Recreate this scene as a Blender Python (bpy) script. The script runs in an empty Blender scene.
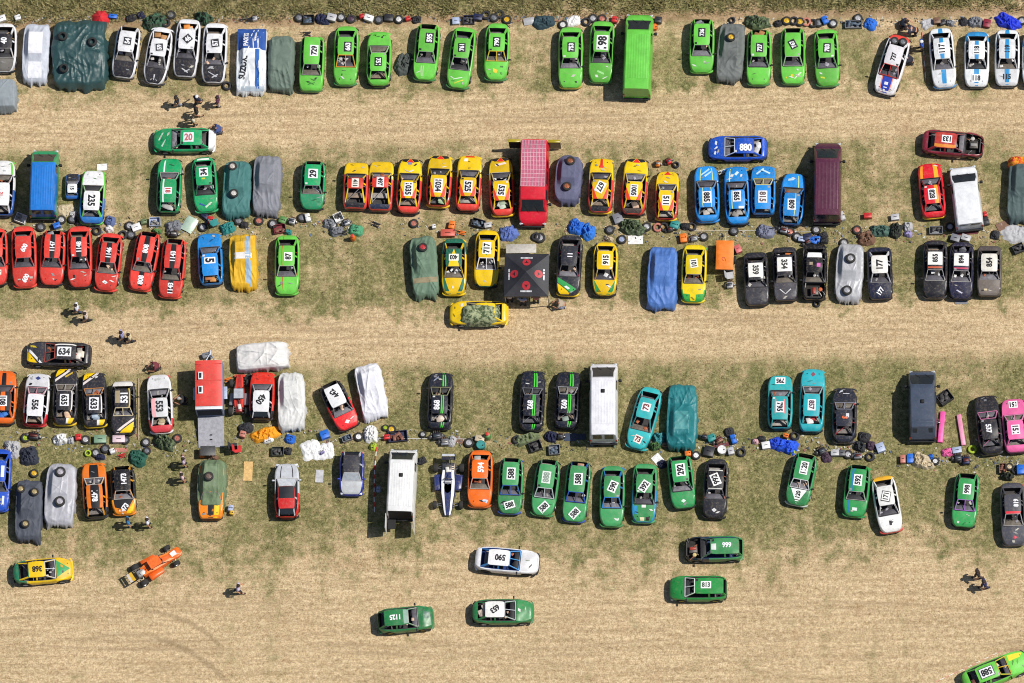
import bpy, math, random
import numpy as np
from mathutils import Vector, Matrix, noise as mnoise
random.seed(7)
SC = bpy.context.scene
COL = SC.collection
R = math.radians

# ---------------------------------------------------------------- camera
DIST, PXM = 700.0, 15.2
TS, TE = R(17.0), R(2.6)            # tilt towards the south / east of the vertical
cdir = Vector((math.sin(TE), -math.sin(TS), 0)); cdir.z = math.sqrt(1 - cdir.x**2 - cdir.y**2)
CAM = cdir * DIST
fwd = -cdir
right = fwd.cross(Vector((0, 1, 0))).normalized()
upv = right.cross(fwd).normalized()
cd = bpy.data.cameras.new('camera'); cam = bpy.data.objects.new('camera', cd); COL.objects.link(cam)
cam.matrix_world = Matrix((( right.x, upv.x, -fwd.x, CAM.x), (right.y, upv.y, -fwd.y, CAM.y), (right.z, upv.z, -fwd.z, CAM.z), (0,0,0,1)))
cd.sensor_width = 36; cd.lens = 36 * DIST / (1024 / PXM); cd.clip_start = 10; cd.clip_end = 6000
SC.camera = cam
def at(px, py, z=0.0):
    """ground place (at height z) of a spot measured on the photograph"""
    a = (px - 512) / PXM / DIST; b = (341.5 - py) / PXM / DIST
    d = fwd + right * a + upv * b
    t = (z - CAM.z) / d.z
    return CAM + d * t

# ---------------------------------------------------------------- light
SUN_EL, SUN_AZ = R(57), R(5)
sv = Vector((math.cos(SUN_EL) * math.cos(SUN_AZ), math.cos(SUN_EL) * math.sin(SUN_AZ), math.sin(SUN_EL)))
ld = bpy.data.lights.new('sun', 'SUN'); ld.energy = 4.75; ld.angle = R(0.53); ld.color = (1.0, 0.955, 0.88)
lo = bpy.data.objects.new('sun', ld); COL.objects.link(lo)
lo.rotation_euler = (-sv).to_track_quat('-Z', 'Y').to_euler(); lo.location = sv * 100
w = bpy.data.worlds.new('World'); SC.world = w; w.use_nodes = True
wn = w.node_tree
sky = wn.nodes.new('ShaderNodeTexSky'); sky.sky_type = 'NISHITA'; sky.sun_disc = False
sky.sun_elevation = SUN_EL; sky.sun_rotation = math.atan2(sv.x, sv.y)
bgn = wn.nodes['Background']; bgn.inputs['Strength'].default_value = 0.07
wn.links.new(sky.outputs[0], bgn.inputs['Color'])
SC.cycles.filter_width = 1.05
SC.view_settings.view_transform = 'Standard'; SC.view_settings.look = 'None'; SC.view_settings.exposure = 0

# ---------------------------------------------------------------- materials
def lin(h):
    if not isinstance(h, str): return tuple(h) + (1,)
    h = h.lstrip('#'); out = []
    for i in (0, 2, 4):
        c = int(h[i:i+2], 16) / 255
        out.append((c / 12.92 if c <= .04045 else ((c + .055) / 1.055) ** 2.4) * .88)
    return tuple(out) + (1,)
_m = {}
def _nodes(name):
    m = bpy.data.materials.new(name); m.use_nodes = True
    nt = m.node_tree; b = nt.nodes['Principled BSDF']
    return m, nt, b
def _noise(nt, scale, detail=4, rough=.6, vec=None, rnd=True):
    n = nt.nodes.new('ShaderNodeTexNoise'); n.inputs['Scale'].default_value = scale
    n.inputs['Detail'].default_value = detail; n.inputs['Roughness'].default_value = rough
    if vec is not None: nt.links.new(vec, n.inputs['Vector'])
    return n.outputs['Fac']
def _ramp(nt, fac, stops):
    r = nt.nodes.new('ShaderNodeValToRGB'); e = r.color_ramp.elements
    e[0].position, e[0].color = stops[0]; e[1].position, e[1].color = stops[-1]
    for p, c in stops[1:-1]:
        x = e.new(p); x.color = c
    nt.links.new(fac, r.inputs['Fac']); return r.outputs['Color']
def _mix(nt, a, b, fac, typ='MIX'):
    m = nt.nodes.new('ShaderNodeMix'); m.data_type = 'RGBA'; m.blend_type = typ
    for s, v in ((m.inputs[0], fac), (m.inputs[6], a), (m.inputs[7], b)):
        if hasattr(v, 'links'): nt.links.new(v, s)
        else: s.default_value = v
    return m.outputs[2]
def _vec(nt):
    """object coordinates shifted by a number of the object's own, so that no two things are stained alike"""
    tc = nt.nodes.new('ShaderNodeTexCoord'); oi = nt.nodes.new('ShaderNodeObjectInfo')
    ma = nt.nodes.new('ShaderNodeMath'); ma.operation = 'MULTIPLY'; ma.inputs[1].default_value = 57
    nt.links.new(oi.outputs['Random'], ma.inputs[0])
    va = nt.nodes.new('ShaderNodeVectorMath'); va.operation = 'ADD'
    nt.links.new(tc.outputs['Object'], va.inputs[0]); nt.links.new(ma.outputs[0], va.inputs[1])
    return va.outputs[0]
def paint(h, rough=.34, dirt=.46, metal=0.0):
    k = ('paint', h, rough, dirt, metal)
    if k in _m: return _m[k]
    m, nt, b = _nodes('car_paint'); v = _vec(nt); c = lin(h)
    fade = _ramp(nt, _noise(nt, 1.7, 5, .65, v), [(.3, tuple(x * .80 for x in c[:3]) + (1,)), (.7, tuple(min(.85, x * 1.08 + .006) for x in c[:3]) + (1,))])
    d = _ramp(nt, _noise(nt, 6.5, 8, .72, v), [(.50, (0, 0, 0, 1)), (.74, (dirt,) * 3 + (1,))])
    dust = _mix(nt, fade, (.26, .20, .135, 1), d)
    sc = _ramp(nt, _noise(nt, 23, 3, .6, v), [(.66, (0, 0, 0, 1)), (.72, (1.1 * dirt,) * 3 + (1,))])
    dust = _mix(nt, dust, (.09, .075, .06, 1), sc)
    nt.links.new(dust, b.inputs['Base Color'])
    rr = nt.nodes.new('ShaderNodeMapRange'); rr.inputs[3].default_value = rough; rr.inputs[4].default_value = min(.95, rough + .4)
    nt.links.new(d, rr.inputs[0]); nt.links.new(rr.outputs[0], b.inputs['Roughness'])
    b.inputs['Metallic'].default_value = metal
    _m[k] = m; return m
def plain(h, rough=.6, metal=0.0, name='plain', var=.25):
    k = ('plain', h, rough, metal, var)
    if k in _m: return _m[k]
    m, nt, b = _nodes(name); v = _vec(nt); c = lin(h)
    nt.links.new(_ramp(nt, _noise(nt, 5, 6, .7, v), [(.3, tuple(x * (1 - var) for x in c[:3]) + (1,)), (.7, tuple(min(.9, x * (1 + var) + .004) for x in c[:3]) + (1,))]), b.inputs['Base Color'])
    b.inputs['Roughness'].default_value = rough; b.inputs['Metallic'].default_value = metal
    _m[k] = m; return m
def cloth(h, rough=.8, camo=None):
    k = ('cloth', h, rough, camo)
    if k in _m: return _m[k]
    m, nt, b = _nodes('cloth'); v = _vec(nt); c = lin(h)
    base = _ramp(nt, _noise(nt, 2.2, 6, .7, v), [(.3, tuple(x * .82 for x in c[:3]) + (1,)), (.7, tuple(min(.9, x * 1.1 + .01) for x in c[:3]) + (1,))])
    if camo:
        f = _ramp(nt, _noise(nt, 4.5, 4, .6, v), [(.44, (0, 0, 0, 1)), (.56, (1, 1, 1, 1))])
        base = _mix(nt, base, lin(camo), f)
    nt.links.new(base, b.inputs['Base Color']); b.inputs['Roughness'].default_value = rough
    bp = nt.nodes.new('ShaderNodeBump'); bp.inputs['Strength'].default_value = .35; bp.inputs['Distance'].default_value = .03
    nt.links.new(_noise(nt, 9, 5, .6, v), bp.inputs['Height']); nt.links.new(bp.outputs[0], b.inputs['Normal'])
    _m[k] = m; return m
RUB = plain('#2a2928', .85, name='rubber'); DARK = plain('#17171a', .8, name='dark_plastic'); STEEL = plain('#8d8d90', .45, .7, name='steel')
GLASS = plain('#2a3138', .12, name='glass', var=.1); GLASS.node_tree.nodes['Principled BSDF'].inputs['Specular IOR Level'].default_value = .3; ALLOY = plain('#b4b4b8', .4, .5, name='alloy')
INTER = plain('#3b393b', .85, name='cabin_trim', var=.5)

# ---------------------------------------------------------------- meshes
class MB:
    def __init__(s): s.v = []; s.f = []; s.m = []
    def vert(s, p): s.v.append(tuple(p)); return len(s.v) - 1
    def face(s, idx, m=0): s.f.append(tuple(idx)); s.m.append(m)
    def grid(s, P, m=0, flip=False, close=False):
        """P[i][j] points -> quads"""
        n, k = len(P), len(P[0]); ids = [[s.vert(p) for p in row] for row in P]
        for i in range(n - 1):
            for j in range(k if close else k - 1):
                q = (ids[i][j], ids[i+1][j], ids[i+1][(j+1) % k], ids[i][(j+1) % k])
                s.face(q[::-1] if flip else q, m)
        return ids
    def box(s, c, d, rz=0, ry=0, m=0, taper=1.0, bev=0.0):
        hx, hy, hz = d[0] / 2, d[1] / 2, d[2] / 2
        M = Matrix.Rotation(rz, 3, 'Z') @ Matrix.Rotation(ry, 3, 'Y'); c = Vector(c)
        if bev <= 0: rings = [(-hz, 0, 1), (hz, 0, taper)]
        else: rings = [(-hz, bev, 1), (-hz + bev, 0, 1), (hz - bev, 0, taper), (hz, bev, taper)]
        ids = []
        for z, ins, t in rings:
            a, b_ = hx * t - ins, hy * t - ins; e = bev * .7
            pts = [(a, b_ - e), (a - e, b_), (-a + e, b_), (-a, b_ - e), (-a, -b_ + e), (-a + e, -b_), (a - e, -b_), (a, -b_ + e)] if bev > 0 else [(a, b_), (-a, b_), (-a, -b_), (a, -b_)]
            ids.append([s.vert(c + M @ Vector((x, y, z))) for x, y in pts])
        k = len(ids[0])
        for i in range(len(ids) - 1):
            for j in range(k): s.face((ids[i][j], ids[i][(j+1) % k], ids[i+1][(j+1) % k], ids[i+1][j]), m)
        s.face(ids[0][::-1], m); s.face(ids[-1], m)
    def bar(s, p, q, r, n=6, m=0, r2=None):
        p, q = Vector(p), Vector(q); d = q - p
        if d.length < 1e-6: return
        a = d.orthogonal().normalized(); b = d.normalized().cross(a); r2 = r if r2 is None else r2
        A = [s.vert(p + (a * math.cos(t) + b * math.sin(t)) * r) for t in [2 * math.pi * i / n for i in range(n)]]
        B = [s.vert(q + (a * math.cos(t) + b * math.sin(t)) * r2) for t in [2 * math.pi * i / n for i in range(n)]]
        for i in range(n): s.face((A[i], A[(i+1) % n], B[(i+1) % n], B[i]), m)
        s.face(A[::-1], m); s.face(B, m)
    def tube(s, pts, r, n=6, m=0):
        for a, b in zip(pts, pts[1:]): s.bar(a, b, r, n, m)
    def lathe(s, prof, c=(0, 0, 0), n=20, m=0, axis='Z', cap=True):
        """prof = [(radius, height)]"""
        c = Vector(c); P = []
        for r, h in prof:
            row = []
            for i in range(n):
                t = 2 * math.pi * i / n; x, y = r * math.cos(t), r * math.sin(t)
                row.append(c + (Vector((x, y, h)) if axis == 'Z' else Vector((x, h, -y))))
            P.append(row)
        ids = s.grid(P, m, flip=True, close=True)
        if cap:
            s.face(ids[0][::-1], m); s.face(ids[-1], m)
    def build(s, name, mats, parent=None, ang=38, loc=None):
        me = bpy.data.meshes.new(name); me.from_pydata(s.v, [], s.f); me.update()
        for x in (mats if isinstance(mats, (list, tuple)) else [mats]): me.materials.append(x)
        if any(s.m): me.polygons.foreach_set('material_index', s.m)
        me.polygons.foreach_set('use_smooth', [True] * len(me.polygons)); me.set_sharp_from_angle(angle=R(ang))
        return link(name, me, parent, loc)
def link(name, me, parent=None, loc=None):
    o = bpy.data.objects.new(name, me); COL.objects.link(o)
    if parent is not None: o.parent = parent
    if loc is not None: o.location = loc
    return o
def thing(name, label, cat, loc=(0, 0, 0), rz=0.0, group=None):
    o = bpy.data.objects.new(name, None); COL.objects.link(o); o.empty_display_size = .3
    o.location = loc; o.rotation_euler = (0, 0, rz); o['label'] = label; o['category'] = cat
    if group: o['group'] = group
    return o
def tag(o, label, cat, group=None):
    o['label'] = label; o['category'] = cat
    if group: o['group'] = group
    return o
def structure(o, kind='structure'): o['kind'] = kind; return o
def copy_tree(o, parent=None):
    c = o.copy(); COL.objects.link(c)
    if parent is not None: c.parent = parent
    for ch in list(o.children): copy_tree(ch, c)
    return c

# ---------------------------------------------------------------- lettering
_t = {}
def text_geo(t):
    if t in _t: return _t[t]
    cu = bpy.data.curves.new('lettering', 'FONT'); cu.body = t; cu.size = 1; cu.offset = .045; cu.resolution_u = 3
    ob = bpy.data.objects.new('lettering', cu); COL.objects.link(ob)
    dg = bpy.context.evaluated_depsgraph_get(); dg.update()
    me = bpy.data.meshes.new_from_object(ob.evaluated_get(dg))
    V = np.array([v.co[:2] for v in me.vertices]); F = [tuple(p.vertices) for p in me.polygons]
    bpy.data.objects.remove(ob); bpy.data.curves.remove(cu); bpy.data.meshes.remove(me)
    lo_, hi = V.min(0), V.max(0); V = (V - (lo_ + hi) / 2); V /= (hi[1] - lo_[1]); V[:, 0] *= .84
    _t[t] = (V, F); return _t[t]
INK = {}
def ink(h):
    if h not in INK: INK[h] = plain(h, .45, name='decal', var=.12)
    return INK[h]
# ---------------------------------------------------------------- cars
KIND = {  # fractions of the length from the rear: rear glass foot, roof rear, roof front, windscreen foot; heights; plan exponent
    'sal': (.095, .215, .55, .715, 1.36, .93, .95, 5.0),
    'cou': (.10, .25, .55, .73, 1.28, .88, .92, 4.2),
    'hat': (.025, .125, .55, .71, 1.40, .94, .98, 5.0),
    'est': (.015, .06, .56, .73, 1.40, .93, .98, 6.5),
    'pick': (.10, .40, .62, .74, 1.30, .93, .93, 8.0),
    'box': (.11, .20, .56, .70, 1.37, .93, .95, 8.0)}
def wheel_mesh(r=.30, wd=.19, fl=False):
    t = MB(); h = wd / 2
    t.lathe([(r * .58, -h), (r * .80, -h * 1.05), (r * .95, -h * .82), (r, -h * .5), (r, h * .5), (r * .95, h * .82), (r * .80, h * 1.05), (r * .58, h), (r * .56, h * .5), (r * .56, -h * .5), (r * .58, -h)], n=20, axis='Y' if not fl else 'Z', cap=False)
    d = MB(); ax = 'Y' if not fl else 'Z'
    d.lathe([(r * .57, -h * .8), (r * .57, h * .8), (r * .50, h * .86), (r * .44, h * .45), (r * .18, h * .55), (r * .16, h * .75), (.012, h * .78)], n=20, axis=ax)
    for i in range(5):
        a = 2 * math.pi * i / 5; p = (r * .32 * math.cos(a), r * .32 * math.sin(a))
        z0, z1 = h * .42, h * .62
        d.box((p[0], p[1], (z0 + z1) / 2) if fl else (p[0], (z0 + z1) / 2, -p[1]), (.055, .055, .02) if fl else (.055, .02, .055))
    return t, d
_wm = {}
def add_wheel(parent, loc, side, r=.30, wd=.19, rim=None, rz=0):
    k = (r, wd)
    if k not in _wm:
        t, d = wheel_mesh(r, wd); a = t.build('tyre', RUB); b = d.build('rim', ALLOY)
        _wm[k] = (a.data, b.data)
        bpy.data.objects.remove(a); bpy.data.objects.remove(b)
    W_ = bpy.data.objects.new('wheel', None); COL.objects.link(W_); W_.parent = parent; W_.location = loc; W_.empty_display_size = .1
    W_.rotation_euler = (0, 0, (math.pi if side < 0 else 0) + rz)
    link('tyre', _wm[k][0], W_); o = link('rim', _wm[k][1], W_)
    if rim is not None:
        o.material_slots[0].link = 'OBJECT'; o.material_slots[0].material = rim
    return W_

class Car:
    pass
def heading(rear, front):
    """rear and front bumpers as measured on the photo -> ground points"""
    def pt(p, q, isf):
        dy = p[1] - q[1]
        z = (.60 if isf else .84) if dy < -20 else (.36 if dy > 20 else .52)
        return at(p[0], p[1], z)
    a, b = pt(rear, front, False), pt(front, rear, True)
    a.z = b.z = 0
    return a, b, math.atan2(b.y - a.y, b.x - a.x)

def car(label, rear, front, kind='sal', body='#62c02e', W=1.66, roof=None, bon=None, boot=None, frame=None, bump=None, rbump=None,
        num=None, bnum=None, dec=(), wsf=None, cage='#9a9a9c', seat='#2b2b30', engine=False, body2=None, dent=.020, glass=False, rload=None,
        s=1.0, name='race_car', cat='race car', group='race cars parked in rows in the field', cbar=None, wscol=None, mirror=True, inter=None, rglass=False, lights=False, zoff=0, spoiler=None):
    A, B, th = heading(rear, front); C0 = (A + B) / 2; L = (B - A).length / s
    rb, rt, ft, fb, H, zh, zb, pe = KIND[kind]
    rnd = random.Random(label); H *= rnd.uniform(.975, 1.03)
    X = lambda f: (f - .5) * L
    xrb, xrt, xft, xfb = X(rb), X(rt), X(ft), X(fb)
    root = thing(name, label, cat, (C0.x, C0.y, zoff), th, group); root.scale = (s, s, s)
    jt = lambda v, k=.014: v + rnd.uniform(-k, k)
    rt = jt(rt); rb = max(.012, min(jt(rb, .01), rt - .04)); ft = jt(ft); fb = max(jt(fb, .018), ft + .11); pe = pe * rnd.uniform(.82, 1.25)
    xrb, xrt, xft, xfb = X(rb), X(rt), X(ft), X(fb)
    def shade(h, k):
        return '#' + ''.join('%02x' % max(0, min(255, int(int(h[i:i+2], 16) * k))) for i in (1, 3, 5))
    if not lights:
        if not bon and not (body2 and body2[2] == 'front'): bon = shade(body, rnd.choice((.90, .96, 1.0, 1.05)))
        if not roof: roof = shade(body, rnd.choice((.94, 1.0, 1.03)))
    deg = math.degrees(th) % 360
    flipv = -1 if (45 < deg < 225) else 1
    seed = rnd.uniform(0, 90)
    P_ = paint; bodym = P_(body)
    dn = lambda x, y: (mnoise.noise((x * 1.9 + seed, y * 1.9, seed)) * .65 + mnoise.noise((x * 4.7, y * 4.7 + seed, 2.0)) * .35) * dent * 2
    hw = lambda x: W / 2 * (1 - min(.9965, abs(2 * x / L)) ** pe) ** (1 / pe) if True else 0
    taper = lambda x: 1 - .07 * max(0, x / (L / 2)) ** 2 - .045 * max(0, -x / (L / 2)) ** 2
    hwid = lambda x: hw(x) * taper(x)
    znose = zh - (.20 if kind != 'box' else .09)
    def zt(x): return zt0(x) - max(0, abs(x) / (L / 2) - .93) * 1.3
    def zt0(x):
        if x >= xfb:
            t = (x - xfb) / (L / 2 - xfb); return zh + (znose - zh) * t ** 1.6
        if x <= xrb:
            t = (xrb - x) / max(.05, xrb + L / 2); return zb - .10 * t ** 2
        return zb + (zh - zb) * (x - xrb) / (xfb - xrb)
    wr = W * .322
    wrx = lambda x: wr * (1 - .10 * abs((2 * x - xft - xrt) / (xft - xrt)) ** 5)
    roofz = lambda x, y: H - .045 * (y / wr) ** 2 - .05 * ((2 * x - xft - xrt) / (xft - xrt)) ** 2 + dn(x, y) * .6
    xn = L / 2 * .982; xtail = -L / 2 * .982
    topz = lambda x, y: zt(x) + .035 * (1 - (y / max(.1, .86 * hwid(x))) ** 2) + dn(x, y)
    # --- body shell
    xwf, xwr = L / 2 - .76, -L / 2 + .74
    def zbot(x):
        z = .21
        for xw in (xwf, xwr):
            d = abs(x - xw)
            if d < .37: z = max(z, .28 + math.sqrt(.37 ** 2 - d * d))
        return z
    xs = sorted(set([-L/2*.997, -L/2*.982, -L/2*.95, -L/2*.9, xtail, xrb, xfb, xn, L/2*.9, L/2*.95, L/2*.982, L/2*.997] + [xw + d for xw in (xwf, xwr) for d in (-.38, -.365, -.27, -.14, 0, .14, .27, .365, .38)] + [xrb + (xfb - xrb) * i / 5 for i in range(1, 5)]))
    b = MB(); sides = []
    for sg in (1, -1):
        rows = []
        for x in xs:
            w_ = hwid(x); z1 = zt(x); z0 = zbot(x); e = 0
            zz = lambda f: z0 + (z1 - z0) * f
            d = dn(x, sg * w_) * .8
            rows.append([(x, sg * (.93 * w_ + d), z0), (x, sg * (.985 * w_ + d), zz(.18)), (x, sg * (1.0 * w_ + d), zz(.5)), (x, sg * (.985 * w_ + d), zz(.78)), (x, sg * .935 * w_, zz(.95) - e * .5), (x, sg * .86 * w_, z1 - e + dn(x, sg * .86 * w_))])
        ids = b.grid(rows, 0, flip=(sg > 0)); sides.append(ids)
    for k, fl in ((0, False), (-1, True)):
        l, r_ = sides[0][k], sides[1][k]
        f = l + r_[::-1]; b.face(f if fl else f[::-1], 0)
    def strip(x0, x1):
        xx = [x for x in xs if x0 - 1e-6 <= x <= x1 + 1e-6]
        return xx
    for xx in (strip(xn, 9), strip(-9, xtail)):
        rows = []
        for x in xx:
            rows.append([(x, y * .86 * hwid(x), zt(x) + .035 * (1 - y * y) + dn(x, y * .86 * hwid(x))) for y in (-1, -.6, -.2, .2, .6, 1)])
        if len(rows) > 1: b.grid(rows)
    mats = [bodym]
    if body2:
        mats.append(P_(body2[0])); f0 = X(body2[1])
        b.m = [1 if (sum(b.v[i][0] for i in f) / len(f) < f0) == (body2[2] == 'rear') else 0 for f in b.f]
    b.build('body', mats, root, 42)
    # --- bonnet, boot lid
    def sheet(nm, x0, x1, fz, fw, m, n=9, k=9, dz=.0, parent=root):
        q = MB(); q.grid([[(x, y * fw(x), fz(x, y * fw(x)) + dz) for y in np.linspace(-1, 1, k)] for x in np.linspace(x0, x1, n)]); return q.build(nm, m, parent, 50)
    w86 = lambda x: .86 * hwid(x)
    if not engine: sheet('bonnet', xfb, xn, topz, w86, P_(bon or (body2[0] if body2 and body2[2] == 'front' else body)), 11)
    else:
        q = MB(); q.grid([[(x, y * .84 * hwid(x), .40) for y in (-1, 0, 1)] for x in np.linspace(xfb, xn, 4)])
        for sg in (-1, 1): q.grid([[(x, sg * .855 * hwid(x), zt(x) - .01), (x, sg * .84 * hwid(x), .40)] for x in np.linspace(xfb, xn, 5)], flip=sg > 0)
        q.build('engine_bay', plain('#2b2826', .9, var=.5), root)
        xc = (xfb + xn) / 2; e = bpy.data.objects.new('engine', None); COL.objects.link(e); e.parent = root; e.location = (xc, 0, .4)
        q = MB(); q.box((0, .03, .2), (.55, .5, .4), .05, bev=.04); q.build('engine_block', plain('#5d5854', .55, .5, var=.5), e)
        q = MB(); q.box((.0, .0, .45), (.42, .2, .1), .05, bev=.03); q.build('rocker_cover', plain(rnd.choice(['#a03a28', '#8c8a88', '#303034']), .5), e)
        for i in range(5):
            a = Vector((rnd.uniform(-.42, .42), rnd.uniform(-.6, .6), rnd.uniform(.3, .46))); d = Vector((rnd.uniform(-.35, .35), rnd.uniform(-.35, .35), 0))
            q = MB(); q.tube([a, a + d * .5 + Vector((0, 0, .06)), a + d], .03); q.build('hose', plain(rnd.choice(['#a8a29a', '#2a2a2c', '#a86a4a', '#6a6a6e']), .5, var=.6), e)
        q = MB(); q.box((.42, 0, .22), (.07, .95, .34)); q.build('radiator', plain('#3c3a38', .6), e)
        q = MB(); q.lathe([(.11, 0), (.13, .02), (.13, .09), (.1, .11)], (-.1, .42, .34), 14); q.build('air_filter', plain(rnd.choice(['#c7622f', '#b9b5ad', '#c8b070']), .6), e)
    if xrb - xtail > .12: sheet('boot_lid', xtail, xrb, topz, w86, P_(boot or (body2[0] if body2 and body2[2] == 'rear' else body)), 5)
    # --- cabin tub
    q = MB(); n = 8; im = plain(inter, .85, var=.5) if inter else INTER
    xx = list(np.linspace(xrb, xfb, n))
    prof = lambda x, sg: [(x, sg * .86 * hwid(x), zt(x)), (x, sg * .80 * hwid(x), zt(x) - .03), (x, sg * .78 * hwid(x), .34)]
    q.grid([prof(x, 1) for x in xx]); q.grid([prof(x, -1) for x in xx], flip=True)
    q.grid([[(x, y * .78 * hwid(x), .34) for y in (-1, 0, 1)] for x in xx])
    for x, fl in ((xrb, False), (xfb, True)):
        q.grid([[(x, y * .86 * hwid(x), zt(x) - .01), (x, y * .78 * hwid(x), .34)] for y in (-1, -.5, 0, .5, 1)], flip=fl)
    q.build('cabin_tub', im, root)
    q = MB(); q.box((xfb - .22, 0, zh - .1), (.34, 1.5 * .78 * W / 1.66, .16), bev=.03); q.build('dashboard', plain(rnd.choice(['#5c5a62', '#46444c', '#77757c', '#2a2a2e', '#6a6258']), .7, var=.4), root)
    q = MB(); q.box((xrb + (xrt - xrb) * .55 + .1, 0, .62), (.34, 1.12 * W / 1.66, .10), bev=.03); q.build('rear_shelf', plain(rnd.choice(['#4c4846', '#8b7a6a', '#5a5a60', '#a09a94', '#7a7470']), .8, var=.4), root)
    # seat, wheel, cage
    sy = rnd.choice((-1, 1)) * .30 * W / 1.66; xs_ = (xft + xrt) / 2 + .05
    q = MB(); q.box((xs_, sy, .50), (.48, .46, .16), bev=.04); q.box((xs_ - .27, sy, .80), (.12, .46, .60), ry=-.18, bev=.04); q.box((xs_ - .34, sy, 1.12), (.09, .24, .16), ry=-.18, bev=.03)
    q.build('seat', plain(seat, .75), root)
    q = MB(); cx = xfb - .45; pts = [(cx + .05 * math.sin(a), sy + .17 * math.cos(a), .92 + .16 * math.sin(a)) for a in np.linspace(0, 2 * math.pi, 11)]
    q.tube(pts, .018, 5); q.bar((cx, sy, .92), (cx + .25, sy, .84), .02); q.build('steering_wheel', DARK, root)
    q = MB(); yb = .66 * W / 1.66; yr = wr * .86; zr = H - .12; xh = xrt + .28 * (xft - xrt)
    q.tube([(xh, yb, .36), (xh, yb, .9), (xh, yr, zr), (xh, -yr, zr), (xh, -yb, .9), (xh, -yb, .36)], .024)
    for sg in (1, -1): q.tube([(xh, sg * yr, zr), (xft - .03, sg * yr, zr - .02), (xfb - .08, sg * yb, zh + .0), (xfb - .1, sg * yb, .4)], .022); q.bar((xh, sg * yr, zr), (xrb + .15, sg * yb * .8, .7), .022)
    q.bar((xh, yb, .5), (xh, -yr, zr), .022); q.bar((xfb - .12, yb, zh - .05), (xfb - .12, -yb, zh - .05), .022); q.bar((xrb + .2, yb * .8, .72), (xh, -yr, zr), .02)
    q.build('roll_cage', plain(cage, .45, .2), root)
    q = MB()
    for _ in range(rnd.randint(2, 4)):
        q.box((xfb - rnd.uniform(.15, .75), rnd.uniform(-.5, .5) * W / 1.66, rnd.uniform(.82, .94)), (rnd.uniform(.1, .26), rnd.uniform(.1, .3), .06), rnd.uniform(0, 3), bev=.015)
    q.build('cabin_bits_and_glints', plain(rnd.choice(['#b8b4b0', '#8c8a88', '#c8a890', '#a0522a', '#d8d8d8', '#9a96a0']), .6, var=.6), root)['kind'] = 'stuff'  # random added bits, standing in for seats and light reflected in windscreens
    # rear load (loose things one sees through the rear opening are part of the fittings)
    # --- greenhouse
    fr = P_(frame or body); ya = lambda x: .82 * hwid(x)
    for sg in (1, -1):
        q = MB()
        pr = lambda x0, z0, y0, x1, z1, y1, w0, w1: q.grid([[(x0 - w0, sg * y0, z0), (x0 + w0, sg * y0, z0), (x0 + w0, sg * (y0 - .06), z0), (x0 - w0, sg * (y0 - .06), z0)], [(x1 - w1, sg * y1, z1), (x1 + w1, sg * y1, z1), (x1 + w1, sg * (y1 - .06), z1), (x1 - w1, sg * (y1 - .06), z1)]], close=True, flip=sg < 0)
        zr2 = H - .075
        pr(xfb - .05, zh - .02, ya(xfb), xft - .02, zr2, wr * .93, .05, .045)
        xb = xrt + .5 * (xft - xrt)
        pr(xb - .02, zt(xb) - .02, ya(xb), xb, zr2, wr * .985, .06, .05)
        pr(xrb + .10, zt(xrb + .1) - .02, ya(xrb + .1), xrt + .05, zr2, wr * .93, .13, .07)
        # roof rails
        q.grid([[(x, sg * wrx(x) * 1.02, zr2 + .0), (x, sg * wrx(x) * 1.02, zr2 - .04), (x, sg * wrx(x) * .9, zr2 - .04)] for x in np.linspace(xrt, xft, 6)], flip=sg > 0)
        q.build('window_pillars', fr, root)
    rows = []
    q = MB(); NX, NY = 11, 9
    top = [[(x, y * wrx(x), roofz(x, y * wrx(x))) for y in np.linspace(-1, 1, NY)] for x in np.linspace(xrt, xft, NX)]
    q.grid(top)
    q.grid([[(x, y * wrx(x), H - .115) for y in (-1, 0, 1)] for x in (xrt, xft)], flip=True)
    q.grid([[p, (p[0], p[1] * 1.02, H - .115)] for p in [r_[0] for r_ in top]]); q.grid([[p, (p[0], p[1] * 1.02, H - .115)] for p in [r_[-1] for r_ in top]], flip=True)
    q.grid([[p, (p[0], p[1], H - .115)] for p in top[0]], flip=True); q.grid([[p, (p[0], p[1], H - .115)] for p in top[-1]])
    q.build('roof', P_(roof or body), root, 40)
    if wsf or cbar:
        q = MB(); r0 = .035
        a, c = (xfb - .04, ya(xfb) - .03, zh + .03), (xft - .0, wr * .9, H - .06); m_ = lambda p: (p[0], -p[1], p[2])
        if wsf: q.tube([a, c, m_(c), m_(a), a], .027)
        if wsf or cbar:
            q.bar(((a[0]), 0, a[2]), (c[0], 0, c[2]), .028)
        q.build('windscreen_frame', plain(wsf or cbar, .5), root)
    if not wsf:
        q = MB(); a, c = (xfb - .02, ya(xfb) - .04, zh + .025), (xft + .01, wr * .9, H - .07); m_ = lambda p: (p[0], -p[1], p[2]); q.tube([a, c, m_(c), m_(a), a], .017); q.build('windscreen_gasket', plain(rnd.choice(['#8a888c', '#5a585c', '#2a2a2e', '#b8b4b0', '#3a383c']), .6), root)
    ws0, ws1 = (xfb - .03, ya(xfb) - .06, zh + .02), (xft + .02, wr * .86, H - .07)
    if glass:
        q = MB(); q.grid([[(ws0[0], y * ws0[1], ws0[2] + .02 * (1 - y * y)), (ws1[0], y * ws1[1], ws1[2] + .02 * (1 - y * y))] for y in np.linspace(-1, 1, 7)]); q.build('windscreen', plain(wscol, .35) if wscol else GLASS, root)
        for sg in (1, -1):
            q = MB(); q.grid([[(x, sg * (ya(x) - .02), zt(x)), (xrt + (x - xrb) / (xfb - xrb) * (xft - xrt), sg * wr * .95, H - .1)] for x in np.linspace(xrb + .25, xfb - .1, 5)], flip=sg < 0); q.build('side_window', GLASS, root)
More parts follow.
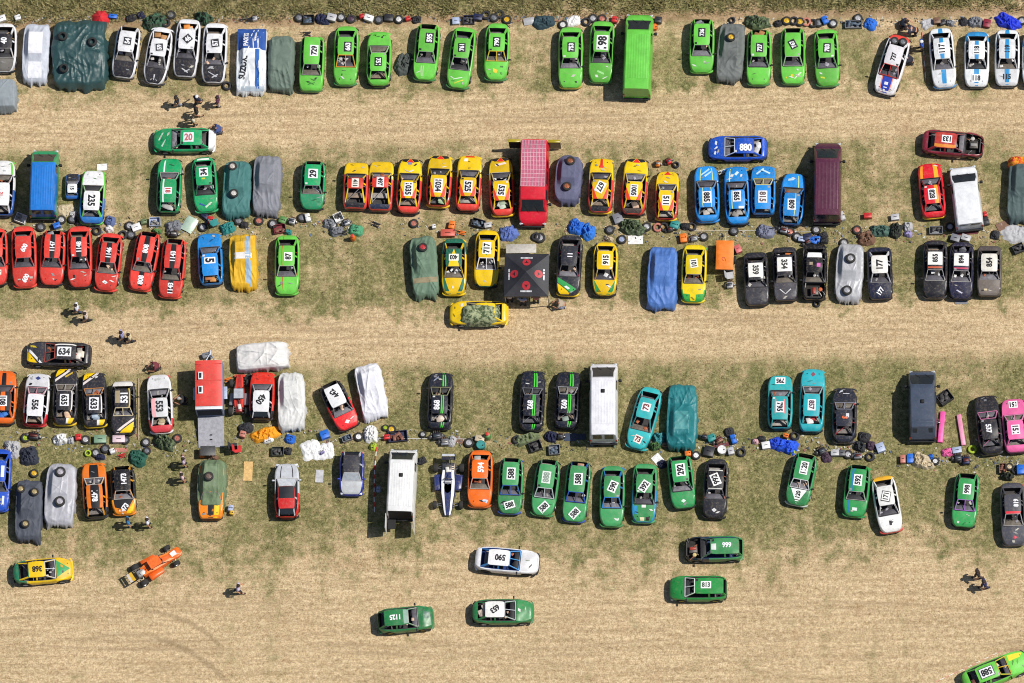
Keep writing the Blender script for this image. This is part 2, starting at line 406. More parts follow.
    if glass or rglass:
        q = MB(); a, c = (xrb + .04, ya(xrb) - .06, zb + .03), (xrt - .01, wr * .86, H - .07)
        q.grid([[(c[0], y * c[1], c[2] + .015), (a[0], y * a[1], a[2] + .015)] for y in np.linspace(-1, 1, 7)]); q.build('rear_window', GLASS, root)
    # --- bumpers
    for sg, cc, nm in ((1, bump, 'front_bumper'), (-1, rbump, 'rear_bumper')):
        q = MB(); rows = []
        for f in np.linspace(-1, 1, 15):
            y = f * W / 2 * .93; t = abs(f)
            x = L / 2 * (1 - (t ** 6) * .075) + .015
            z0, z1 = .26, .50
            rows.append([(sg * (x - .10), y, z1 + .015), (sg * x, y, z1), (sg * (x + .02), y, (z0 + z1) / 2), (sg * (x - .02), y, z0)])
        q.grid(rows, flip=sg < 0); q.build(nm, P_(cc) if cc else (DARK if rnd.random() < .55 else P_(body)), root)
    if lights:
        for sg in (1, -1):
            q = MB(); q.box((L / 2 - .10, sg * W * .33, znose - .10), (.14, .34, .13), rz=-sg * .25, bev=.03); q.build('headlight', plain('#d8dde2', .15), root)
            q = MB(); q.box((-L / 2 + .09, sg * W * .36, zb - .18), (.12, .24, .15), rz=sg * .25, bev=.03); q.build('tail_light', plain('#8a1414', .2), root)
    if mirror:
        for sg in (1, -1):
            if lights or rnd.random() < .4:
                q = MB(); q.box((xfb - .14, sg * (W / 2 + .05), zh + .06), (.10, .17, .12), bev=.02); q.bar((xfb - .14, sg * (W / 2 - .08), zh), (xfb - .14, sg * (W / 2 + .03), zh + .05), .015); q.build('mirror', P_(body) if lights else DARK, root)
    for sg in (1, -1):
        rm = plain(rnd.choice(['#b9b9bd', '#d8d8da', '#4a4a4e', '#c9b14a', '#77777a']), .45, .3)
        add_wheel(root, (xwf, sg * (W / 2 - .13), .30), sg, rim=rm, rz=rnd.uniform(-.12, .12)); add_wheel(root, (xwr, sg * (W / 2 - .13), .30), sg, rim=rm)
    if spoiler:
        q = MB(); q.box((-L / 2 + .14, 0, zb + .22), (.24, W * .78, .03), ry=-.15); q.box((-L / 2 + .14, W * .34, zb + .1), (.1, .03, .24)); q.box((-L / 2 + .14, -W * .34, zb + .1), (.1, .03, .24)); q.build('spoiler', P_(spoiler), root)
    # --- decals
    SURF = {'roof': (lambda u: xrt + (u + 1) / 2 * (xft - xrt), wrx, roofz), 'bonnet': (lambda u: xfb + (u + 1) / 2 * (xn - xfb), w86, topz), 'boot': (lambda u: xtail + (u + 1) / 2 * (xrb - xtail), w86, topz)}
    lay = {}
    def patch(sf, uv, col, nm='stripe', dz=None, n=7):
        fx, fw, fz = SURF[sf]
        if dz is None: lay[sf] = lay.get(sf, .004) + .004; dz = lay[sf]
        q = MB(); a, b_, c, d = uv; rows = []
        for i in range(n):
            row = []
            for j in range(n):
                s_, t_ = i / (n - 1), j / (n - 1)
                u = (a[0] * (1 - s_) + b_[0] * s_) * (1 - t_) + (d[0] * (1 - s_) + c[0] * s_) * t_
                v = (a[1] * (1 - s_) + b_[1] * s_) * (1 - t_) + (d[1] * (1 - s_) + c[1] * s_) * t_
                x = fx(u); y = v * flipv * fw(x); row.append((x, y, fz(x, y) + dz))
            rows.append(row)
        q.grid(rows)
        return q.build(nm, ink(col), root)
    def local_sheet(sf, cx, cy, wx, wy, rot, col, nm, dz):
        fx, fw, fz = SURF[sf]; q = MB(); rows = []; ca, sa = math.cos(rot), math.sin(rot)
        for i in range(6):
            row = []
            for j in range(6):
                a, b_ = (i / 5 - .5) * wx, (j / 5 - .5) * wy
                x, y = cx + a * ca - b_ * sa, cy + a * sa + b_ * ca
                row.append((x, y, fz(x, y) + dz))
            rows.append(row)
        q.grid(rows); return q.build(nm, ink(col), root)
    def number(sf, spec):
        t, tc, pc, size = spec[:4]; ro, du, dv = (list(spec[4:]) + [0, 0, 0])[:3]
        border = spec[7] if len(spec) > 7 else None
        fx, fw, fz = SURF[sf]; cx = fx(du); cy = dv * flipv * fw(cx)
        rot = math.pi + R(ro)
        V, F = text_geo(t); wx = (V[:, 0].max() - V[:, 0].min()) * size; dz = lay.get(sf, .004) + .006
        if border: local_sheet(sf, cx, cy, wx + .26, size + .24, rot, border, 'panel_border', dz); dz += .006
        par = root
        if pc: pn = local_sheet(sf, cx, cy, wx + .14, size + .15, rot, pc, 'number_panel', dz); dz += .008; par = pn
        ca, sa = math.cos(rot), math.sin(rot); q = MB()
        for a, b_ in V * size:
            x, y = cx + a * ca - b_ * sa, cy + a * sa + b_ * ca; q.vert((x, y, fz(x, y) + dz))
        for f in F: q.face(f)
        q.build('race_number' if any(ch.isdigit() for ch in t) else 'lettering', ink(tc), par)
        lay[sf] = dz
    for d in dec:
        if len(d) == 6: sf, u0, u1, v0, v1, col = d; patch(sf, [(u0, v0), (u1, v0), (u1, v1), (u0, v1)], col)
        elif len(d) == 3: patch(d[0], d[1], d[2])
        else: pass
    if not lights:
        if rnd.random() < .65: patch('bonnet', [(-1, -.9), (-.94, -.9), (-.94, .9), (-1, .9)], '#1c1c20', 'cowl_gap_line')  # dark strip drawn for the gap between bonnet and windscreen
        if not engine and rnd.random() < .6:
            for sg in (1, -1): patch('bonnet', [(u, sg * .62 + v) for u, v in ((.42, -.05), (.52, -.05), (.52, .05), (.42, .05))], '#1c1c1e', 'bonnet_pin')
        for _ in range(rnd.randint(1, 3)):
            u, v, a_, b_ = rnd.uniform(-.7, .8), rnd.uniform(-.75, .75), rnd.uniform(.06, .16), rnd.uniform(.08, .16); t_ = rnd.uniform(-.2, .2)
            if engine or (bnum and abs(v) < .5): continue
            patch('bonnet', [(u - a_, v - b_ - t_), (u + a_, v - b_ + t_), (u + a_, v + b_ + t_), (u - a_, v + b_ - t_)], rnd.choice(['#d8d8d4', '#26262a', '#8a8a8c', shade(body, .6), shade(body, .75), '#b8b4a8']), 'sticker', n=4)
        if rnd.random() < .6 and not (roof and roof[1] == 'f' and roof[3] in 'ef'):
            v = rnd.choice((-.75, .75)); patch('roof', [(.75, v - .15), (.92, v - .15), (.92, v + .15), (.75, v + .15)], rnd.choice(['#d8d8d4', '#2a2a2e', '#9a9a9c']), 'sticker', n=4)
    if num: number('roof', num)
    if bnum:
        for nb in (bnum if isinstance(bnum, list) else [bnum]): number('bonnet', nb)
    if rload:
        for i, cc in enumerate(rload):
            q = MB(); q.box((xrb + .2 + .12 * i, rnd.uniform(-.3, .3), zb - .10 + .03 * i), (.32, .42, .14), rnd.uniform(-.5, .5), bev=.04); q.build('rear_trim', plain(cc, .7), root)
    c = Car(); c.root = root; c.th = th; c.C = C0; c.L = L; c.W = W; c.roofz = roofz; c.H = H; return c

# ---------------------------------------------------------------- covers over cars
def cover(label, rear, front, W=1.78, col='#8d9296', tyres=(), seed=0, amp=.035, wob=.04, name='covered_car', cat='covered car', rough=.75, prof=None, cam_=None, skirt=1.0, dec=(), z1=1.36, cabw=.50, tent=.34, sq=6.0, group='cars under covers in the field', nosecol=None):
    A, B, th = heading(rear, front); C0 = (A + B) / 2; L = (B - A).length
    root = thing(name, label, cat, (C0.x, C0.y, 0), th, group)
    rnd = random.Random(label); sd = rnd.uniform(0, 99)
    pr = prof or [(-1.01, .70), (-.90, .90), (-.84, .95), (-.60, z1), (-.25, z1 + .03), (.04, z1), (.34, .97), (.6, .92), (.88, .80), (1.01, .58)]
    px_, pz_ = [p[0] for p in pr], [p[1] for p in pr]
    def h(u, v):
        z = (np.interp(u - .025, px_, pz_) + np.interp(u, px_, pz_) + np.interp(u + .025, px_, pz_)) / 3
        if z > .9:
            t = min(1, max(0, (abs(v) - cabw) / tent)); t = .5 * t + .5 * t * t * (3 - 2 * t); z = .9 + (z - .9) * (1 - t)
        z -= .05 * abs(v) ** 3
        return float(z)
    fd = rnd.uniform(-.5, .5)
    def wr(x, y):
        u, v = x / (L / 2), y / (W / 2)
        a = mnoise.noise((x * 1.3 + sd + y * fd, y * 2.2, sd)); b = mnoise.noise((x * 2.6 + y, y * 2.6 - x * .6 + sd, 3.1)); c = mnoise.noise((x * 5 + sd, y * 5, 7)); f = mnoise.noise((x * .9 + sd, y * 3.1 + x * fd * 2, 5))
        hood = min(1, max(0, (u - .12) / .25)) + min(1, max(0, (-u - .5) / .2)) + .6 * max(0, abs(v) - .55)
        cr = 0
        for k in range(4):
            t = sd * 7 + k * .9; ca_, sa_ = math.cos(t), math.sin(t); p, q_ = x * ca_ - y * sa_, x * sa_ + y * ca_
            n = mnoise.noise((p * .35 + sd + k * 9, q_ * 1.7, k * 3.3)); mk = max(0, mnoise.noise((x * .8 + k * 5, y * .8 + sd, 11)) + .18)
            cr += (1 - min(1, abs(n) * 2.2)) ** 5 * mk * 2.4
        return amp * (.30 * b + .18 * c + cr) + amp * .9 * hood * (.4 - abs(f) * 2.2 + .4 * (.4 - abs(b)))
    N, q = 180, MB(); rows = []
    rr = list(np.linspace(.02, .97, 40))
    for k, r_ in enumerate(rr + [1.0, 1.015, 1.04, 1.08]):
        row = []
        for i in range(N):
            t = 2 * math.pi * i / N; c, s_ = math.cos(t), math.sin(t)
            rad = (abs(c) ** sq + abs(s_) ** sq) ** (-1 / sq)
            u, v = rad * c * min(1, r_), rad * s_ * min(1, r_)
            wav = mnoise.noise((c * 5 + sd, s_ * 5, 1.3)) + .5 * mnoise.noise((c * 13 + sd, s_ * 13, 4))
            lo_ = 1 + wob * mnoise.noise((c * 1.7 + sd, s_ * 1.7, 8)) + .012 * wav
            x, y = u * L / 2 * (lo_ if r_ > .5 else 1), v * W / 2 * (1 - .05 * u * u) * (lo_ if r_ > .5 else 1)
            z = h(u, v)
            if k >= len(rr):
                j = k - len(rr); fl = (1 + (.025 + (.03 + .35 * wob) * wav * j) * (j > 0)); x *= fl; y *= fl + (.03 * wav if j > 1 else 0)
                z = (z - .06, z * .66, z * .36, .05 + (.5 * z if skirt < 1 else 0) + .05 * abs(wav))[j]
                if skirt < 1: z = max(z, .38)
            else: z += wr(x, y) * (1 if r_ < .9 else .6)
            row.append((x, y, z))
        rows.append(row)
    ids = q.grid(rows, close=True, flip=True); q.face(ids[0])
    cl = q.build('cover', cloth(col, rough, cam_), root, 60)
    hz = lambda x, y: h(max(-1, min(1, 2 * x / L)), max(-1, min(1, 2 * y / W))) + wr(x, y)
    deg = math.degrees(th) % 360; fv = -1 if 45 < deg < 225 else 1
    for d in dec:     # printed bands, and lit flat tops painted into the cloth colour
        u0, u1, v0, v1, c_ = d; q = MB()
        q.grid([[(u * L / 2, v * fv * W / 2, hz(u * L / 2, v * fv * W / 2) + .012) for v in np.linspace(v0, v1, 14)] for u in np.linspace(u0, u1, 40)], flip=fv < 0)
        q.build('printed_or_lit_patch', cloth(c_, rough), root, 60)
    c = Car(); c.root = root; c.hz = hz; c.C = C0; c.th = th; c.L = L; c.W = W; c.fv = fv
    def on(px, py, zg=1.36):
        for _ in range(3):
            p = at(px, py, zg); d = Vector((p.x - C0.x, p.y - C0.y)); ca, sa = math.cos(-th), math.sin(-th)
            lx, ly = d.x * ca - d.y * sa, d.x * sa + d.y * ca; zg = hz(lx, ly)
        return Vector((p.x, p.y, zg + .05))
    c.on = on
    return c
def cover_text(c, t, u, v, size, rot, col):
    V, F = text_geo(t); q = MB(); a0 = R(rot); ca, sa = math.cos(a0), math.sin(a0)
    for a, b in V * size:
        x = u * c.L / 2 + a * ca - b * sa; y = v * c.fv * c.W / 2 + a * sa + b * ca; q.vert((x, y, c.hz(x, y) + .04))
    for f in F: q.face(f)
    q.build('lettering', ink(col), c.root)

# ---------------------------------------------------------------- vans
def van(label, rear, front, W=1.85, H=2.2, body='#e8e8ea', roof=None, bon=None, ribs=7, nose=.11, ws=.275, hood=1.10, group='vans parked in the field', cat='van', name='van', rear_open=False, roofglass=None, vent=None, rack=None, upper=None, roof_rear=0.985, rwin=True, slope=.06, blinds=None):
    A, B, th = heading(rear, front)
    C0 = (A + B) / 2; L = (B - A).length
    root = thing(name, label, cat, (C0.x, C0.y, 0), th, group)
    X = lambda f: L / 2 - f * L       # fraction from the front
    # (x, top, half width)
    st = [(X(.003), .56, .52), (X(.010), .74, .70), (X(.026), .88, .83), (X(min(.055, nose * .55)), .96, .925), (X(nose * .75), hood - .05, .985), (X(nose), hood, .99), (X(ws), H - .06, 1.0), (X(ws + .05), H - .02, 1.0), (X(.4), H, 1.0), (X(.6), H, 1.0), (X(.8), H, 1.0), (X(.955), H - .02, 1.0), (X(.985), H - .06, .985), (X(1 - .002 - 0), .9, .96)]
    if slope > .1: st[-3] = (X(1 - slope * 1.6), H - .02, 1.0); st[-2] = (X(1 - slope), H - .07, .985)
    xwf, xwr = X(.15), X(.80)
    def zb(x):
        z = .27
        for xw in (xwf, xwr):
            d = abs(x - xw)
            if d < .41: z = max(z, .30 + math.sqrt(.41 ** 2 - d * d))
        return z
    xsall = sorted(set([s[0] for s in st] + [xw + d for xw in (xwf, xwr) for d in (-.42, -.40, -.25, 0, .25, .40, .42)]))
    sx = [s[0] for s in st][::-1]; sz = [s[1] for s in st][::-1]; sw = [s[2] for s in st][::-1]
    zt = lambda x: float(np.interp(x, sx, sz)); wd = lambda x: float(np.interp(x, sx, sw)) * W / 2
    KZ = [(0, .97), (.12, 1.0), (.40, 1.0), (.55, .985), (.90, .90), (.97, .86), (1.0, .78)]
    def sec(x, sg):
        z0, z1 = zb(x), zt(x); tum = 1 if z1 > 1.5 else .4
        return [(x, sg * wd(x) * (1 - (1 - k) * tum), z0 + (z1 - z0) * f) for f, k in KZ]
    topw = lambda x: wd(x) * (1 - .22 * (1 if zt(x) > 1.5 else .4))
    b = MB(); ss = []
    for sg in (1, -1): ss.append(b.grid([sec(x, sg) for x in xsall], flip=sg > 0))
    b.grid([[(x, y * topw(x), zt(x) + .03 * (1 - y * y)) for y in np.linspace(-1, 1, 7)] for x in xsall])
    for k, fl in ((0, False), (-1, True)):
        f = ss[0][k] + ss[1][k][::-1]; b.face(f if fl else f[::-1])
    bm = paint(body, .3, .2)
    if upper: b.m = [1 if sum(b.v[i][2] for i in f) / len(f) > .68 * H and sum(b.v[i][0] for i in f) / len(f) < X(ws + .01) else 0 for f in b.f]
    b.build('body', [bm, paint(upper, .3, .2)] if upper else bm, root, 35)
    x0, x1 = X(ws + .045), X(1 - slope * 1.3 - .02)
    nr = 61; q = MB()
    rib = lambda y: .005 * (math.sin(y * math.pi * ribs) > .55) if ribs else 0
    q.grid([[(x, y * .80 * W / 2, zt(x) + .03 * (1 - (y * .98) ** 2) + .006 + rib(y)) for y in np.linspace(-1, 1, nr)] for x in np.linspace(x0, x1, 9)]); q.build('roof', paint(roof or body, .35, .16), root, 30)
    if bon: 
        q = MB(); q.grid([[(x, y * topw(x) * .98, zt(x) + .03 * (1 - y * y) + .008) for y in np.linspace(-1, 1, 7)] for x in np.linspace(X(nose), X(.06), 5)]); q.build('bonnet', paint(bon, .3, .2), root)
    # glass
    def inter(f0, f1): return [X(nose + (ws - nose) * f) for f in (f0, f1)]
    q = MB(); xa, xb = inter(.06, .90)
    q.grid([[(x, y * topw(x) * .93, zt(x) + .03 * (1 - y * y) + .02) for y in np.linspace(-1, 1, 9)] for x in np.linspace(xb, xa, 3)]); o = q.build('windscreen', GLASS, root)
    q = MB()
    for yy in (-.3, .35): q.bar((xa + .05, yy + .1, zt(xa) + .06), (xa - .25, yy - .22, zt(xa - .25) + .06), .012)
    q.build('wiper', DARK, root)
    if blinds:
        q = MB(); xc = X(nose + (ws - nose) * .45)
        q.grid([[(x, y * topw(x) * .85, zt(x) + .03 * (1 - y * y) + .028) for y in np.linspace(-1, 1, 9)] for x in np.linspace(xb, xc, 3)]); q.build('sun_blind', plain(blinds, .5, .2), root)
    for sg in (1, -1):
        for (fa, fb_) in ((ws + .01, ws + .13),) + (((.45, .62), (.65, .88)) if roofglass else ()):
            q = MB(); rows = []
            for x in np.linspace(X(fb_), X(fa), 4):
                z0, z1 = zb(x), zt(x); row = []
                for f in (.57, .72, .88):
                    k = float(np.interp(f, [a for a, _ in KZ], [c for _, c in KZ])); row.append((x, sg * (wd(x) * k + .008), .27 + (z1 - .27) * f))
                rows.append(row)
            q.grid(rows, flip=sg > 0); q.build('side_window', GLASS, root)
        q = MB(); xm = X(ws - .02); q.box((xm, sg * (W / 2 + .16), 1.25), (.14, .20, .28), bev=.03); q.bar((xm, sg * (W / 2 - .04), 1.2), (xm, sg * (W / 2 + .1), 1.25), .03); q.build('mirror', DARK, root)
        q = MB(); q.box((X(.022), sg * W * .37, .72), (.12, .34, .22), rz=-sg * .3, bev=.04); q.build('headlight', plain('#d0d6dc', .12), root)
        q = MB(); q.box((X(1) + .01, sg * W * .455, 1.0), (.05, .11, .42)); q.build('tail_light', plain('#8a1414', .2), root)
        add_wheel(root, (xwf, sg * (W / 2 - .15), .33), sg, .33, .22); add_wheel(root, (xwr, sg * (W / 2 - .15), .33), sg, .33, .22)
    # rear face: two doors with windows
    xr = X(1.0)
    za, zb_ = .9, H - .09
    xR = lambda z: float(np.interp(z, [.9, st[-2][1], H], [st[-1][0], st[-2][0], st[-2][0] + .05]))
    if rear_open:
        q = MB(); q.grid([[(xR(z) - .014, y * W * .40, z) for y in (-1, 1)] for z in (zb_ - .02, 1.2, .6)], flip=False); q.build('load_opening_shade', plain('#1a1416', .9), root)  # dark sheet on the closed rear stands in for the shaded load space
        for sg in (1, -1):
            q = MB(); q.box((xr - .52, sg * W * .485, 1.2), (1.0, .035, 1.6), bev=.012); d = q.build('rear_door', bm, root)
            q = MB(); q.box((xr - .52, sg * (W * .485 + .022), 1.55), (.7, .012, .5)); q.build('rear_window', GLASS, d)
            q = MB(); q.box((xr - .25, sg * (W * .30), .62), (.9, .5, .05)); q.build('load_floor', DARK, root) if sg > 0 else None
    elif rwin:
        for sg in (1, -1):
            q = MB(); q.grid([[(xR(z) - .012, sg * y * W, z) for y in (.05, .36)] for z in np.linspace(zb_ - .10, 1.42, 4)], flip=sg < 0); q.build('rear_window', GLASS, root)
    q = MB(); q.box((xr - .03, 0, .48), (.14, W * .94, .16), bev=.03); q.build('rear_bumper', DARK, root)
    q = MB(); q.box((X(0) - .01, 0, .42), (.14, W * .80, .2), bev=.04); q.build('front_bumper', DARK, root)
    if roofglass:
        q = MB(); xa, xb = X(.40 if ws > .2 else .3), X(.97); 
        q.grid([[(x, y * .82 * W / 2, zt(x) + .05) for y in (-1, -.5, 0, .5, 1)] for x in np.linspace(xb, xa, 5)]); pn = q.build('roof_panel', plain(roofglass[0], .25), root)
        q = MB()
        for i in range(12): x = xb + (xa - xb) * i / 11; q.box((x, 0, zt(x) + .062), (.022, .82 * W, .02))
        for j in range(9): y = (j / 8 - .5) * .82 * W; q.box(((xa + xb) / 2, y, H + .064), (xa - xb, .022, .02))
        q.build('roof_grid', plain(roofglass[1], .5), root)
    if rack:
        q = MB()
        for sg in (1, -1): q.box(((x0 + x1) / 2, sg * W * .36, H + .06), (x1 - x0 if x1 > x0 else x0 - x1, .04, .05))
        for i in range(3): x = x1 + (x0 - x1) * (.15 + .35 * i); q.box((x, 0, H + .07), (.05, W * .74, .03))
        q.build('roof_rack', plain(rack, .5, .3), root)
    if vent:
        q = MB(); q.box((X(vent), 0, H + .08), (.26, .26, .12), bev=.04, taper=.85); q.build('roof_vent', DARK, root)
    return root

# ---------------------------------------------------------------- single seaters and buggies
def buggy(label, rear, front, W=1.9, col='#23306a', trim='#e8e8ea', pods=None, wing=None, podw=.42, nosew=.34, canopy=None, engc='#77736e', name='single_seater', plate=None, num=None, hood=None, fwing=True, fat=1.0, deck=None):
    A, B, th = heading(rear, front); C0 = (A + B) / 2; L = (B - A).length
    root = thing(name, label, 'buggy', (C0.x, C0.y, 0), th)
    X = lambda f: (f - .5) * L
    P_ = paint; pods = pods or col
    # tub: stations rear -> front  (x, half width, zlow, ztop)
    st = [(X(.22), .30, .18, .62), (X(.34), .34, .16, .80), (X(.44), .36, .15, .72), (X(.62), .34, .15, .66), (X(.74), .28, .17, .56), (X(.90), nosew * .62, .20, .42), (X(.985), nosew * .42, .22, .32)]
    st = [(x, w_ * fat, z0, z1) for x, w_, z0, z1 in st]
    b = MB(); rows = []
    for x, w_, z0, z1 in st: rows.append([(x, w_, z0), (x, w_ * 1.02, (z0 + z1) / 2), (x, w_ * .8, z1), (x, 0, z1 + .03), (x, -w_ * .8, z1), (x, -w_ * 1.02, (z0 + z1) / 2), (x, -w_, z0)])
    ids = b.grid(rows, flip=True); b.face(ids[0]); b.face(ids[-1][::-1]); b.build('chassis', P_(col), root)
    for sg in (1, -1):
        q = MB(); q.grid([[(x, sg * w_ * .50, z1 + .022 + .008), (x, sg * w_ * .90, z1 + .004)] for x, w_, z0, z1 in st], flip=sg > 0); q.build('stripe', ink(trim), root)
        q = MB(); pw = podw
        q.box((X(.42), sg * (.30 * fat + pw / 2), .34), (L * .27, pw, .34), rz=-sg * .06, bev=.06); q.build('side_pod', P_(pods), root)
        q = MB(); xf, xr_ = X(.80), X(.16); yw = W / 2 - .13
        for dx in (-.14, .14):
            q.bar((xf + dx, sg * .2, .34), (xf, sg * yw, .30), .022); q.bar((xr_ + dx, sg * .22, .36), (xr_, sg * yw, .32), .025)
        q.build('suspension_arms', STEEL, root)
        add_wheel(root, (xf, sg * yw, .27), sg, .27, .24); add_wheel(root, (xr_, sg * yw, .30), sg, .30, .32)
    q = MB(); q.lathe([(.02, 0), (.24, 0)], (X(.52), 0, .735), 18); q.v = [((v[0] - X(.52)) * 1.7 + X(.52), v[1], v[2]) for v in q.v]; q.build('cockpit', DARK, root)
    q = MB(); q.box((X(.45), 0, .74), (.12, .40, .44), ry=-.25, bev=.04); q.build('seat', plain('#c8c8cc', .5), root)
    q = MB(); q.tube([(X(.40), .30, .5), (X(.40), .26, 1.0), (X(.40), 0, 1.12), (X(.40), -.26, 1.0), (X(.40), -.30, .5)], .03); q.bar((X(.40), 0, 1.1), (X(.24), 0, .6), .025)
    if canopy:
        for sg in (1, -1): q.tube([(X(.40), sg * .26, 1.0), (X(.60), sg * .3, 1.0), (X(.70), sg * .3, .6)], .025)
        q.bar((X(.6), .3, 1.0), (X(.6), -.3, 1.0), .025)
    q.build('roll_hoop', plain('#3a3a3e', .5), root)
    if canopy: q = MB(); q.box((X(.48), 0, 1.06 + .09), (L * .22, .62, .03)); q.build('roof_panel', plain(canopy, .5), root)
    e = bpy.data.objects.new('engine', None); COL.objects.link(e); e.parent = root
    q = MB(); q.box((X(.20), 0, .48), (.55, .44, .42), bev=.05); q.build('engine_block', plain(engc, .4, .5, var=.5), e)
    q = MB()
    for i in range(4): q.tube([(X(.25) - .12 * i, .2, .62), (X(.25) - .12 * i, .36, .56), (X(.08), .42, .5)], .025)
    q.build('exhaust_pipes', plain('#a89c8c', .4, .6), e)
    q = MB(); q.box((X(.22), -.05, .74), (.36, .22, .12), .2, bev=.04); q.build('airbox', plain('#d8d4cc', .5), e)
    if wing:
        q = MB(); wt = W * .44
        q.box((X(.03), 0, .86), (.22, wt, .03), ry=-.12); w_ = q.build('rear_wing', P_(wing[0]), root)
        q = MB(); q.box((X(.03) - .2, 0, .90), (.16, wt, .025), ry=-.3); q.build('wing_flap', P_(wing[1]), w_)
        q = MB()
        for sg in (1, -1): q.box((X(.03) - .08, sg * wt / 2, .82), (.45, .02, .26)); q.bar((X(.06), sg * .15, .86), (X(.14), sg * .12, .5), .02)
        q.build('end_plates', DARK, w_)
    if hood:
        q = MB(); q.box((X(.84), 0, .50), (L * .24, .60, .16), bev=.06, taper=.8); q.build('nose_cover', P_(hood), root)
        q = MB(); q.box((X(.84), 0, .59), (L * .10, .30, .012), rz=.1); q.build('number_panel', ink('#eceff2'), root)
    if fwing: q = MB(); q.box((X(.975), 0, .22), (.16, W * .52, .03), ry=.08); q.build('front_wing', P_(trim), root)
    if deck: q = MB(); q.box((X(.20), 0, .40), (L * .26, 1.0, .40), bev=.1, taper=.8); q.build('engine_deck', plain(deck, .5, var=.5), root)
    return root
# ---------------------------------------------------------------- people
def skin_mesh(nodes, edges, root=0, sub=1):
    """one continuous surface grown on a skeleton; nodes = [(co, radius)]"""
    me = bpy.data.meshes.new('figure'); me.from_pydata([n[0] for n in nodes], edges, []); ob = bpy.data.objects.new('figure', me); COL.objects.link(ob)
    md = ob.modifiers.new('skin', 'SKIN')
    lay = me.skin_vertices[0].data
    for i, n in enumerate(nodes):
        r = n[1]; lay[i].radius = r if isinstance(r, tuple) else (r, r); lay[i].use_root = (i == root)
    md.use_smooth_shade = True
    sd = ob.modifiers.new('sub', 'SUBSURF'); sd.levels = sub; sd.render_levels = sub
    dg = bpy.context.evaluated_depsgraph_get(); dg.update()
    out = bpy.data.meshes.new_from_object(ob.evaluated_get(dg)); bpy.data.objects.remove(ob)
    return out
def person_meshes(pose):
    V = Vector
    if pose == 'stand': pel, ch, nk, hd, kn, an, el, wr_ = (0,0,.93), (0,.01,1.25), (0,.01,1.47), (0,.03,1.63), [(.10,.03,.50), (-.11,.02,.50)], [(.11,.0,.08), (-.12,-.03,.08)], [(.23,-.03,1.16), (-.235,-.02,1.16)], [(.23,.04,.92), (-.22,.06,.93)]
    elif pose == 'walk': pel, ch, nk, hd, kn, an, el, wr_ = (0,0,.92), (0,.03,1.24), (0,.04,1.45), (0,.07,1.61), [(.10,.13,.51), (-.10,.0,.48)], [(.10,.17,.09), (-.10,-.20,.13)], [(.24,-.06,1.15), (-.24,.05,1.15)], [(.24,.04,.92), (-.23,.20,.96)]
    elif pose == 'crouch': pel, ch, nk, hd, kn, an, el, wr_ = (0,0,.36), (0,.16,.63), (0,.30,.79), (0,.42,.90), [(.19,.38,.50), (-.19,.36,.48)], [(.15,.06,.08), (-.15,.04,.08)], [(.28,.38,.58), (-.27,.40,.58)], [(.16,.58,.45), (-.14,.60,.42)]
    else: pel, ch, nk, hd, kn, an, el, wr_ = (0,-.12,.90), (0,.16,1.10), (0,.36,1.18), (0,.52,1.16), [(.11,.02,.50), (-.11,.0,.50)], [(.12,-.02,.08), (-.12,-.04,.08)], [(.24,.42,.90), (-.24,.44,.92)], [(.18,.58,.66), (-.16,.60,.68)]
    pel, ch, nk, hd = map(V, (pel, ch, nk, hd)); kn = list(map(V, kn)); an = list(map(V, an)); el = list(map(V, el)); wr_ = list(map(V, wr_))
    up = (nk - ch).normalized()
    sh = [nk - up * .06 + V((.18 * s, 0, 0)) for s in (1, -1)]; hp = [pel + V((.09 * s, 0, -.03)) for s in (1, -1)]
    toe = [a + V((0.01, .15, -.035)) for a in an]
    mid = pel.lerp(ch, .5)
    N = [(pel, (.15, .11)), (mid, (.14, .10)), (ch, (.16, .115)), (nk, .06), (nk.lerp(hd, .45), .055), (hd, (.075, .092)), (hd + (hd - nk).normalized() * .09, .06)]
    E = [(0,1), (1,2), (2,3), (3,4), (4,5), (5,6)]
    def add(p, r, par): N.append((p, r)); E.append((par, len(N) - 1)); return len(N) - 1
    for k in (0, 1):
        a = add(sh[k], .062, 2); b = add(el[k], .045, a); c = add(wr_[k], .031, b)
        d = (wr_[k] - el[k]).normalized(); pm = add(wr_[k] + d * .06, (.022, .038), c)
        sd_ = d.cross(V((0, 0, 1))).normalized() if abs(d.z) < .95 else V((1, 0, 0))
        for j, (o_, l_) in enumerate(((-.030, .062), (-.010, .075), (.010, .070), (.029, .055))):
            f1 = add(wr_[k] + d * .085 + sd_ * o_, .010, pm); f2 = add(wr_[k] + d * (.085 + l_ * .55) + sd_ * o_ + V((0, .008, -.006)), .009, f1); add(wr_[k] + d * (.085 + l_) + sd_ * o_ + V((0, .02, -.02)), .008, f2)
        th_ = add(wr_[k] + d * .045 + sd_ * .048, .011, pm); add(wr_[k] + d * .08 + sd_ * .062, .009, th_)
        a = add(hp[k], .092, 0); b = add(kn[k], .062, a); c = add(an[k], .042, b); add(toe[k], (.045, .03), c)
    body = skin_mesh(N, E)
    S = [(mid + (pel - mid) * .45, (.18, .14)), (mid.lerp(ch, .4), (.18, .14)), (ch, (.20, .15)), (nk - up * .01, .075)]; SE = [(0,1), (1,2), (2,3)]
    for k in (0, 1):
        S.append((sh[k], .080)); SE.append((2, len(S) - 1)); S.append((sh[k].lerp(el[k], .75), .068)); SE.append((len(S) - 2, len(S) - 1))
    shirt = skin_mesh(S, SE)
    T = [(pel + (mid - pel) * .4, (.152, .115)), (pel, (.165, .125))]; TE_ = [(0, 1)]
